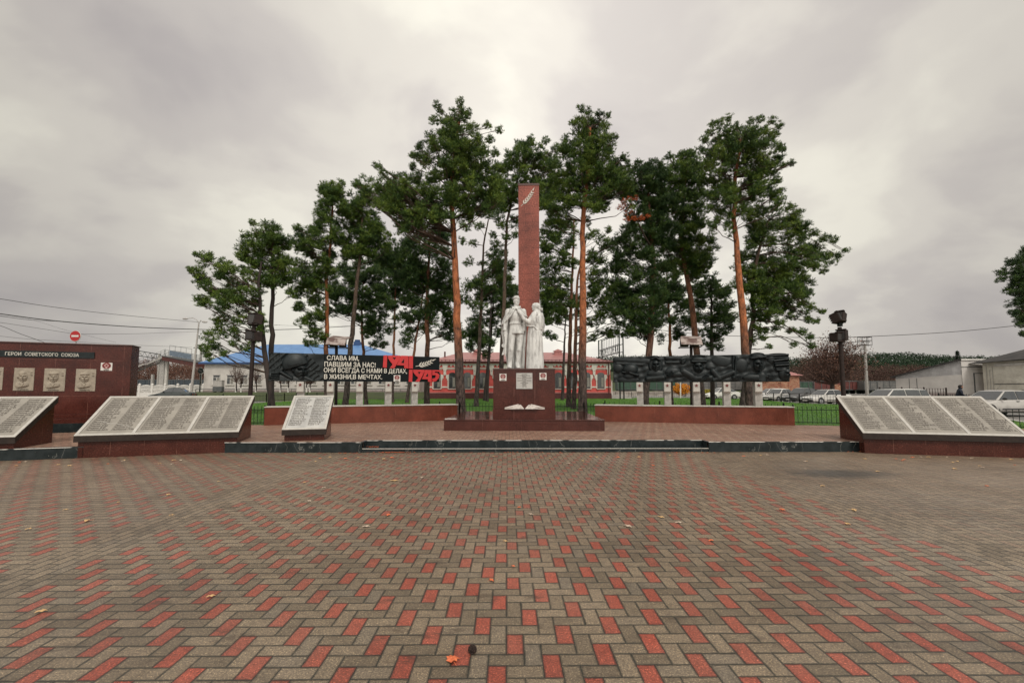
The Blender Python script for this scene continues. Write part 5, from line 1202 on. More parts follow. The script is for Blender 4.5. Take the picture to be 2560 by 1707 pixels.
pine('pine_tree','rightmost pine of the group with drooping boughs reaching out to the right',[(1462,1500),(1485,1300),(1480,1100),(1520,900),(1570,760)],21.5,.155,'bark_g','needles',
 PT('1700,690,28 1620,700,32 1540,710 1740,725,28 1560,780 1640,790 1720,760 1480,780 1830,840,30 1900,865,28 1760,850 1680,870 1590,870 1500,880 1950,880,26 1860,920 1780,930 1930,960,28 2020,940,22 1975,970,24 1900,980,32 1700,970 1600,970 1500,980 1830,1030,30 1890,1060,24 1750,1050 1650,1070 1550,1070 1460,1060 1720,1140 1800,1180,30 1640,1160 1540,1160 1450,1160 1560,1240 1680,1230,34 1620,1280,34 1760,1250,30 1820,1260,28 1880,1290,24 1700,1320,30 1800,1340,28 1850,1350,24 1560,1330,30 1640,1350,30 1540,1440,24 1760,1410,30 1810,1440,28 1700,1400,28 1580,1490,20 1720,1480,24 1820,1490,26 1740,800 1530,820 1610,1020 1490,1120 1590,1110 1700,1020 1800,980 1420,1100 1420,980 1500,1220 1600,1200 1700,1270 1620,1380,30 1570,1290 1480,1300 1500,1380,28 1750,1190 1660,1110 1780,1120 1480,1450,24 1550,1400,26'),45,depthk=.55,droop=.55,**B)
pine('pine_tree','dark pine cut off by the right edge of the picture',[(3130,1700),(3120,1300),(3110,1000)],33,.22,'bark_shaded','needles_d',
 PT('2960,1010,30 3010,1000,30 3060,950 2920,1060,30 3000,1070 3060,1050 2930,1100,26 3020,1120 3070,1130 2960,1170,30 3040,1180 2980,1240,28 3060,1230 3020,1290,32 3060,1330,32 3020,1360,28 3060,1420,28 2990,1300,26 3110,1100 3120,1200 3130,1300 3160,1050 3180,1180 3100,960 3150,1400 3200,1300 3080,1010'),40,**B)

# ================================================================== bare and small trees
def twig_tree(name, label, base, h, cw, ch, col_, trunk_r, white=0.0, group=None, nbr=26, leaf=None, nleaf=0, seed=1, cat='tree', tc='bark_shaded'):
    r = random.Random(seed); t = thing(name, label, cat, tuple(base), 0, group); tb = MB(); cr = MB()
    z0 = h-ch; tb.tube([(0,0,-.05), (.02*h*r.uniform(-1,1), 0, z0*.6), (0, 0, z0+.1*ch)], [trunk_r*1.2, trunk_r, trunk_r*.8], 8); tb.build('trunk', M[tc], t, smooth=True)
    if white: MB().tube([(0,0,-.02), (0,0,white)], [trunk_r*1.32, trunk_r*1.22], 8).build('whitewash', M['conc_white'], t)
    C = []
    for i in range(nbr):
        a = r.uniform(0, 2*math.pi); el_ = r.uniform(.15, 1.35); L = r.uniform(.75, 1.0)
        e = Vector((math.cos(a)*math.cos(el_)*cw/2*L, math.sin(a)*math.cos(el_)*cw/2*L, z0+ch*.12+math.sin(el_)*ch*.85*L))
        s0 = Vector((0, 0, z0+.08*ch*r.random())); mid = s0.lerp(e, .5)+Vector((0, 0, -.08*ch*r.random()))
        cr.tube([s0, mid, e], [trunk_r*.42, trunk_r*.24, trunk_r*.06], 4); C.append(e)
        for k in range(5):
            p = s0.lerp(mid, 1) if k < 2 else mid.lerp(e, .3+.2*(k-2)); d = Vector((r.uniform(-1,1), r.uniform(-1,1), r.uniform(.1,1)))*cw*.16
            cr.tube([p, p+d*.5+Vector((0,0,.02)), p+d], [trunk_r*.16, trunk_r*.1, trunk_r*.03], 3); C.append(p+d)
            for k2 in range(2):
                d2 = d+Vector((r.uniform(-1,1), r.uniform(-1,1), r.uniform(-.2,1)))*cw*.10; cr.tube([p+d*.6, p+d2], [trunk_r*.07, trunk_r*.02], 3)
    cr.build('branches', M[col_], t)
    if nleaf:
        rg = np.random.default_rng(seed); Cn = np.array([tuple(c) for c in C]); ix = rg.integers(0, len(Cn), nleaf); P_ = Cn[ix]+rg.normal(0, cw*.055, (nleaf, 3))
        s_ = cw*.009*(.6+.8*rg.random(nleaf)); a = rg.normal(size=(nleaf, 3)); a /= np.linalg.norm(a, axis=1)[:,None]; b = np.cross(a, rg.normal(size=(nleaf, 3))); b /= np.linalg.norm(b, axis=1)[:,None]
        V_ = np.stack([P_-a*s_[:,None], P_+b*s_[:,None]*.7, P_+a*s_[:,None], P_-b*s_[:,None]*.7], 1).reshape(-1, 3)
        fastmesh('crown', V_, np.arange(4*nleaf).reshape(-1, 4), M[leaf], t)
    return t
M['russet'] = leafmat('russet_leaves', [(.15, (.06,.030,.022)), (.5, (.12,.06,.042)), (.9, (.21,.11,.075))], .7)
M['twigbrown'] = mk('brown_twigs', (.11,.065,.05), (.06,.035,.028), 6, .9)
rb = at(2083, 990, 62); rb.z = .1
twig_tree('russet_tree','broad russet-leaved tree behind the parked cars, crossed by the dark floodlight pole',rb,9.4,9.6,7.6,'twigbrown',.30,leaf='russet',nleaf=6500,nbr=70,seed=3)
pos = ['first','second','third','fourth','fifth','sixth','seventh','eighth']
for i, (px, hh) in enumerate(((574, 4.6), (602, 3.6), (639, 4.6), (700.5, 4.0), (720, 4.0), (766, 3.6), (774.5, 3.6), (915, 3.6))):
    p = at(px+ (15 if i == 0 else 0), 985, 62.5); p.z = bz
    twig_tree('young_tree','small bare round-crowned tree with whitewashed foot, %s from the left before the blue-roofed house' % pos[i], p, hh, 2.6, hh*.72, 'twigbrown', .085, white=.62, group='small whitewashed trees before the blue-roofed house', nbr=26, leaf='russet', nleaf=260, seed=20+i)
# autumn shrubs beside the railway
M['gold'] = leafmat('golden_leaves', [(.15, (.42,.15,.015)), (.5, (.62,.25,.02)), (.9, (.75,.38,.04))], .6)
M['lime'] = leafmat('yellow_green_leaves', [(.15, (.24,.20,.02)), (.5, (.36,.30,.03)), (.9, (.45,.38,.05))], .6)
def shrub(name, label, base, rx, h, mat, n, seed):
    rg = np.random.default_rng(seed); t = thing(name, label, 'shrub', tuple(base)); st_ = MB()
    for i in range(9):
        a = i*.7; st_.tube([(0,0,0), (math.cos(a)*rx*.5, math.sin(a)*rx*.4, h*.4), (math.cos(a)*rx*.8, math.sin(a)*rx*.6, h*.75)], [.04,.03,.01], 4)
    st_.build('stems', M['twigbrown'], t)
    g_ = rg.normal(size=(n, 3)); g_ /= np.linalg.norm(g_, axis=1)[:,None]; lump = 1+.16*np.sin(g_[:,0]*7+g_[:,2]*5)+.12*np.sin(g_[:,1]*9)
    P_ = g_*np.array([rx, rx*.8, h*.5])*(rg.random((n,1))**.25)*lump[:,None]+[0, 0, h*.52]
    s_ = rx*.055*(.6+.8*rg.random(n)); a = rg.normal(size=(n, 3)); a /= np.linalg.norm(a, axis=1)[:,None]; b = np.cross(a, rg.normal(size=(n, 3))); b /= np.linalg.norm(b, axis=1)[:,None]
    V_ = np.stack([P_-a*s_[:,None], P_+b*s_[:,None]*.8, P_+a*s_[:,None], P_-b*s_[:,None]*.8], 1).reshape(-1, 3)
    fastmesh('foliage', V_, np.arange(4*n).reshape(-1, 4), M[mat], t); return t
p = at(1703, 985, 68); p.z = .5; shrub('golden_shrub','round golden-orange shrub seen below the relief of faces',p,1.35,1.75,'gold',2600,1)
p = at(1767, 980, 70); p.z = .62; shrub('lime_shrub','low yellow-green shrub just behind the white liftback car',p,.9,.8,'lime',900,2)
# ================================================================== iron fences
def iron_fence(name, label, pts, h, pitch=.13, post=2.2, th=.009, tip=.05, mat='iron', group=None, rails=(.12, .86), postr=.022, panel=True, zf=None):
    """pts: polyline of ground points"""
    b0 = pts[0]; t = thing(name, label, 'fence', tuple(b0), 0, group)
    for a, b in zip(pts[:-1], pts[1:]):
        L = (Vector((b.x, b.y, 0))-Vector((a.x, a.y, 0))).length; n = max(1, round(L/post)); ang = math.atan2(b.y-a.y, b.x-a.x)
        for k in range(n):
            p = a.lerp(b, k/n)-b0; q = a.lerp(b, (k+1)/n)-b0; seg = (q-p).length
            m = MB()
            for rz in rails: m.box(0, -.012, rz*h-.01, seg, .012, rz*h+.012)
            m_n = max(2, round(seg/pitch))
            for i in range(1, m_n):
                x = seg*i/m_n; m.box(x-th/2, -th/2, .03, x+th/2, th/2, h)
                if tip: m.add([(x-th*1.3,0,h-.01),(x,-th*1.3,h-.01),(x+th*1.3,0,h-.01),(x,th*1.3,h-.01),(x,0,h+tip)], [(0,1,4),(1,2,4),(2,3,4),(3,0,4),(3,2,1,0)])
            m.build('fence_panel', M[mat], t, loc=tuple(p), rot=ang)
            c = MB().box(-postr, -postr, -.1, postr, postr, h+.06); c.ell((0,0,h+.08), (postr*1.2,)*3, 8, 6)
            c.build('post', M[mat], t, loc=tuple(p))
        e = b-b0; MB().box(-postr, -postr, -.1, postr, postr, h+.06).build('post', M[mat], t, loc=tuple(e))
    return t
gz = PZ-.05
fl_a = G(598, 1061.5, gz); fl_b = G(661, 1061.5, gz)
iron_fence('iron_fence','dark iron fence between the long left tablet and the left red granite wall',[fl_a+Vector((-4.4,-.9,0)), fl_a, fl_b],.63, th=.012)
fr_a = G(1984, 1060, gz); fr_b = G(2104, 1062, gz); dd_ = (fr_b-fr_a).normalized()
iron_fence('iron_fence','dark iron fence running from the right granite wall past the right tablet',[fr_a, fr_b, G(2600, 1074, gz)],.62, pitch=.155, th=.012)
def off(P0, P1, d): a = math.atan2(P1.y-P0.y, P1.x-P0.x); n = Vector((-math.sin(a), math.cos(a), 0))*d; return Vector((P0.x+n.x, P0.y+n.y, gz)), Vector((P1.x+n.x, P1.y+n.y, gz))
a_, b_ = off(pl_L0, e1, 1.15); c_, d_ = off(e2, pl_R0, 1.15)
cm1 = Vector((mo.x-.1, mo.y+5.25, gz)); cm2 = Vector((mo.x+PW+.3, mo.y+5.05, gz))
iron_fence('iron_fence','dark iron fence behind the left planter wall and the back of the plinth',[a_, b_+Vector((-.5,.1,0)), cm1, cm2, c_+Vector((.3,.2,0))],.66, pitch=.14, th=.011)
iron_fence('iron_fence','dark iron fence whose spikes show above the right planter wall',[c_+Vector((.35,.2,0)), d_],.72, pitch=.2, th=.011)
lowpts = [far[i]+Vector((0,.05,0)) for i in range(1, len(far)-3)]
iron_fence('low_fence','long low dark fence along the roadside edge of the lawn',lowpts,.82, pitch=.28, post=2.6, th=.016, tip=.03, postr=.035, rails=(.25,.84))
# brown railing and low dark fence on the right behind the estate car
ra, rb2 = at(2200, 985, 44), at(2366, 985, 44); ra.z = rb2.z = 0; 
iron_fence('metal_railing','brown metal railing in front of the grey shed behind the white estate car',[ra, rb2],1.55, pitch=.28, post=2.2, th=.03, tip=0, mat='pole', rails=(.5,.75,.98), postr=.05)
ra, rb2 = at(2347, 992, 29), at(2440, 992, 29); ra.z = rb2.z = 0
iron_fence('low_fence','short dark fence the man in the navy jacket stands behind',[ra, rb2],1.12, pitch=.16, post=1.2, th=.02, tip=.03, rails=(.3,.93), postr=.03)

# ================================================================== posts, lamps, signs
def floodlight_box(m, c, w, h, d, yaw, tiltx=0.0):
    R = Matrix.Translation(c) @ Matrix.Rotation(yaw, 4, 'Z') @ Matrix.Rotation(tiltx, 4, 'X')
    m.box(-w/2, -d/2, -h/2, w/2, d/2, h/2, R); m.box(-w/2-.02, -d/2-.04, h/2-.02, w/2+.02, -d/2+.06, h/2+.02, R); m.box(-w/2-.02, -d/2-.04, -h/2-.02, w/2+.02, -d/2+.02, -h/2+.02, R)
    for i in range(4): m.box(-w/2+.03, d/2, -h/2+.04+i*h/4.6, w/2-.03, d/2+.05, -h/2+.07+i*h/4.6, R)
    return R
def flood_pole(label, pxb, Y, pxt, ytop, boxes):
    b = at(pxb, 1000, Y); b.z = gz-.1; tpt = at(pxt, ytop, Y); t = thing('floodlight_pole', label, 'floodlight pole', tuple(b)); e = tpt-b
    MB().tube([(0,0,0), e], [.075, .062], 12).build('pole', M['pole'], t, smooth=True)
    MB().box(-.11,-.11,.0,.11,.11,.14).build('foot', M['pole'], t)
    for (px, py, w, h, yaw, tl) in boxes:
        c = at(px, py, Y)-b; m = MB(); floodlight_box(m, c, w, h, .26, rad(yaw), rad(tl)); lamp = m.build('floodlight', M['pole'], t, bevel=.008)
        R = Matrix.Translation(c) @ Matrix.Rotation(rad(yaw), 4, 'Z') @ Matrix.Rotation(rad(tl), 4, 'X')
        MB().box(-w/2+.03, -.142, -h/2+.04, w/2-.03, -.132, h/2-.04, R).build('lens', M['lamp_glass'], lamp)
    return t, b
Yr = 14.6
t, b = flood_pole('brown floodlight pole with two stacked lamp boxes beside the right tablet', 2110, Yr, 2099, 818, [(2091,843,.32,.30,20,0),(2106,838,.26,.36,-55,0),(2092,795,.30,.34,28,-22),(2103,793,.22,.34,-60,-20)])
j = at(2100, 816, Yr)-b; q = at(2097, 800, Yr)-b
m_ = MB().tube([j, j+(q-j)*.5+Vector((.05,0,0)), q], .022, 8); m_.tube([j+Vector((-.03,0,.03)), at(2108, 808, Yr)-b], .012, 6); m_.box(j.x-.06, j.y-.05, j.z, j.x+.06, j.y+.05, j.z+.12); m_.box(j.x-.09, j.y-.03, j.z+.14, j.x+.05, j.y+.03, j.z+.17)
m_.tube([j+Vector((.02,-.02,.05)), at(2109,803,Yr)-b+Vector((0,0,.02))], .008, 5); m_.build('bracket', M['iron'], t)
t, b = flood_pole('brown floodlight pole with two stacked lamp boxes among the leftmost pines', 624, 15.6, 636, 800, [(626,838,.30,.34,25,0),(642,841,.30,.34,-40,0),(633,800,.30,.40,20,-10),(645,798,.24,.36,-50,-10)])
def flood_roof(label, px, Y, ytop, w, kind):
    b = at(px, 1000, Y); b.z = .1; tpt = at(px, ytop, Y)-b; t = thing('floodlight_shelter', label, 'floodlight', tuple(b), 0)
    MB().tube([(0,0,0), tpt+Vector((0,0,.1))], .06, 10).build('pole', M['pole'], t)
    z = tpt.z; r = MB(); R = Matrix.Translation((0,0,z)) @ Matrix.Rotation(rad(-14 if kind else 12), 4, 'Z')
    r.add([(-w/2,-.35,.32),(w/2,-.35,.28),(w/2+.12,.35,.46),(-w/2+.12,.35,.50),(-w/2,-.35,.35),(w/2,-.35,.31),(w/2+.12,.35,.49),(-w/2+.12,.35,.53)], [(3,2,1,0),(4,5,6,7),(0,1,5,4),(1,2,6,5),(2,3,7,6),(3,0,4,7)], R)
    r.add([(-w/2,-.35,.33),(-w/2,-.62,.08),(w/2,-.62,.04),(w/2,-.35,.29),(-w/2,-.33,.31),(-w/2,-.60,.06),(w/2,-.60,.02),(w/2,-.33,.27)], [(0,1,2,3),(7,6,5,4),(0,4,5,1),(1,5,6,2),(2,6,7,3),(3,7,4,0)], R)
    r.build('roof', M['rusty'], t)
    f = MB(); 
    for x in (-w/2, 0, w/2): f.tube([R @ Vector((x,-.3,.0)), R @ Vector((x,-.3,.33))], .015, 5)
    f.tube([R @ Vector((-w/2,-.3,0)), R @ Vector((w/2,-.3,0))], .018, 5); f.tube([R @ Vector((-w/2,.3,.0)), R @ Vector((w/2,.3,0))], .018, 5); f.tube([R @ Vector((-w/2,-.3,0)), R @ Vector((-w/2,.3,0))], .018, 5); f.tube([R @ Vector((w/2,-.3,0)), R @ Vector((w/2,.3,0))], .018, 5)
    f.build('frame', M['pole'], t)
    for x in (-w*.25, w*.25):
        m = MB(); c = R @ Vector((x, 0, .17)); floodlight_box(m, c, w*.36, .26, .22, rad(-14 if kind else 12), rad(-25)); m.build('floodlight', M['pole'], t)
    return t
flood_roof('floodlights under a small tilted sheet-metal roof above the verse wall', 841, 17.8, 869, .72, 0)
flood_roof('floodlights under a small sheet-metal roof above the relief of faces', 1728, 18.2, 868, .82, 1)
# street lamp on the left
Y = 56; b = at(477, 985, Y); b.z = .3; t = thing('street_lamp','tall galvanised double-arm street lamp left of the blue-roofed house','street lamp',tuple(b)); tp_ = at(497, 809, Y)-b
MB().tube([(0,0,0), tp_*.5, tp_], [.17,.13,.08], 10).build('pole', M['galv'], t, smooth=True)
for sgn, (ex, ey) in ((0, (466, 796.5)), (1, (508, 804.5))):
    e = at(ex, ey, Y)-b; m = MB(); m.tube([tp_, tp_+Vector(((-.25 if sgn == 0 else .25),0,.45)), tp_.lerp(e, .45)+Vector((0,0,.45 if sgn == 0 else .3)), e], .045, 6); arm = m.build('arm', M['galv'], t)
    MB().ell(tuple(e+Vector(((-.15 if sgn == 0 else .2),0,-.02))), (.36,.16,.12), 12, 8).build('lamp_head', M['galv'], arm, smooth=True)
# round no-entry sign above the portrait wall
Y = 27; c = at(188.8, 840, Y); b = Vector((c.x, c.y+.05, 0)); t = thing('road_sign','round red no-entry sign standing up above the portrait wall','road sign',tuple(b)); R_ = .335
MB().tube([(0,0,0), (0,0,c.z+.2)], .03, 8).build('post', M['galv'], t)
pl_ = MB(); pl_.tube([(0,-.075,c.z), (0,-.045,c.z)], R_, 36); disc = pl_.build('disc', M['white'], t)
pr = MB(); pr.tube([(0,-.08,c.z), (0,-.0755,c.z)], R_*.955, 36); pr.build('red_face', M['signred'], disc)
MB().box(-.215, -.088, c.z-.055, .215, -.0805, c.z+.055).build('white_bar', M['white'], disc)
# utility cabinet, round railway signal
p = at(545.5, 985, 60.5); p.z = bz-.02; t = thing('utility_cabinet','grey electrical cabinet with darker lower doors before the blue-roofed house','cabinet',tuple(p))
MB().box(-.6,-.3,.8,.6,.3,1.62).build('upper_box', M['galv'], t, bevel=.02); MB().box(-.61,-.31,.1,.61,.31,.79).build('lower_box', M['steel'], t, bevel=.02); MB().box(-.5,-.25,0,-.4,.25,.1).box(.4,-.25,0,.5,.25,.1).build('feet', M['iron'], t)
MB().box(-.62,-.34,1.62,.62,.34,1.67).build('top', M['galv'], t)
p = at(499, 985, 66); p.z = .9; t = thing('railway_signal','round black railway signal on a thin mast beside the white fence','railway signal',tuple(p)); cz = at(501, 927, 66).z-.9
MB().tube([(0,0,0),(0,0,cz+.4)], .08, 8).build('mast', M['iron'], t)
m = MB(); m.tube([(.1,-.2,cz),(.1,-.05,cz)], .42, 20); m.build('disc', M['iron'], t)
for k, (dx, dz) in enumerate(((.1,.0),(-.06,.1),(.28,-.08))): MB().tube([(dx,-.28,cz+dz),(dx,-.2,cz+dz)], .09, 12).build('signal_lens', M['lamp_glass'], t)
m = MB(); m.tube([(.42,-.15,cz+.25),(.62,-.15,cz),(.5,-.15,cz-.35),(.1,-.15,cz-.45)], .045, 6); m.build('guard_ring', M['galv'], t)
# masts
def mast(name, label, cat, px, pyb, pyt, Y, r, mat, dpx=0, zb=0.0):
    b = at(px, pyb, Y); b.z = zb; e = at(px+dpx, pyt, Y)-b; t = thing(name, label, cat, tuple(b)); MB().tube([(0,0,0), e], [r, r*.75], 8).build('mast', M[mat], t); return t, b, e
t, b, e = mast('lighting_mast','tall concrete mast with a railed platform on top, right of the russet tree','mast',2168,985,860,72,.24,'stele',-6)
m = MB(); w_ = .9
for z in (0, .75, 1.35):
    for a, c in (((-w_,-.4),(w_,-.4)),((w_,-.4),(w_,.4)),((w_,.4),(-w_,.4)),((-w_,.4),(-w_,-.4))): m.tube([e+Vector((a[0],a[1],z-.2)), e+Vector((c[0],c[1],z-.2))], .04, 5)
for x in (-w_, 0, w_):
    for y in (-.4, .4): m.tube([e+Vector((x,y,-.2)), e+Vector((x,y,1.2))], .035, 5)
m.tube([e+Vector((-4.6,0,.3)), e+Vector((w_,0,.3))], .05, 5); m.tube([e+Vector((-4.6,0,-.3)), e+Vector((w_,0,-.2))], .05, 5)
for i in range(9): m.tube([e+Vector((-4.6+i*.5,0,.3 if i % 2 else -.3)), e+Vector((-4.1+i*.5,0,-.28 if i % 2 else .3))], .025, 4)
m.build('top_platform', M['pole'], t)
for px, pyb, pyt, Y, lab in ((333, 985, 876, 86, 'concrete railway mast left of the footbridge stairs'), (502, 985, 862, 84, 'concrete railway mast right of the footbridge deck, partly behind the white house')):
    t, b, e = mast('railway_mast', lab, 'mast', px, pyb, pyt, Y, .22, 'stele', 0)
    m = MB(); m.tube([e+Vector((-1.4,0,-.6)), e+Vector((1.6,0,-.6))], .06, 5); m.tube([e+Vector((-1.1,0,-.1)), e+Vector((1.2,0,-.1))], .05, 5)
    m.tube([e+Vector((-1.4,0,-.6)), e+Vector((0,0,.1))], .03, 5); m.build('crossarm', M['steel'], t)
    for x in (-1.2, 0.9, 1.4): MB().cyl(tuple(e+Vector((x,0,-.56))), .07, .22, 8).build('insulator', M['conc_white'], t)
for px, pyt, lab in ((1529, 952, 'short pale post between the pink house and the first star stele'), (1701, 955, 'pale post in front of the golden shrub')):
    t, b, e = mast('post', lab, 'post', px, 985, pyt, 62, .11, 'conc_white', 0, .1)
    MB().box(e.x-.14, e.y-.14, e.z, e.x+.14, e.y+.14, e.z+.06).build('cap', M['conc_white'], t)
# rooftop sign gantry: steel frame with two rows of letters
Y = 66; g0, g1 = at(1501, 890, Y), at(1553, 868, 56)
ga = math.atan2(g1.y-g0.y, g1.x-g0.x); L = math.hypot(g1.x-g0.x, g1.y-g0.y); b = Vector((g0.x, g0.y, .1)); zA = g0.z
t = thing('sign_gantry','dark steel sign gantry with railed top beyond the right end of the pink house','sign gantry',tuple(b), ga); m = MB(); h0 = at(1501, 893, Y).z-.1; h1 = at(1553, 872, 56).z-.1
def gl(x, z): return (x, 0, h0+(h1-h0)*x/L*0+z)
for y in (-.25, .25):
    for z, z2 in ((0,0), (1.0,1.0), (2.5,2.5)): m.tube([(0,y,h0+z), (L,y,h0+z2)], .05, 5)
for i in range(13):
    x = L*i/12; m.tube([(x,-.25,h0), (x,-.25,h0+2.5)], .022, 4)
for x in (0, L): m.tube([(x,-.25,0), (x,-.25,h0+2.6)], .09, 6); m.tube([(x,.25,0), (x,.25,h0+2.6)], .09, 6)
m.tube([(0,.25,h0-.7),(L,.25,h0-.7)], .04, 5)
for i in range(8): m.tube([(L*i/8,.25,h0-(.7 if i % 2 else 0)), (L*(i+1)/8,.25,h0-(0 if i % 2 else .7))], .025, 4)
m.build('frame', M['iron'], t)
lt = MB()
for i in range(11):          # the lettering is weathered strokes; build the strokes as cut shapes
    x = .2+(L-.4)*i/11; s_ = (L-.4)/11*.72
    for k in range(3):
        a = (i*7+k*5) % 4
        if a == 0: lt.box(x+s_*k*.4, -.31, h0+.12, x+s_*k*.4+.09, -.28, h0+.9)
        elif a == 1: lt.box(x, -.31, h0+.12+k*.34, x+s_, -.28, h0+.20+k*.34)
        elif a == 2: lt.add([(x,-.31,h0+.12),(x+.1,-.31,h0+.12),(x+s_,-.31,h0+.9),(x+s_-.1,-.31,h0+.9)], [(0,1,2,3)])
        else: lt.box(x+s_-.09, -.31, h0+.12, x+s_, -.28, h0+.9)
lt.build('letters', M['iron'], t)

# ================================================================== overhead wires
def wire(label, pts, r, sagless=True):
    """pts: (px,py,Y) points along the cable"""
    P_ = [at(px, py, Y) for px, py, Y in pts]; q = []
    for i in range(len(P_)-1):
        p0 = P_[max(i-1,0)]; p1 = P_[i]; p2 = P_[i+1]; p3 = P_[min(i+2, len(P_)-1)]
        for k in range(8):
            s_ = k/8; q.append(.5*((2*p1)+(p2-p0)*s_+(2*p0-5*p1+4*p2-p3)*s_*s_+(3*p1-p0-3*p2+p3)*s_**3))
    q.append(P_[-1]); b = q[0].copy(); o = MB().tube([p-b for p in q], r, 5).build('overhead_cable', M['wire'], None, loc=tuple(b)); tag(o, label, 'cable'); return o
wire('highest overhead cable on the left, running down to the street lamp', [(-60,740,34),(0,747,35),(130,767,40),(300,787,47),(497,805,56)], .022)
wire('thick double overhead cable sweeping from the left edge behind the pines', [(-60,777,22),(0,784.5,22.5),(137,802,24),(300,815,27),(420,821,30),(560,824.5,33),(700,824,36),(850,817,40),(1060,803,45)], .026)
wire('lower strand of the thick overhead cable at the left edge', [(-60,784,22),(0,790,22.6),(70,799,23.4),(137,802.5,24)], .012)
wire('thin overhead cable meeting the no-entry sign from the left edge', [(-60,798,28),(0,806,29),(80,818,30),(176,833,31)], .012)
wire('thin nearly level overhead cable from the no-entry sign to the pines', [(200,835,31),(320,834.5,36),(400,832,40),(520,827,48),(700,812,58)], .012)
wire('steep overhead cable cut off by the top of the portrait wall', [(-60,800,26),(0,814,26),(50,834,26),(100,852,26),(150,872,26)], .014)
wire('faint low overhead cable just above the portrait wall', [(-60,832,40),(0,840,40),(80,848,42),(200,855,46),(320,862,50),(480,868,60)], .014)
wire('faint slanting overhead cable passing behind the no-entry sign', [(-40,788,60),(60,795,60),(175,828,60),(290,856,60)], .012)
wire('overhead cable at the right from behind the pines to the edge pine', [(1440,800,30),(1525,810,30),(1640,824,30),(1760,836,30),(1875,841,29),(2000,843.5,28),(2100,843.5,28),(2250,837.5,27),(2400,828,26.5),(2560,812,26),(2640,803,26)], .018)
wire('second thin overhead cable passing above the blue roof', [(686,812,60),(800,816,62),(950,812,66),(1090,800,70)], .015)

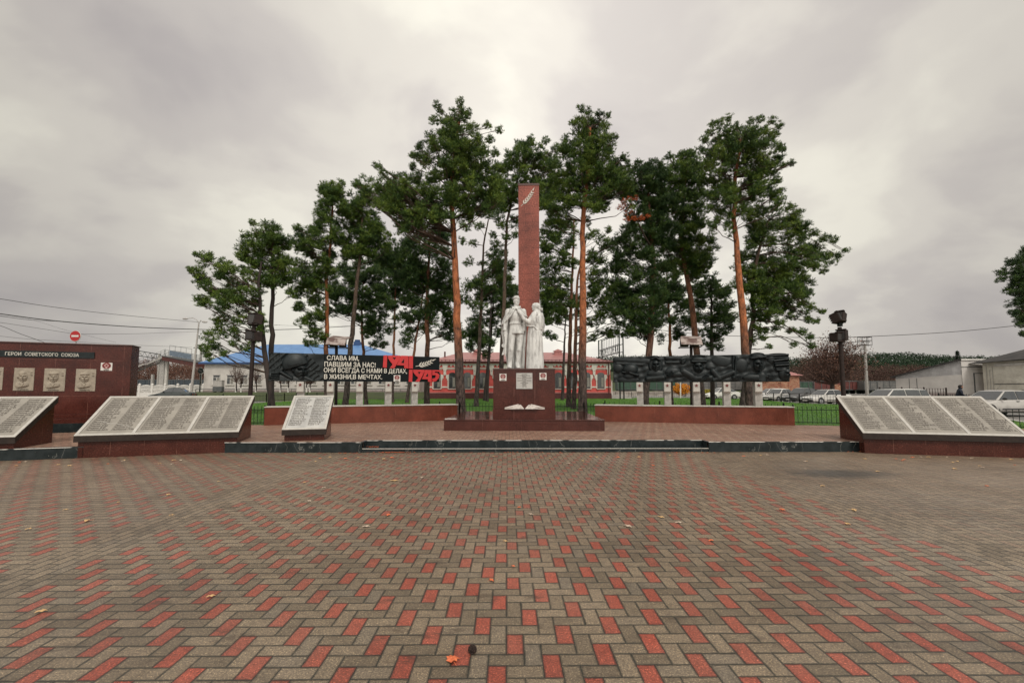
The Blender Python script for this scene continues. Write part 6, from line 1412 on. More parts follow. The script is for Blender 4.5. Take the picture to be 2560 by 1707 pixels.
# ================================================================== cars
def paint(name, c, dirt=(.14,.12,.10), dz=.55, amt=.0):
    m, nt, b = newmat(name); co = _coord(nt); sp = nt.nodes.new('ShaderNodeSeparateXYZ'); nt.links.new(co, sp.inputs[0])
    mr = nt.nodes.new('ShaderNodeMapRange'); nt.links.new((Ex(nt, sp.outputs[2])+(Ex(nt, noise(nt, co, 2.5, 5))*.5-.25)).v, mr.inputs[0]); mr.inputs[1].default_value = .2; mr.inputs[2].default_value = dz; mr.inputs[3].default_value = amt; mr.inputs[4].default_value = 0
    nt.links.new(mixc(nt, mr.outputs[0], c, dirt), b.inputs['Base Color']); b.inputs['Roughness'].default_value = .28
    b.inputs['Coat Weight'].default_value = .5; b.inputs['Coat Roughness'].default_value = .08; return m
def car(label, px, Y, heading, L, W, H, pm, style='sedan', z=0.0, cat='car', group='cars parked beyond the lawn'):
    """px,Y: centre of the car; heading: direction of the nose (radians)"""
    c = at(px, 1000, Y); c.z = z; t = thing('parked_car', label, cat, tuple(c), heading, group)
    hl = L/2; belt = H*.635; low = .20; hw = W/2; wr = .31
    wf, wrx = hl-L*.19, -hl+L*.205
    # stations of the lower body: x, bottom, top, half-width
    stn = [(hl, .34, .52, hw*.72), (hl-.05, .26, .60, hw*.88), (hl-.28, low, .66, hw*.965), (hl-.62, low, .73, hw), (hl*.42, low, belt*.97, hw), (0, low, belt, hw), (-hl*.45, low, belt*1.02, hw), (-hl+.45, low, belt*(1.03 if style != 'estate' else 1.0), hw*.99), (-hl+.14, low+.04, belt*(1.0), hw*.93), (-hl+.02, .32, belt*.93, hw*.86), (-hl, .36, .62, hw*.80)]
    k = 10; m = MB(); vs = []; fs = []
    for (x, zb, zt_, w_) in stn:
        zm = zb+(zt_-zb)*.55
        prof = [(-w_*.86, zb), (-w_, zb+.08), (-w_*1.0, zm), (-w_*.965, zt_-.05), (-w_*.88, zt_), (w_*.88, zt_), (w_*.965, zt_-.05), (w_*1.0, zm), (w_, zb+.08), (w_*.86, zb)]
        vs += [(x, y, z_) for y, z_ in prof]
    for i in range(len(stn)-1):
        for j in range(k): fs.append((i*k+j, i*k+(j+1) % k, (i+1)*k+(j+1) % k, (i+1)*k+j))
    fs.append(tuple(range(k))[::-1]); fs.append(tuple((len(stn)-1)*k+j for j in range(k))); m.add(vs, fs)
    # cabin
    ws0, ws1 = hl*.42, hl*.10                       # windscreen foot and head
    if style == 'sedan': r0, r1 = -hl*.42, -hl*.70
    elif style == 'liftback': r0, r1 = -hl*.36, -hl*.86
    elif style == 'estate': r0, r1 = -hl*.84, -hl*.965
    wb_, wt_ = hw*.90, hw*.70
    zb = belt*.98; zt_ = H
    def cross(x, zz, w_): return [(x, -w_, zz), (x, w_, zz)]
    cab = MB()
    P1 = cross(ws0, zb*.99, wb_); P2 = cross(ws1, zt_-.045, wt_); P3 = cross((ws1+r0)/2, zt_, wt_*1.0); P4 = cross(r0, zt_-.05, wt_*.98); P5 = cross(r1, zb*1.0, wb_*.95)
    vs = P1+P2+P3+P4+P5; fs = []
    for i in range(4): fs.append((i*2, i*2+1, i*2+3, i*2+2))
    fs.append((0, 2, 4, 6, 8)); fs.append((9, 7, 5, 3, 1)); fs.append((0, 8, 9, 1)); cab.add(vs, fs)
    body = m.build('body', pm, t, smooth=True, bevel=.03)
    cb = cab.build('cabin', pm, t, bevel=.035)
    # glazing a few millimetres proud of the cabin
    def lerp3(a, b, q): return tuple(a[i]+(b[i]-a[i])*q for i in range(3))
    def quadglass(a, b, c_, d, inset, name, nrm, dist=.012):
        cx = [sum(p[i] for p in (a,b,c_,d))/4 for i in range(3)]; q = [tuple(cx[i]+(p[i]-cx[i])*inset+nrm[i]*dist for i in range(3)) for p in (a,b,c_,d)]
        g = MB(); qi = [tuple(p[i]-nrm[i]*.010 for i in range(3)) for p in q]; g.add(q+qi, [(0,1,2,3),(7,6,5,4),(0,4,5,1),(1,5,6,2),(2,6,7,3),(3,7,4,0)]); g.build(name, M['glass'], t)
    def nrm(a, b, c_): n = (Vector(b)-Vector(a)).cross(Vector(c_)-Vector(a)).normalized(); return tuple(n)
    n_ = nrm(P1[0], P1[1], P2[1]); n_ = n_ if n_[0] > 0 else tuple(-v for v in n_)
    quadglass(P1[0], P1[1], P2[1], P2[0], .90, 'windscreen', n_)
    n_ = nrm(P4[0], P4[1], P5[1]); n_ = n_ if n_[0] < 0 else tuple(-v for v in n_)
    quadglass(P4[0], P4[1], P5[1], P5[0], .84, 'rear_window', n_)
    for s_ in (0, 1):
        sg = -1 if s_ == 0 else 1
        def side(x, q):      # q 0 belt .. 1 roof; clamp to the cabin outline
            z_ = zb+.03+(zt_-.10-zb)*q; w_ = wb_+(wt_-wb_)*((z_-zb)/(zt_-zb)); return (x, sg*(w_+.012), z_)
        fx0 = ws0-.16; fx1 = ws1+.05; ry0 = r0+.02; ry1 = r1+.17; mid = (ws1+r0)/2+ .02*L; edges = []
        mids = [mid] if style != 'estate' else [mid+.30, mid-.72]
        parts = []
        xs = [None]+mids+[None]
        for i in range(len(xs)-1):
            xb0 = fx0 if xs[i] is None else xs[i]-.035; xt0 = fx1-.02 if xs[i] is None else xs[i]-.035
            xb1 = ry1 if xs[i+1] is None else xs[i+1]+.035; xt1 = ry0 if xs[i+1] is None else xs[i+1]+.035
            a, b_, c_, d = side(xb0, 0), side(xb1, 0), side(xt1, 1), side(xt0, 1)
            g = MB(); q = [a, b_, c_, d]; qi = [(p[0], p[1]-sg*.012, p[2]) for p in q]; f = [(0,1,2,3),(7,6,5,4),(0,4,5,1),(1,5,6,2),(2,6,7,3),(3,7,4,0)]
            g.add(q+qi, f); g.build('side_window', M['glass'], t)
        d_ = MB(); d_.box(fx0-.02, sg*(hw*.985)-.02, .36, ry1, sg*(hw*1.004)+ .006*0, .43); d_.build('side_moulding', M['plastic'], t)
        h = MB(); h.box(mid+.05, sg*hw*.99-.02, belt-.10, mid+.22, sg*hw*.99+.02, belt-.065); h.box(mid-.85, sg*hw*.99-.02, belt-.10, mid-.68, sg*hw*.99+.02, belt-.065); h.build('door_handles', M['plastic'], t)
        mr_ = MB(); mr_.ell((ws0-.28, sg*(hw+.07), belt+.05), (.06,.11,.07), 10, 8); mr_.build('mirror', M['plastic'], t, smooth=True)
        for x in (wf, wrx):
            ar = MB(); ar.tube([(x, sg*(hw*.99-.12), wr), (x, sg*(hw+.004), wr)], wr+.06, 22); ar.build('wheel_arch', M['plastic'], t)
            ty = MB(); ty.tube([(x, sg*(hw-.17), wr-.01), (x, sg*(hw-.14), wr-.01), (x, sg*(hw+.0), wr-.01), (x, sg*(hw+.018), wr-.01)], [wr-.03, wr, wr, wr-.03], 24); ty_ = ty.build('wheel', M['rubber'], t)
            rm = MB(); rm.tube([(x, sg*(hw+.016), wr-.01), (x, sg*(hw+.026), wr-.01)], [wr*.64, wr*.60], 20)
            for a in range(6):
                an = a*math.pi/3; rm.box(-.018, -.01, .05, .018, .004, wr*.58, Matrix.Translation((x, sg*(hw+.03), wr-.01)) @ Matrix.Rotation(an, 4, 'Y'))
            rm.build('rim', M['rim'], ty_)
    for sg in (-1, 1):
        hd = MB(); hd.ell((hl-.11, sg*hw*.66, .60), (.11, .22, .075), 12, 8); hd.build('headlight', M['headlight'], t, smooth=True)
        tl = MB(); tl.box(-hl-.008, sg*hw*.62-.14, .60, -hl+.09, sg*hw*.62+.14, .76); tl.build('tail_light', M['taillight'], t, bevel=.02)
    bm = MB(); bm.box(hl-.10, -hw*.86, .28, hl+.045, hw*.86, .45); bm.build('front_bumper', M['plastic'] if style == 'sedan' else pm, t, bevel=.04)
    bm = MB(); bm.box(-hl-.045, -hw*.86, .30, -hl+.10, hw*.86, .47); bm.build('rear_bumper', M['plastic'] if style == 'sedan' else pm, t, bevel=.04)
    g = MB(); g.box(hl-.04, -hw*.42, .50, hl+.012, hw*.42, .60); g.build('grille', M['plastic'], t)
    pt = MB(); pt.box(hl+.046, -.26, .31, hl+.056, .26, .42); pt.build('number_plate', M['white'], t)
    ant = MB(); ant.tube([(ws1-.3, 0, H-.02), (ws1-.7, 0, H+.35)], .006, 4); ant.build('aerial', M['plastic'], t)
    return t
pw_ = paint('white_car_paint', (.60,.585,.55), amt=.75); pdk = paint('dark_grey_car_paint', (.055,.053,.05), (.035,.032,.03), 1.0, .5); pgr = paint('dark_green_car_paint', (.010,.019,.018), amt=.2); psi = paint('silver_car_paint', (.44,.42,.39), (.07,.06,.055), .62, .9); pw2 = paint('muddy_white_car_paint', (.58,.565,.53), (.20,.18,.15), .65, .9); pink = paint('pinkish_red_car_paint', (.45,.08,.09))
LFT = math.pi
car('white liftback car seen between two star steles under the relief of faces', 1802, 57, LFT+rad(6), 4.55, 1.75, 1.52, pw_, 'liftback', .12)
car('white car far back, dark windows and roof showing beside the rightmost star stele', 1925, 58, LFT, 4.4, 1.75, 1.56, pw_, 'estate', .0)
car('white sedan parked just behind the rightmost star stele', 1948, 50, LFT+rad(24), 4.5, 1.75, 1.50, pw2, 'sedan', 0)
car('dark grey dirty sedan parked between two white cars', 2005, 47.5, LFT+rad(24), 4.6, 1.82, 1.60, pdk, 'sedan', 0)
car('old white sedan with black bumpers just left of the brown floodlight pole', 2064, 43, LFT+rad(14), 5.0, 1.70, 1.44, pw2, 'sedan', 0)
car('white estate car showing its roof and windows above the right tablet', 2222, 28, LFT+rad(5), 4.75, 1.72, 1.50, pw_, 'estate', 0)
car('silver sedan with muddy sides at the right edge behind the right tablet', 2490, 24.2, LFT+rad(6), 5.0, 1.75, 1.42, psi, 'sedan', 0)
car('dark green sedan in front of the white concrete fence on the left', 431, 52, LFT+rad(20), 4.3, 1.70, 1.50, pgr, 'sedan', .15)
car('dark car far right, only its roof showing behind the silver sedan', 2585, 40, LFT, 4.4, 1.7, 1.42, pdk, 'sedan', .05)
car('pinkish-red car whose bonnet peeps out from behind the right end of the portrait wall', 281, 48, rad(-8), 4.2, 1.65, 1.40, pink, 'sedan', .05)

# ================================================================== man at the silver sedan
bp = at(2397, 1000, 27.2); bp.z = 0
t = thing('person','man in navy jacket by the silver sedan, head bent, hands in front','person',tuple(bp), rad(64))
vtx = [(0,0,.93),(0,-.02,1.15),(0,-.05,1.36),(0,-.09,1.47),(0,-.13,1.57),(0,-.15,1.66),(.10,0,.88),(.11,-.02,.48),(.11,.02,.08),(.12,-.12,.04),(-.10,0,.88),(-.12,.02,.48),(-.13,.04,.08),(-.14,-.10,.04),(.19,-.05,1.38),(.25,-.10,1.12),(.15,-.36,1.02),(.12,-.44,1.00),(-.19,-.05,1.38),(-.25,-.10,1.12),(-.12,-.34,1.04),(-.08,-.42,1.03)]
edg = [(0,1),(1,2),(2,3),(3,4),(4,5),(0,6),(6,7),(7,8),(8,9),(0,10),(10,11),(11,12),(12,13),(2,14),(14,15),(15,16),(16,17),(2,18),(18,19),(19,20),(20,21)]
rads = [.16,.155,.17,.07,.085,.085,.095,.068,.05,.045,.095,.068,.05,.045,.08,.058,.042,.036,.08,.058,.042,.036]
me = bpy.data.meshes.new('person_body'); me.from_pydata(vtx, edg, []); bo = bpy.data.objects.new('body', me); COL.objects.link(bo); bo.parent = t
sk = bo.modifiers.new('skin', 'SKIN'); me.skin_vertices[0].data[0].use_root = True
for i, r in enumerate(rads): me.skin_vertices[0].data[i].radius = (r, r)
ss = bo.modifiers.new('sub', 'SUBSURF'); ss.levels = ss.render_levels = 2; me.materials.append(M['cloth'])
h = MB(); h.ell((0,-.145,1.62), (.078,.098,.118), 14, 10); h.ell((0,-.24,1.60), (.016,.02,.022), 8, 6); h.ell((0,-.21,1.545), (.035,.03,.022), 8, 6); h.ell((.079,-.14,1.61), (.012,.02,.03), 6, 6); h.ell((-.079,-.14,1.61), (.012,.02,.03), 6, 6)
h.build('face', M['skin'], t, smooth=True)
h = MB(); h.ell((0,-.12,1.665), (.09,.105,.085), 14, 10); h.ell((0,-.075,1.61), (.084,.07,.10), 12, 8); h.build('hair', M['hair'], t, smooth=True)
for x, y, z in ((.12,-.47,.99), (-.08,-.45,1.02)):
    h = MB(); h.ell((x,y,z), (.026,.045,.04), 10, 8)
    for i in range(4): h.tube([(x-.03+.02*i, y-.03, z-.01), (x-.03+.02*i, y-.075-.01*(i in (1,2)), z-.03), (x-.028+.02*i, y-.085, z-.055)], [.010,.009,.007], 6)
    h.tube([(x+.03, y+.0, z+.01), (x+.045, y-.03, z-.0), (x+.035, y-.055, z-.015)], [.011,.010,.008], 6); h.build('hand', M['skin'], t, smooth=True)
cf = MB().tube([(0,-.085,1.46),(0,-.095,1.50)], [.088,.082], 12).build('collar', M['cloth'], t)
# ================================================================== buildings
def window(parent, x, z, w, h, y=0, frame='conc_white', sill=True, arch=False, curt=True, name='window'):
    """window unit standing on a facade at local y (front = -y)"""
    m = MB(); fw = .07
    if arch:
        pts = [(x-w/2, z), (x+w/2, z), (x+w/2, z+h*.90)] + [(x+w/2*math.cos(a), z+h*.90+h*.10*math.sin(a)) for a in np.linspace(.2, math.pi-.2, 7)] + [(x-w/2, z+h*.90)]
        m.prism(pts, y-.03, y-.004)
    else: m.box(x-w/2, y-.03, z, x+w/2, y-.004, z+h)
    o = m.build(name, M['winglass'], parent)
    f = MB()
    for a, b, c, d in ((x-w/2, z, x-w/2+fw, z+h*.93), (x+w/2-fw, z, x+w/2, z+h*.93), (x-fw/2, z+fw, x+fw/2, z+h*.72), (x-w/2+fw, z, x+w/2-fw, z+fw), (x-w/2+fw, z+h*.72, x+w/2-fw, z+h*.72+fw*.8)):
        f.box(a, y-.05, b, c, y-.031, d)
    f.build('frame', M[frame], o)
    if curt: MB().box(x+fw/2+.02, y-.034, z+h*.1, x+w/2-fw-.02, y-.0305, z+h*.68).build('curtain', M['curtain'], o)
    if sill: MB().box(x-w/2-.12, y-.16, z-.12, x+w/2+.12, y-.003, z-.04).build('sill', M['trim'], o)
    return o
def hip(m, x0, y0, x1, y1, ze, ridge, zr, ov=.5):
    """hipped roof with eaves; ridge (xa, xb, y)"""
    xa, xb, yr = ridge; e = [(x0-ov,y0-ov,ze),(x1+ov,y0-ov,ze),(x1+ov,y1+ov,ze),(x0-ov,y1+ov,ze)]; r = [(xa,yr,zr),(xb,yr,zr)]
    m.add(e+r, [(0,1,5,4),(1,2,5),(2,3,4,5),(3,0,4),(3,2,1,0)])
# --- pink brick house
Yp = 59.0
pA, pB = at(1074, 980, Yp), at(1526.5, 980, Yp); zg = at(1300, 989.5, Yp).z; ze = at(1300, 906, Yp).z
ph = thing('brick_house','long pink brick house with white carved trim and pink metal roof behind the pines','house',(pA.x, pA.y, 0)); W_ = pB.x-pA.x; DP = 12.5
def pf(px, py): p = at(px, py, Yp); return p.x-pA.x, p.z
zb1 = pf(1300, 982.5)[1]
MB().box(0, 0, zb1, W_, DP, ze).build('wall', M['pinkbrick'], ph)
MB().box(-.12, -.12, -.05, W_+.12, DP+.1, zb1).build('base', M['darkred'], ph)
MB().box(-.05, -.15, zb1, W_+.05, -.002, zb1+.14).build('base_moulding', M['pinkroof'], ph)
r_ = MB(); zr = at(1300, 881, Yp+DP/2).z; rx0 = at(1152, 881, Yp+DP/2).x-pA.x; rx1 = at(1415, 881, Yp+DP/2).x-pA.x
hip(r_, 0, 0, W_, DP, ze+.12, (rx0, rx1, DP/2), zr, .42); rf = r_.build('roof', M['pinkroof'], ph)
MB().box(-.42, -.46, ze-.02, W_+.42, -.38, ze+.14).build('gutter', M['darkred'], rf)
for px in (1187, 1405):
    x = pf(px, 880)[0]; c = MB(); c.box(x-.55, DP/2-1.8, zr-.9, x+.55, DP/2-.9, zr+.05); c.add([(x-.75,DP/2-1.9,zr+.05),(x+.75,DP/2-1.9,zr+.05),(x+.75,DP/2-.8,zr+.05),(x-.75,DP/2-.8,zr+.05),(x,DP/2-1.35,zr+.42)], [(0,1,4),(1,2,4),(2,3,4),(3,0,4),(3,2,1,0)]); c.build('roof_dormer', M['pinkroof'], rf)
x = pf(1105, 890)[0]; MB().box(x-.1, 2.6, ze+.9, x+.1, 2.8, ze+1.7).build('vent_pipe', M['darkred'], rf)
sg_ = MB()
for i in range(46): sg_.box(W_*i/46, -.30, ze+.18, W_*i/46+.06, -.20, ze+.34)
sg_.tube([(0,-.25,ze+.34),(W_,-.25,ze+.34)], .03, 4); sg_.build('snow_guard', M['darkred'], rf)
wins = [1093,1131,1168,1207,1247,1284,1320,1357,1396,1431,1467,1502]; zw0, zw1 = pf(1300, 971)[1], pf(1300, 931)[1]; zbd0, zbd1 = pf(1300, 969)[1], pf(1300, 965.5)[1]
for px in wins:
    x = pf(px, 950)[0]; o = window(ph, x, zw0, .92, zw1-zw0, 0, 'steel', arch=True)
    t_ = MB(); zc = zw0+(zw1-zw0)*.62
    for sg in (-1, 1):
        xs2 = sorted((x+sg*.50, x+sg*.64)); t_.box(xs2[0], -.05, zw0, xs2[1], -.002, zw1-.28)
        xs3 = sorted((x+sg*.48, x+sg*.86)); t_.box(xs3[0], -.09, zc, xs3[1], -.051, zc+.5); xs3 = sorted((x+sg*.48, x+sg*.72)); t_.box(xs3[0], -.085, zc-.22, xs3[1], -.052, zc)
    arc = zw1+.36
    for k in range(11): t_.box(x-.70+k*.128, -.07, arc, x-.70+k*.128+.06, -.003, arc+.20)
    t_.box(x-.80, -.10, arc+.20, x+.80, -.003, arc+.30); t_.build('surround', M['trim'], o)
    MB().box(x-.45, -.05, zw0-.62, x+.45, -.003, zw0-.22).build('apron_panel', M['pinkbrick'], o)
bs = MB(); xprev = .0
for px in wins:
    x = pf(px, 950)[0]; 
    if x-.66 > xprev: bs.box(xprev, -.06, zbd0, x-.66, -.002, zbd1)
    xprev = x+.66
bs.box(xprev, -.06, zbd0, W_, -.002, zbd1); bs.build('sill_band', M['trim'], ph)
de = MB(); n_ = int(W_/.52)
for i in range(n_): x = W_*(i+.5)/n_; de.prism([(x-.24, ze-.30), (x, ze-.62), (x+.24, ze-.30)], -.09, -.003)
de.box(0, -.12, ze-.30, W_, -.002, ze-.14); de.build('cornice', M['trim'], ph)
for px in (1074+4, 1112.5, 1150, 1187, 1229, 1265, 1302, 1338, 1377, 1414, 1449.5, 1485, 1521):
    x = pf(px, 930)[0]; zt_, zl_ = ze-.32, pf(px, 939)[1]; m = MB()
    m.prism([(x-.17, zl_+.2), (x, zl_), (x+.17, zl_+.2), (x+.17, zt_-.75), (x+.32, zt_-.55), (x+.32, zt_), (x-.32, zt_), (x-.32, zt_-.55), (x-.17, zt_-.75)], -.14, -.002)
    pi_ = m.build('pilaster', M['trim'], ph); MB().box(x-.035, -.146, zl_+.7, x+.035, -.141, zt_-.9).build('slit', M['iron'], pi_)
x = pf(1448, 948)[0]; MB().box(x-.3, -.4, pf(1448, 952)[1], x+.3, -.01, pf(1448,944)[1]).build('air_conditioner', M['galv'], ph)
MB().tube([(W_-.25,-.2,ze),(W_-.25,-.2,zb1)], .07, 8).build('drainpipe', M['darkred'], ph)
# steps and low wall at its right end
MB().box(W_+.1, 1.0, .0, W_+2.6, 3.2, .65).box(W_+.1, .6, 0, W_+3.0, 1.0, .4).box(W_+.1, .2, 0, W_+3.4, .6, .2).build('side_steps', M['stele'], ph)
# --- white house with blue roof
Yb = 67.0; wA, wB = at(508, 980, Yb), at(1048, 980, Yb); W2 = wB.x-wA.x; zeb = at(560, 907.5, Yb).z; D2 = 14
wh = thing('white_house','long white plastered house under a blue metal roof at the left behind the verse wall','house',(wA.x, wA.y, 0))
def wf_(px, py): p = at(px, py, Yb); return p.x-wA.x, p.z
MB().box(0, 0, bz-.3, W2, D2, zeb).build('wall', M['whitewall'], wh); MB().box(-.06, -.08, bz-.35, W2+.06, -.002, wf_(600, 974.5)[1]).build('base', M['plinthpink'], wh)
r_ = MB(); zr2 = at(700, 861, Yb+D2/2).z; hip(r_, 0, 0, W2, D2, zeb+.05, (at(669, 861, Yb+D2/2).x-wA.x, at(905, 861, Yb+D2/2).x-wA.x, D2/2), zr2, .55); rf = r_.build('roof', M['blueroof'], wh)
MB().box(-.56, -.60, zeb-.16, W2+.56, -.55, zeb+.08).build('eave_trim', M['bluetrim'], rf)
x = at(895, 860, Yb+D2/2).x-wA.x; MB().box(x-.6, D2/2-.5, zr2-.5, x+.5, D2/2+.5, zr2+.45).cyl((x-.1, D2/2, zr2+.45), .45, .35, 14).build('roof_vent', M['bluetrim'], rf)
for i in range(15):
    px = 541+34.5*i
    if px > 1030: break
    x, z0_ = wf_(px, 961); _, z1_ = wf_(px, 937.5); o = window(wh, x, z0_, 1.12, z1_-z0_, 0, 'conc_white'); 
pp = MB(); zp = wf_(600, 972)[1]; pp.tube([(-.8,-.6,zp-1.0),(-.7,-.6,zp),(W2,-.6,zp)], .06, 6)
for i in range(1, 12): pp.tube([(W2*i/12,-.6,zp-1.0),(W2*i/12,-.6,zp)], .04, 5)
pp.build('heating_pipe', M['steel'], wh)
# --- grey shed and whitewashed brick building on the right
Ys = 58.0; s0, s1, s2 = at(2241, 980, 64), at(2407, 980, Ys), at(2459, 980, Ys)
sh = thing('grey_shed','long grey-white shed with a sloping dark roof edge on the right','shed',(0,0,0)); zc0, zc1 = at(2241, 941, 64).z, at(2407, 899, Ys).z
bA, bB = Vector((s0.x, s0.y, 0)), Vector((s1.x, s1.y, 0)); dirs = (bB-bA).normalized(); nrm_ = Vector((-dirs.y, dirs.x, 0)); Ls = (bB-bA).length; an_s = math.atan2(dirs.y, dirs.x)
sh.location = bA; sh.rotation_euler = (0,0,an_s)
tt = MB(); zk0, zk1 = zc0-.35, zc1-2.0
tt.prism([(0, -.1), (Ls, -.1), (Ls, zk1), (0, zk0)], 0, 10); tt.build('wall', M['shed'], sh)
MB().prism([(0, zk0), (Ls, zk1), (Ls, zc1-.06), (0, zc0-.06)], .05, 10).build('upper_boards', M['shedboard'], sh)
MB().prism([(-.5, zc0-.2), (Ls+.1, zc1-.03), (Ls+.1, zc1+.14), (-.5, zc0-.04)], -.45, 10.3).build('roof', M['slate'], sh)
for x in (Ls*.22, Ls*.34): MB().box(x-.03, -.02, .4, x+.03, -.002, zk0+ (zk1-zk0)*x/Ls-.1).build('joint_strip', M['steel'], sh)
MB().box(-.02, -.06, -.1, Ls+.02, -.002, .95).build('base', M['plinthpink'], sh)
bx = thing('shed_annex','tall pale annex with a plain door between the grey shed and the brick building','shed',(s1.x, s1.y-.05, 0)); W3 = s2.x-s1.x; z3 = at(2430, 897, Ys).z
MB().slab([(0,0),(W3+.4,0),(W3+9.8,9),(9.6,9)], -.1, z3-.2).build('wall', M['shed'], bx); MB().slab([(-.1,-.15),(W3+.5,-.15),(W3+10,9.1),(9.7,9.1)], z3-.2, z3).build('roof_slab', M['conc_white'], bx)
zz = at(2430, 917, Ys).z; MB().box(0, -.04, zz-.05, W3+.3, -.002, zz+.03).build('ledge', M['steel'], bx)
d0, d1 = at(2437, 975, Ys), at(2459.5, 934, Ys); dr = MB().box(d0.x-s1.x, -.05, 0.2, d1.x-s1.x-.1, -.003, d1.z).build('door', M['shed'], bx)
df = MB(); df.box(d0.x-s1.x-.1, -.09, .2, d0.x-s1.x, -.003, d1.z+.1); df.box(d1.x-s1.x-.1, -.09, .2, d1.x-s1.x, -.003, d1.z+.1); df.box(d0.x-s1.x, -.09, d1.z, d1.x-s1.x-.1, -.003, d1.z+.1); df.build('door_frame', M['steel'], dr)
Yw = 52.0; w0 = at(2461, 980, Yw+5); w1 = at(2640, 980, Yw-3); aw = math.atan2(w1.y-w0.y, w1.x-w0.x); Lw = math.hypot(w1.x-w0.x, w1.y-w0.y); zew = at(2461, 906, Yw+5).z
bw = thing('whitewashed_building','old whitewashed brick building with a dark slate roof at the right edge','building',(w0.x, w0.y, 0), aw)
MB().box(0, 0, -.1, Lw, 9, zew).build('wall', M['whitebrick'], bw)
r_ = MB(); zrw = zew+2.35; r_.add([(-.9,-.9,zew-.1),(Lw+1,-.9,zew+.15),(Lw+1,9.5,zew),(-.9,9.5,zew-.1),(4.8,4.3,zrw),(Lw+1,4.3,zrw+.2)], [(0,1,5,4),(1,2,5),(2,3,4,5),(3,0,4),(3,2,1,0)]); rf = r_.build('roof', M['slate'], bw)
MB().box(1.6, -.12, zew-.62, Lw-1.5, -.003, zew-.30).build('lintel_band', M['conc_white'], bw); MB().box(1.4, -.06, zew-2.9, Lw, -.003, zew-2.82).build('ledge', M['steel'], bw)
pp = MB()
for x, zt_ in ((.55, zew-.3), (.95, zew-1.0), (1.3, zew-.5)): pp.tube([(x,-.08,1.2),(x,-.08,zt_)], .03, 5)
pp.build('wall_pipes', M['galv'], bw); MB().box(5.4, 2.2, zew+1.1, 6.4, 2.6, zew+1.22).build('pale_roof_patch', M['galv'], rf)
# small house roof behind the relief wall end
p = at(1965, 985, 88); th_ = thing('small_house','small house with a pink hipped roof just beyond the right end of the relief wall','house',(p.x-3.5, p.y, 0)); z1_ = at(1990, 938.5, 88).z; z2_ = at(1977, 918, 91).z
xr = at(2006, 938, 88).x-(p.x-3.5)-.5; r_ = MB(); hip(r_, 0, 0, xr, 7, z1_, (2.2, max(2.6, xr-3.2), 3.5), z2_, .5); r_.build('roof', M['pinkroof'], th_); MB().box(.1, .1, 0, xr-.1, 6.9, z1_).build('wall', M['rubble'], th_)
# stacks of bricks and block walls near the railway
def wallrun(name, label, cat, px0, px1, Y, z0, pyt, mat, ycap=.5):
    a, b = at(px0, 985, Y), at(px1, 985, Y); zt_ = at((px0+px1)/2, pyt, Y).z; t = thing(name, label, cat, (a.x, a.y, z0)); L = b.x-a.x
    n = max(2, int(L/1.3)); m = MB(); r = random.Random(int(px0))
    for i in range(n): m.box(L*i/n+.01, r.uniform(0,.12), 0, L*(i+1)/n-.01, .9+r.uniform(0,.1), (zt_-z0)*r.uniform(.93, 1.05))
    m.build('stack', M[mat], t); MB().box(-.05, -.05, -.1, L+.05, 1.05, .05).build('pallet', M['stele'], t); return t
wallrun('brick_stack','stack of orange and red bricks behind the cars right of the rightmost star stele','brick stack',1900,1990,78,.0,957,'rubble')
wallrun('brick_stack','smaller pile of orange bricks at the foot of the russet tree','brick stack',2087,2115,75,.0,960,'rubble')
wallrun('block_wall','low pale block wall along the railway beyond the golden shrub','wall',1530,1700,72,.35,978,'rubblewhite')
wallrun('block_wall','low pale block wall between the trees right of the golden shrub','wall',1716,1790,71.5,.3,979,'rubblewhite')
# --- freight wagons
def wagon(label, px0, px1, Y, z0, pyt, mat, lattice=False):
    a, b = at(px0, 985, Y), at(px1, 985, Y); zt_ = at((px0+px1)/2, pyt, Y).z; t = thing('freight_wagon', label, 'freight wagon', (a.x, a.y, z0), 0, 'freight wagons on the railway'); L = b.x-a.x; H_ = zt_-z0
    MB().box(0, 0, .95, L, 2.8, H_).build('body', M[mat], t); fr_ = MB()
    n = max(4, int(L/1.4))
    for i in range(n+1): fr_.box(L*i/n-.06, -.09, .95, L*i/n+.06, -.003, H_-.02)
    fr_.box(0, -.07, H_-.16, L, -.004, H_); fr_.box(0, -.07, .95, L, -.004, 1.1)
    if lattice:
        for i in range(1, 4): fr_.box(0, -.05, .95+(H_-.95)*i/4-.05, L, -.005, .95+(H_-.95)*i/4+.05)
    fr_.build('ribs', M['steel'], t)
    MB().box(.2, .3, .75, L-.2, 2.5, .95).build('underframe', M['iron'], t)
    for q in (.12, .22, .78, .88):
        w_ = MB(); w_.tube([(L*q, .35, .47), (L*q, .5, .47)], .46, 16); w_.tube([(L*q, 2.3, .47), (L*q, 2.45, .47)], .46, 16); w_.tube([(L*q,.4,.47),(L*q,2.4,.47)], .08, 6); w_.build('wheels', M['iron'], t)
    MB().box(L*.42, -.11, 1.0, L*.58, -.092, H_-.25).build('door', M[mat], t)
k_ = ['leftmost','second','third','fourth']
for i, (a, b) in enumerate(((330,384),(386,417),(418,441),(442,508))): wagon('dark wagon above the white fence, %s of the four left of the white house' % k_[i], a, b, 112, .3, 948.5, 'wagonblue')
wagon('green wagon between the pink house and the golden shrub', 1545, 1690, 98, .3, 941, 'wagongreen'); wagon('grey latticed wagon behind the golden shrub', 1692, 1790, 98, .3, 946, 'wagongrey', True)
wagon('grey wagon hidden in part by the trunks left of the brick stack', 1792, 1905, 98, .3, 946, 'wagongrey', True)
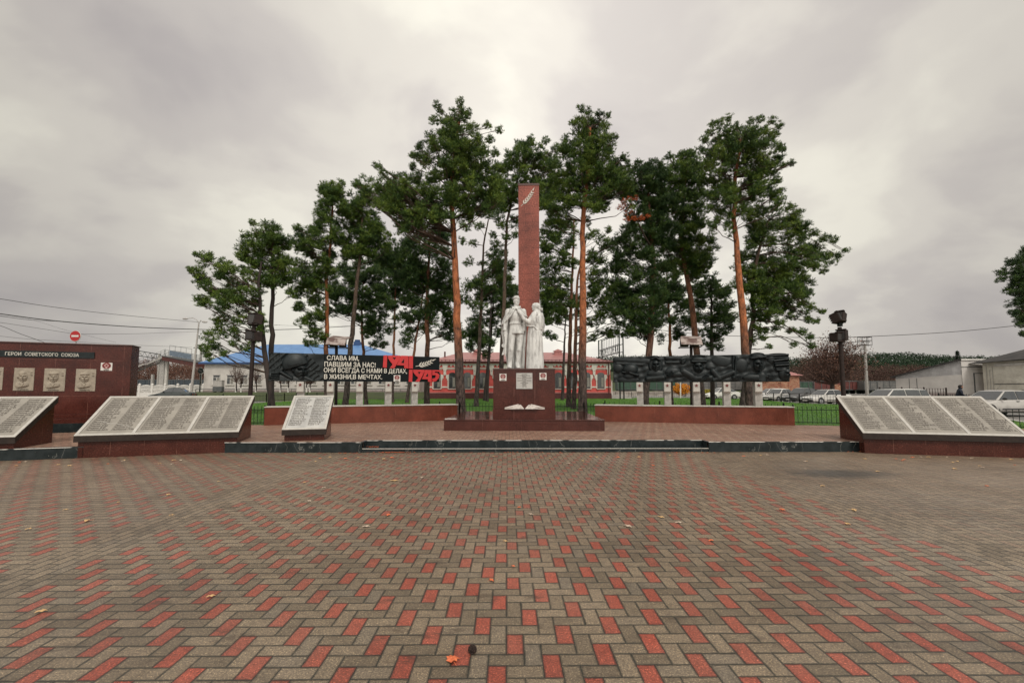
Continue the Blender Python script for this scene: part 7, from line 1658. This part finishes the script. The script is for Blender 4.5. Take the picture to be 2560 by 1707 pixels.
wagon('green wagon just right of the brick stack', 1990, 2033, 100, .3, 953, 'wagongreen'); wagon('brown-red wagon behind the russet tree', 2036, 2110, 100, .3, 952, 'wagonred'); wagon('brown-red wagon right of the russet tree stem', 2112, 2160, 100, .3, 952, 'wagonred')
wagon('grey latticed open wagon left of the grey shed', 2162, 2242, 98, .3, 952, 'wagongrey', True)
# --- footbridge over the railway
Yf = 84; d0, d1 = at(424, 892, Yf), at(505, 905, Yf-4); fb = thing('footbridge','steel railway footbridge with stairs and railings above the white fence on the left','footbridge',(d0.x, d0.y, 0)); Q = lambda px, py, Y=Yf: at(px, py, Y)-Vector((d0.x, d0.y, 0))
def beam(m, a, b, w, h, dz=0):
    a, b = Vector(a), Vector(b); d = (b-a); hx = Vector((-d.y, d.x, 0)).normalized()*w/2; u_ = Vector((0,0,h))
    vs = [a-hx, a+hx, b+hx, b-hx]; vs = vs+[v+u_ for v in vs]; m.add(vs, [(0,3,2,1),(4,5,6,7),(0,1,5,4),(1,2,6,5),(2,3,7,6),(3,0,4,7)])
dl, dr_ = Q(424, 890), Q(512, 906, Yf-4); m = MB(); beam(m, dl+Vector((0,0,-.9)), dr_+Vector((0,0,-.9)), 2.6, .75); m.build('deck_girder', M['rustbeam'], fb)
m = MB(); beam(m, dl+Vector((0,0,-.14)), dr_+Vector((0,0,-.14)), 2.8, .14); m.build('deck', M['steel'], fb)
def railing(m, a, b, n, h=1.15, y=-1.35, mesh=4):
    a, b = Vector(a)+Vector((0,y,0)), Vector(b)+Vector((0,y,0))
    for i in range(n+1): p = a.lerp(b, i/n); m.tube([p, p+Vector((0,0,h))], .035, 4)
    for k in range(1, mesh+1): m.tube([a+Vector((0,0,h*k/mesh)), b+Vector((0,0,h*k/mesh))], .022, 4)
m = MB(); railing(m, dl, dr_, 8); railing(m, dl, dr_, 8, y=1.35); m.build('railing', M['steel'], fb)
m = MB(); a = dl.lerp(dr_, .16)+Vector((0,-1.42,0)); b = dl.lerp(dr_, .78)+Vector((0,-1.42,0)); beam(m, a+Vector((0,0,.2)), b+Vector((0,0,.2)), .04, .95); m.build('side_sheets', M['bluesheet'], fb)
m = MB()
for q in (.16, .32, .48, .63, .78): p = dl.lerp(dr_, q)+Vector((0,-1.42,1.1)); m.tube([p, p+Vector((0,0,1.0))], .03, 4)
m.tube([dl.lerp(dr_, .16)+Vector((0,-1.42,2.1)), dl.lerp(dr_, .78)+Vector((0,-1.42,2.1))], .03, 4); m.build('screen_frame', M['steel'], fb)
sA, sB, sC = Q(424, 889), Q(380, 908), Q(370, 909); sD = Q(296, 941); m = MB(); beam(m, sA+Vector((0,-1,-.3)), sB+Vector((0,-1,-.3)), .15, .3); beam(m, sC+Vector((0,-1,-.3)), sD+Vector((0,-1,-.3)), .15, .3); beam(m, sB+Vector((0,0,-.3)), sC+Vector((0,0,-.3)), 2.2, .15)
beam(m, sA+Vector((0,1,-.3)), sB+Vector((0,1,-.3)), .15, .3); beam(m, sC+Vector((0,1,-.3)), sD+Vector((0,1,-.3)), .15, .3); m.build('stair_stringers', M['stele'], fb)
m = MB()
for (p, q, n) in ((sA, sB, 11), (sC, sD, 20)):
    for i in range(n): c = p.lerp(q, (i+.5)/n); m.box(c.x-.17, c.y-1, c.z-.10, c.x+.17, c.y+1, c.z-.05)
m.build('steps', M['steel'], fb)
m = MB(); railing(m, sA, sB, 4, y=-1.1, mesh=3); railing(m, sC, sD, 7, y=-1.1, mesh=3); railing(m, sA, sB, 4, y=1.1, mesh=3); railing(m, sC, sD, 7, y=1.1, mesh=3); m.build('stair_railing', M['steel'], fb)
for (px, py, w_, mt) in ((328, 930, .55, 'stele_box'), (418.5, 895, .45, 'stele_box'), (408, 895, .9, 'stele'), (382, 935, .35, 'stele'), (336, 936, .35, 'stele')):
    p = Q(px, py); MB().box(p.x-w_/2, p.y-.2, 0, p.x+w_/2, p.y+.2, p.z-.05).build('pier', M[mt], fb)
# platform canopy frames behind the bridge
p = at(400, 880, 92); m = MB(); b = Vector((p.x, p.y, 0)); t = thing('railway_gantry','long latticed railway gantry behind the footbridge','gantry',tuple(b)); a_ = at(322, 873, 92)-b; c_ = at(402, 886, 92)-b
for dz in (0, -1.0): m.tube([a_+Vector((0,0,dz)), c_+Vector((0,0,dz))], .07, 4)
for i in range(12): m.tube([a_.lerp(c_, i/12)+Vector((0,0,-1 if i % 2 else 0)), a_.lerp(c_, (i+1)/12)+Vector((0,0,0 if i % 2 else -1))], .035, 4)
m.build('truss', M['iron'], t)
for q in (.07, .95): pz = a_.lerp(c_, q); MB().tube([(pz.x, 0, 0), (pz.x, 0, pz.z)], .18, 6).build('leg', M['stele'], t)
# --- ornate white concrete fence
Yc = 72; c0, c1 = at(316, 985, Yc), at(507, 985, Yc); zc_ = at(400, 961, Yc).z; zb0 = .0; nP = 6
cf = thing('concrete_fence','white ornate concrete fence with baluster panels behind the dark green car','fence',(c0.x, c0.y, zb0)); L = c1.x-c0.x; Hc = zc_-zb0
for i in range(nP):
    x0, x1 = L*i/nP, L*(i+1)/nP; w_ = x1-x0; m = MB(); m.box(x0+.14, -.04, 0, x1-.14, .04, Hc*.40)
    prof = [(x0+.14, Hc*.90), (x1-.14, Hc*.90)] + [(x0+.14+(w_-.28)*(1-q), Hc*(.90+.08*math.sin(math.pi*q))) for q in np.linspace(0.02, .98, 9)]
    m.prism(prof, -.04, .04)
    for k in range(15):
        x = x0+.2+(w_-.4)*k/14; zl = Hc*(.42+.22*abs(2*k/14-1)**1.5*0+.0); m.box(x-.028, -.03, Hc*.40, x+.028, .03, Hc*.90)
    m.box(x0+.14, -.045, Hc*.62, x1-.14, .045, Hc*.67)
    arc_ = [(x0+.14+(w_-.28)*q, Hc*(.62-.18*math.sin(math.pi*q))) for q in np.linspace(0, 1, 9)]; m.tube([(x, 0, z) for x, z in arc_], .045, 5)
    m.build('fence_panel', M['conc_white'], cf)
for i in range(nP+1): x = L*i/nP; MB().box(x-.15, -.1, 0, x+.15, .1, Hc).add([(x-.19,-.14,Hc),(x+.19,-.14,Hc),(x+.19,.14,Hc),(x-.19,.14,Hc),(x,0,Hc+.22)], [(0,1,4),(1,2,4),(2,3,4),(3,0,4),(3,2,1,0)]).build('post', M['conc_white'], cf)

# ================================================================== far woods (cannot be counted) and hills
M['farwood'] = leafmat('far_pine_wood', [(.15, (.012,.026,.014)), (.5, (.024,.046,.024)), (.9, (.045,.075,.035))], .9)
M['brownwood'] = leafmat('far_bare_wood', [(.15, (.04,.025,.020)), (.5, (.075,.043,.034)), (.9, (.13,.078,.06))], .9)
def wood(name, label, spots, mat, ntri, sz, seed, parent=None):
    """spots: (x,y,z,rx,rz) crowns"""
    rg = np.random.default_rng(seed); S = np.array(spots); n = len(S)*ntri; ix = np.repeat(np.arange(len(S)), ntri); g_ = rg.normal(size=(n, 3)); g_ /= np.linalg.norm(g_, axis=1)[:,None]; g_ *= (rg.random((n,1))**.3)
    P_ = S[ix,:3]+g_*np.stack([S[ix,3], S[ix,3], S[ix,4]], 1); s_ = sz*(.6+.8*rg.random(n)); a = rg.normal(size=(n, 3)); a /= np.linalg.norm(a, axis=1)[:,None]; b = np.cross(a, rg.normal(size=(n, 3))); b /= np.linalg.norm(b, axis=1)[:,None]
    V_ = np.stack([P_-a*s_[:,None], P_+b*s_[:,None], P_+a*s_[:,None]], 1).reshape(-1, 3); o = fastmesh(name, V_, np.arange(3*n).reshape(-1, 3), M[mat]); tag(o, label, 'wood', kind='stuff'); return o
r = random.Random(8)
crest = [(1420,893),(1540,890),(1620,888),(1760,890),(1900,892),(2000,893),(2100,888),(2140,884),(2200,881),(2260,881),(2330,886),(2400,889),(2480,890),(2560,888),(2640,886)]
def cz_(px):
    for (a, b), (c, d) in zip(crest[:-1], crest[1:]):
        if a <= px <= c: return b+(d-b)*(px-a)/(c-a)
    return 890
sp2 = []; hv = []; Yh = 300
cols_ = list(range(1400, 2660, 20))
for px in cols_:
    top = at(px, cz_(px)+10, Yh); hv.append(top)
hm = MB(); n = len(hv); hm.add([(p.x*.70, 205, -.1) for p in hv]+[(p.x, p.y, p.z-4) for p in hv]+[(p.x*1.3, p.y+160, p.z-2) for p in hv], [(i, i+1, i+1+n, i+n) for i in range(n-1)]+[(i+n, i+n+1, i+1+2*n, i+2*n) for i in range(n-1)]); struct(hm.build('hills', M['bank'], smooth=True))
for px in np.arange(1405, 2650, 5.5):
    for k in range(5):
        q = k/4; py = cz_(px)+3.5+q*24+r.uniform(-2,3)*(1 if q > 0 else .9); Y = Yh-q*70+r.uniform(-8,8); p = at(px+r.uniform(-3,3), py, Y); sp2.append((p.x, p.y, p.z-.8, r.uniform(2.2,3.6)*Y/300, r.uniform(1.5,2.6)*Y/300))
wood('pine_forest','dark green pine forest along the ridge on the right horizon',sp2,'farwood',70,.42,3)
sp2 = []
for px in np.arange(1905, 2420, 7):
    for k in range(5):
        Y = r.uniform(120, 190); py = r.uniform(922, 962); p = at(px+r.uniform(-4,4), py+3*math.sin(px*.03), Y); sp2.append((p.x, p.y, p.z, r.uniform(1.6,3.0), r.uniform(1.2,2.2)))
wood('bare_woods','brown leafless woods below the pine ridge on the right',sp2,'brownwood',150,.20,4)
sp2 = []
for px in np.arange(300, 520, 6):
    for k in range(6):
        Y = r.uniform(125, 170); p = at(px+r.uniform(-4,4), r.uniform(914, 958), Y); sp2.append((p.x, p.y, p.z, r.uniform(1.6,2.8), r.uniform(1.6,3.0)))
wood('bare_woods','rust-brown leafless woods behind the wagons on the left',sp2,'russet',150,.19,5)
# lone conifer rising over the shed roof
c = at(2395, 905, 140); c.z = 0; t = thing('conifer','lone dark conifer poking above the grey shed roof on the skyline','conifer',tuple(c)); zt_ = at(2395, 875, 140).z; MB().tube([(0,0,0),(0,0,zt_)], [.3,.06], 8).build('trunk', M['bark_shaded'], t)
rg = np.random.default_rng(9); n = 2600; q = rg.random(n)**.7; rad_ = (1-q)*3.0+.1; zz = 3+q*(zt_-3.2); an = rg.random(n)*6.283; rr_ = rad_*(.35+.65*rg.random(n))*(1+.25*np.sin(q*40)); P_ = np.stack([np.cos(an)*rr_, np.sin(an)*rr_, zz-.15*rr_], 1); d = np.stack([np.cos(an), np.sin(an), -.25+0*an], 1); s_ = np.cross(d, [0,0,1.])*.10
V_ = np.stack([P_-s_, P_+s_, P_+d*.6], 1).reshape(-1, 3); fastmesh('crown', V_, np.arange(3*n).reshape(-1, 3), M['farwood'], t)

# ================================================================== leaves and cone on the paving
M['leaf_o'] = mk('orange_leaf', (.72,.19,.07), (.52,.11,.04), 60, .6, detail=3)
M['leaf_y'] = mk('pale_yellow_leaf', (.62,.42,.20), (.48,.28,.12), 60, .6, detail=3)
M['leaf_w'] = mk('faded_leaf', (.55,.45,.36), (.40,.30,.22), 60, .6, detail=3)
M['cone'] = mk('pine_cone_brown', (.035,.018,.012), (.015,.008,.006), 40, .8)
def leafmesh(kind, s):
    m = MB()
    if kind == 'maple': rr = [1,.68,.86,.62,.95,.64,.95,.66,.86,.66,1,.55,.45,.55]; n = len(rr); pts = [(math.cos(math.pi/2+2*math.pi*i/n)*rr[i]*s, math.sin(math.pi/2+2*math.pi*i/n)*rr[i]*s) for i in range(n)]
    else: n = 10; pts = [(math.cos(2*math.pi*i/n)*s*(1 if i % 5 else 1.25), math.sin(2*math.pi*i/n)*s*.55) for i in range(n)]
    z = [.006+.010*((i*7) % 5)/4 for i in range(n)]
    vs = [(0,0,.016)]+[(x, y, z[i]) for i, (x, y) in enumerate(pts)]; vs2 = [(x, y, zz-.0015) for x, y, zz in vs]
    fs = [(0, i+1, (i+1) % n+1) for i in range(n)]+[(n+1, n+1+(i+1) % n+1, n+1+i+1) for i in range(n)]+[(i+1, n+1+i+1, n+1+(i+1) % n+1, (i+1) % n+1) for i in range(n)]
    m.add(vs+vs2, fs); m.tube([(0,0,.012),(0,-s*.8,.008),(s*.1,-s*1.5,.006)], s*.03, 4); return m
big = leafmesh('maple', .042).build('maple_leaf', M['leaf_o'], loc=tuple(G(1131, 1649, .002)), rot=.4); tag(big, 'large curled orange maple leaf on a red paver at the bottom of the picture', 'leaf')
cp_ = G(1181, 1630, .0); cn = thing('pine_cone','small dark pine cone lying beside the large orange maple leaf','pine cone',tuple(cp_)); m = MB(); m.ell((0,0,.022), (.017,.024,.017), 10, 8)
for i in range(48):
    a = i*2.4; q = i/48; y = -.03+.06*q; y *= .8; rr_ = .016*math.sin(math.pi*(q*.85+.12))+.010; d = Vector((math.cos(a)*rr_, y, .022+math.sin(a)*rr_)); m.ell(tuple(d), (.008,.005,.008), 6, 4)
m.build('scales', M['cone'], cn); cn.scale = (.78, .78, .78)
spec = [(1228,1451,'leaf_o',.024,'small orange leaf just right of the picture centre line near the large maple leaf'),(1263,1354,'leaf_y',.020,'small yellow leaf in the middle of the plaza, above the two orange ones'),(1283,1417,'leaf_o',.016,'small orange leaf between the yellow leaf and the bottom maple leaf'),(985,1202,'leaf_y',.06,'pair-sized pale dry leaf far out on the plaza below the steps'),(72,1323,'leaf_y',.026,'pale leaf near the left edge of the plaza, upper one'),(102,1530,'leaf_y',.026,'curled pale leaf near the left edge of the plaza, lower one'),(527,1492,'leaf_y',.024,'pale leaf on a red paver in the left half of the plaza'),(1778,1352,'leaf_o',.028,'orange leaf on the right half of the plaza between red pavers'),(2135,1275,'leaf_y',.045,'pale leaf on the far right of the plaza, largest there'),(1697,1307,'leaf_w',.035,'whitish leaf right of the middle of the plaza'),(1326,1286,'leaf_w',.03,'whitish leaf just right of the centre of the plaza'),(1055,1194,'leaf_w',.04,'tiny pale leaf right of the pair-sized dry leaf'),(810,1219,'leaf_w',.03,'pale leaf left of the pair-sized dry leaf'),(2056,1215,'leaf_y',.035,'small pale leaf below the wet patch on the right')]
for px, py, mt, s_, lab in spec:
    o = leafmesh('o', s_).build('fallen_leaf', M[mt], loc=tuple(G(px, py, .002)), rot=random.uniform(0, 6)); tag(o, lab, 'leaf')
lv = [leafmesh('o', .030), leafmesh('maple', .030)]; protos = []
for i, k in enumerate(('leaf_y', 'leaf_o', 'leaf_w', 'leaf_y')): protos.append(lv[i % 2].build('fallen_leaf', M[k]))
r = random.Random(31); first = [True]*4
for i in range(78):
    if i < 56: px = r.choice([r.uniform(20, 620), r.uniform(560, 1300), r.uniform(1300, 2100), r.uniform(2150, 2540)]); py = 1134+abs(r.gauss(0, 14))+(16 if px < 600 else 0)+(8 if px > 2150 else 0)
    else: px, py = r.uniform(60, 2500), r.uniform(1160, 1330)
    p = G(px, py, .002); k = i % 4
    o = protos[k] if first[k] else protos[k].copy()
    if not first[k]: COL.objects.link(o)
    first[k] = False; o.location = p; o.rotation_euler = (0, 0, r.uniform(0, 6.28)); sc1 = r.uniform(.7, 1.5); o.scale = (sc1, sc1, sc1)
    tag(o, 'tiny fallen leaf scattered on the far half of the paved plaza', 'leaf', 'tiny fallen leaves scattered over the plaza')
# drifts of leaves that cannot be told apart
V_ = []; F_ = []; r = random.Random(5); mm = MB()
def drift(px, py, z, wx, wy, n):
    c = G(px, py, z)
    for i in range(n):
        x, y = c.x+r.gauss(0, wx), c.y+(abs(r.gauss(0, wy)) if z > .05 else -abs(r.gauss(0, wy))); s_ = r.uniform(.018, .04); a = r.uniform(0, 6.28); zz = z+.004+r.uniform(0,.012)
        mm.add([(x+math.cos(a+k*1.5708)*s_*(1 if k % 2 else .6), y+math.sin(a+k*1.5708)*s_*(1 if k % 2 else .6), zz+.006*(k % 2)) for k in range(4)], [(0,1,2,3)])
drift(982, 1131, .0, .20, .03, 70); drift(930, 1118, .09, .10, .05, 22); drift(2165, 1129.5, .0, .16, .03, 36); drift(870, 1133, 0, .12, .03, 12); drift(1290, 1131, 0, .5, .03, 12); drift(1700, 1132, 0, .6, .03, 14)
ld_ = mm.build('leaf_litter', M['leaf_o']); tag(ld_, 'drifts of orange leaves gathered along the foot of the black steps', 'leaf litter', kind='stuff')
# dark wet patch on the paving at the right
M['wet'] = mk('wet_paving', (.05,.047,.042), (.035,.033,.03), 2, .22)
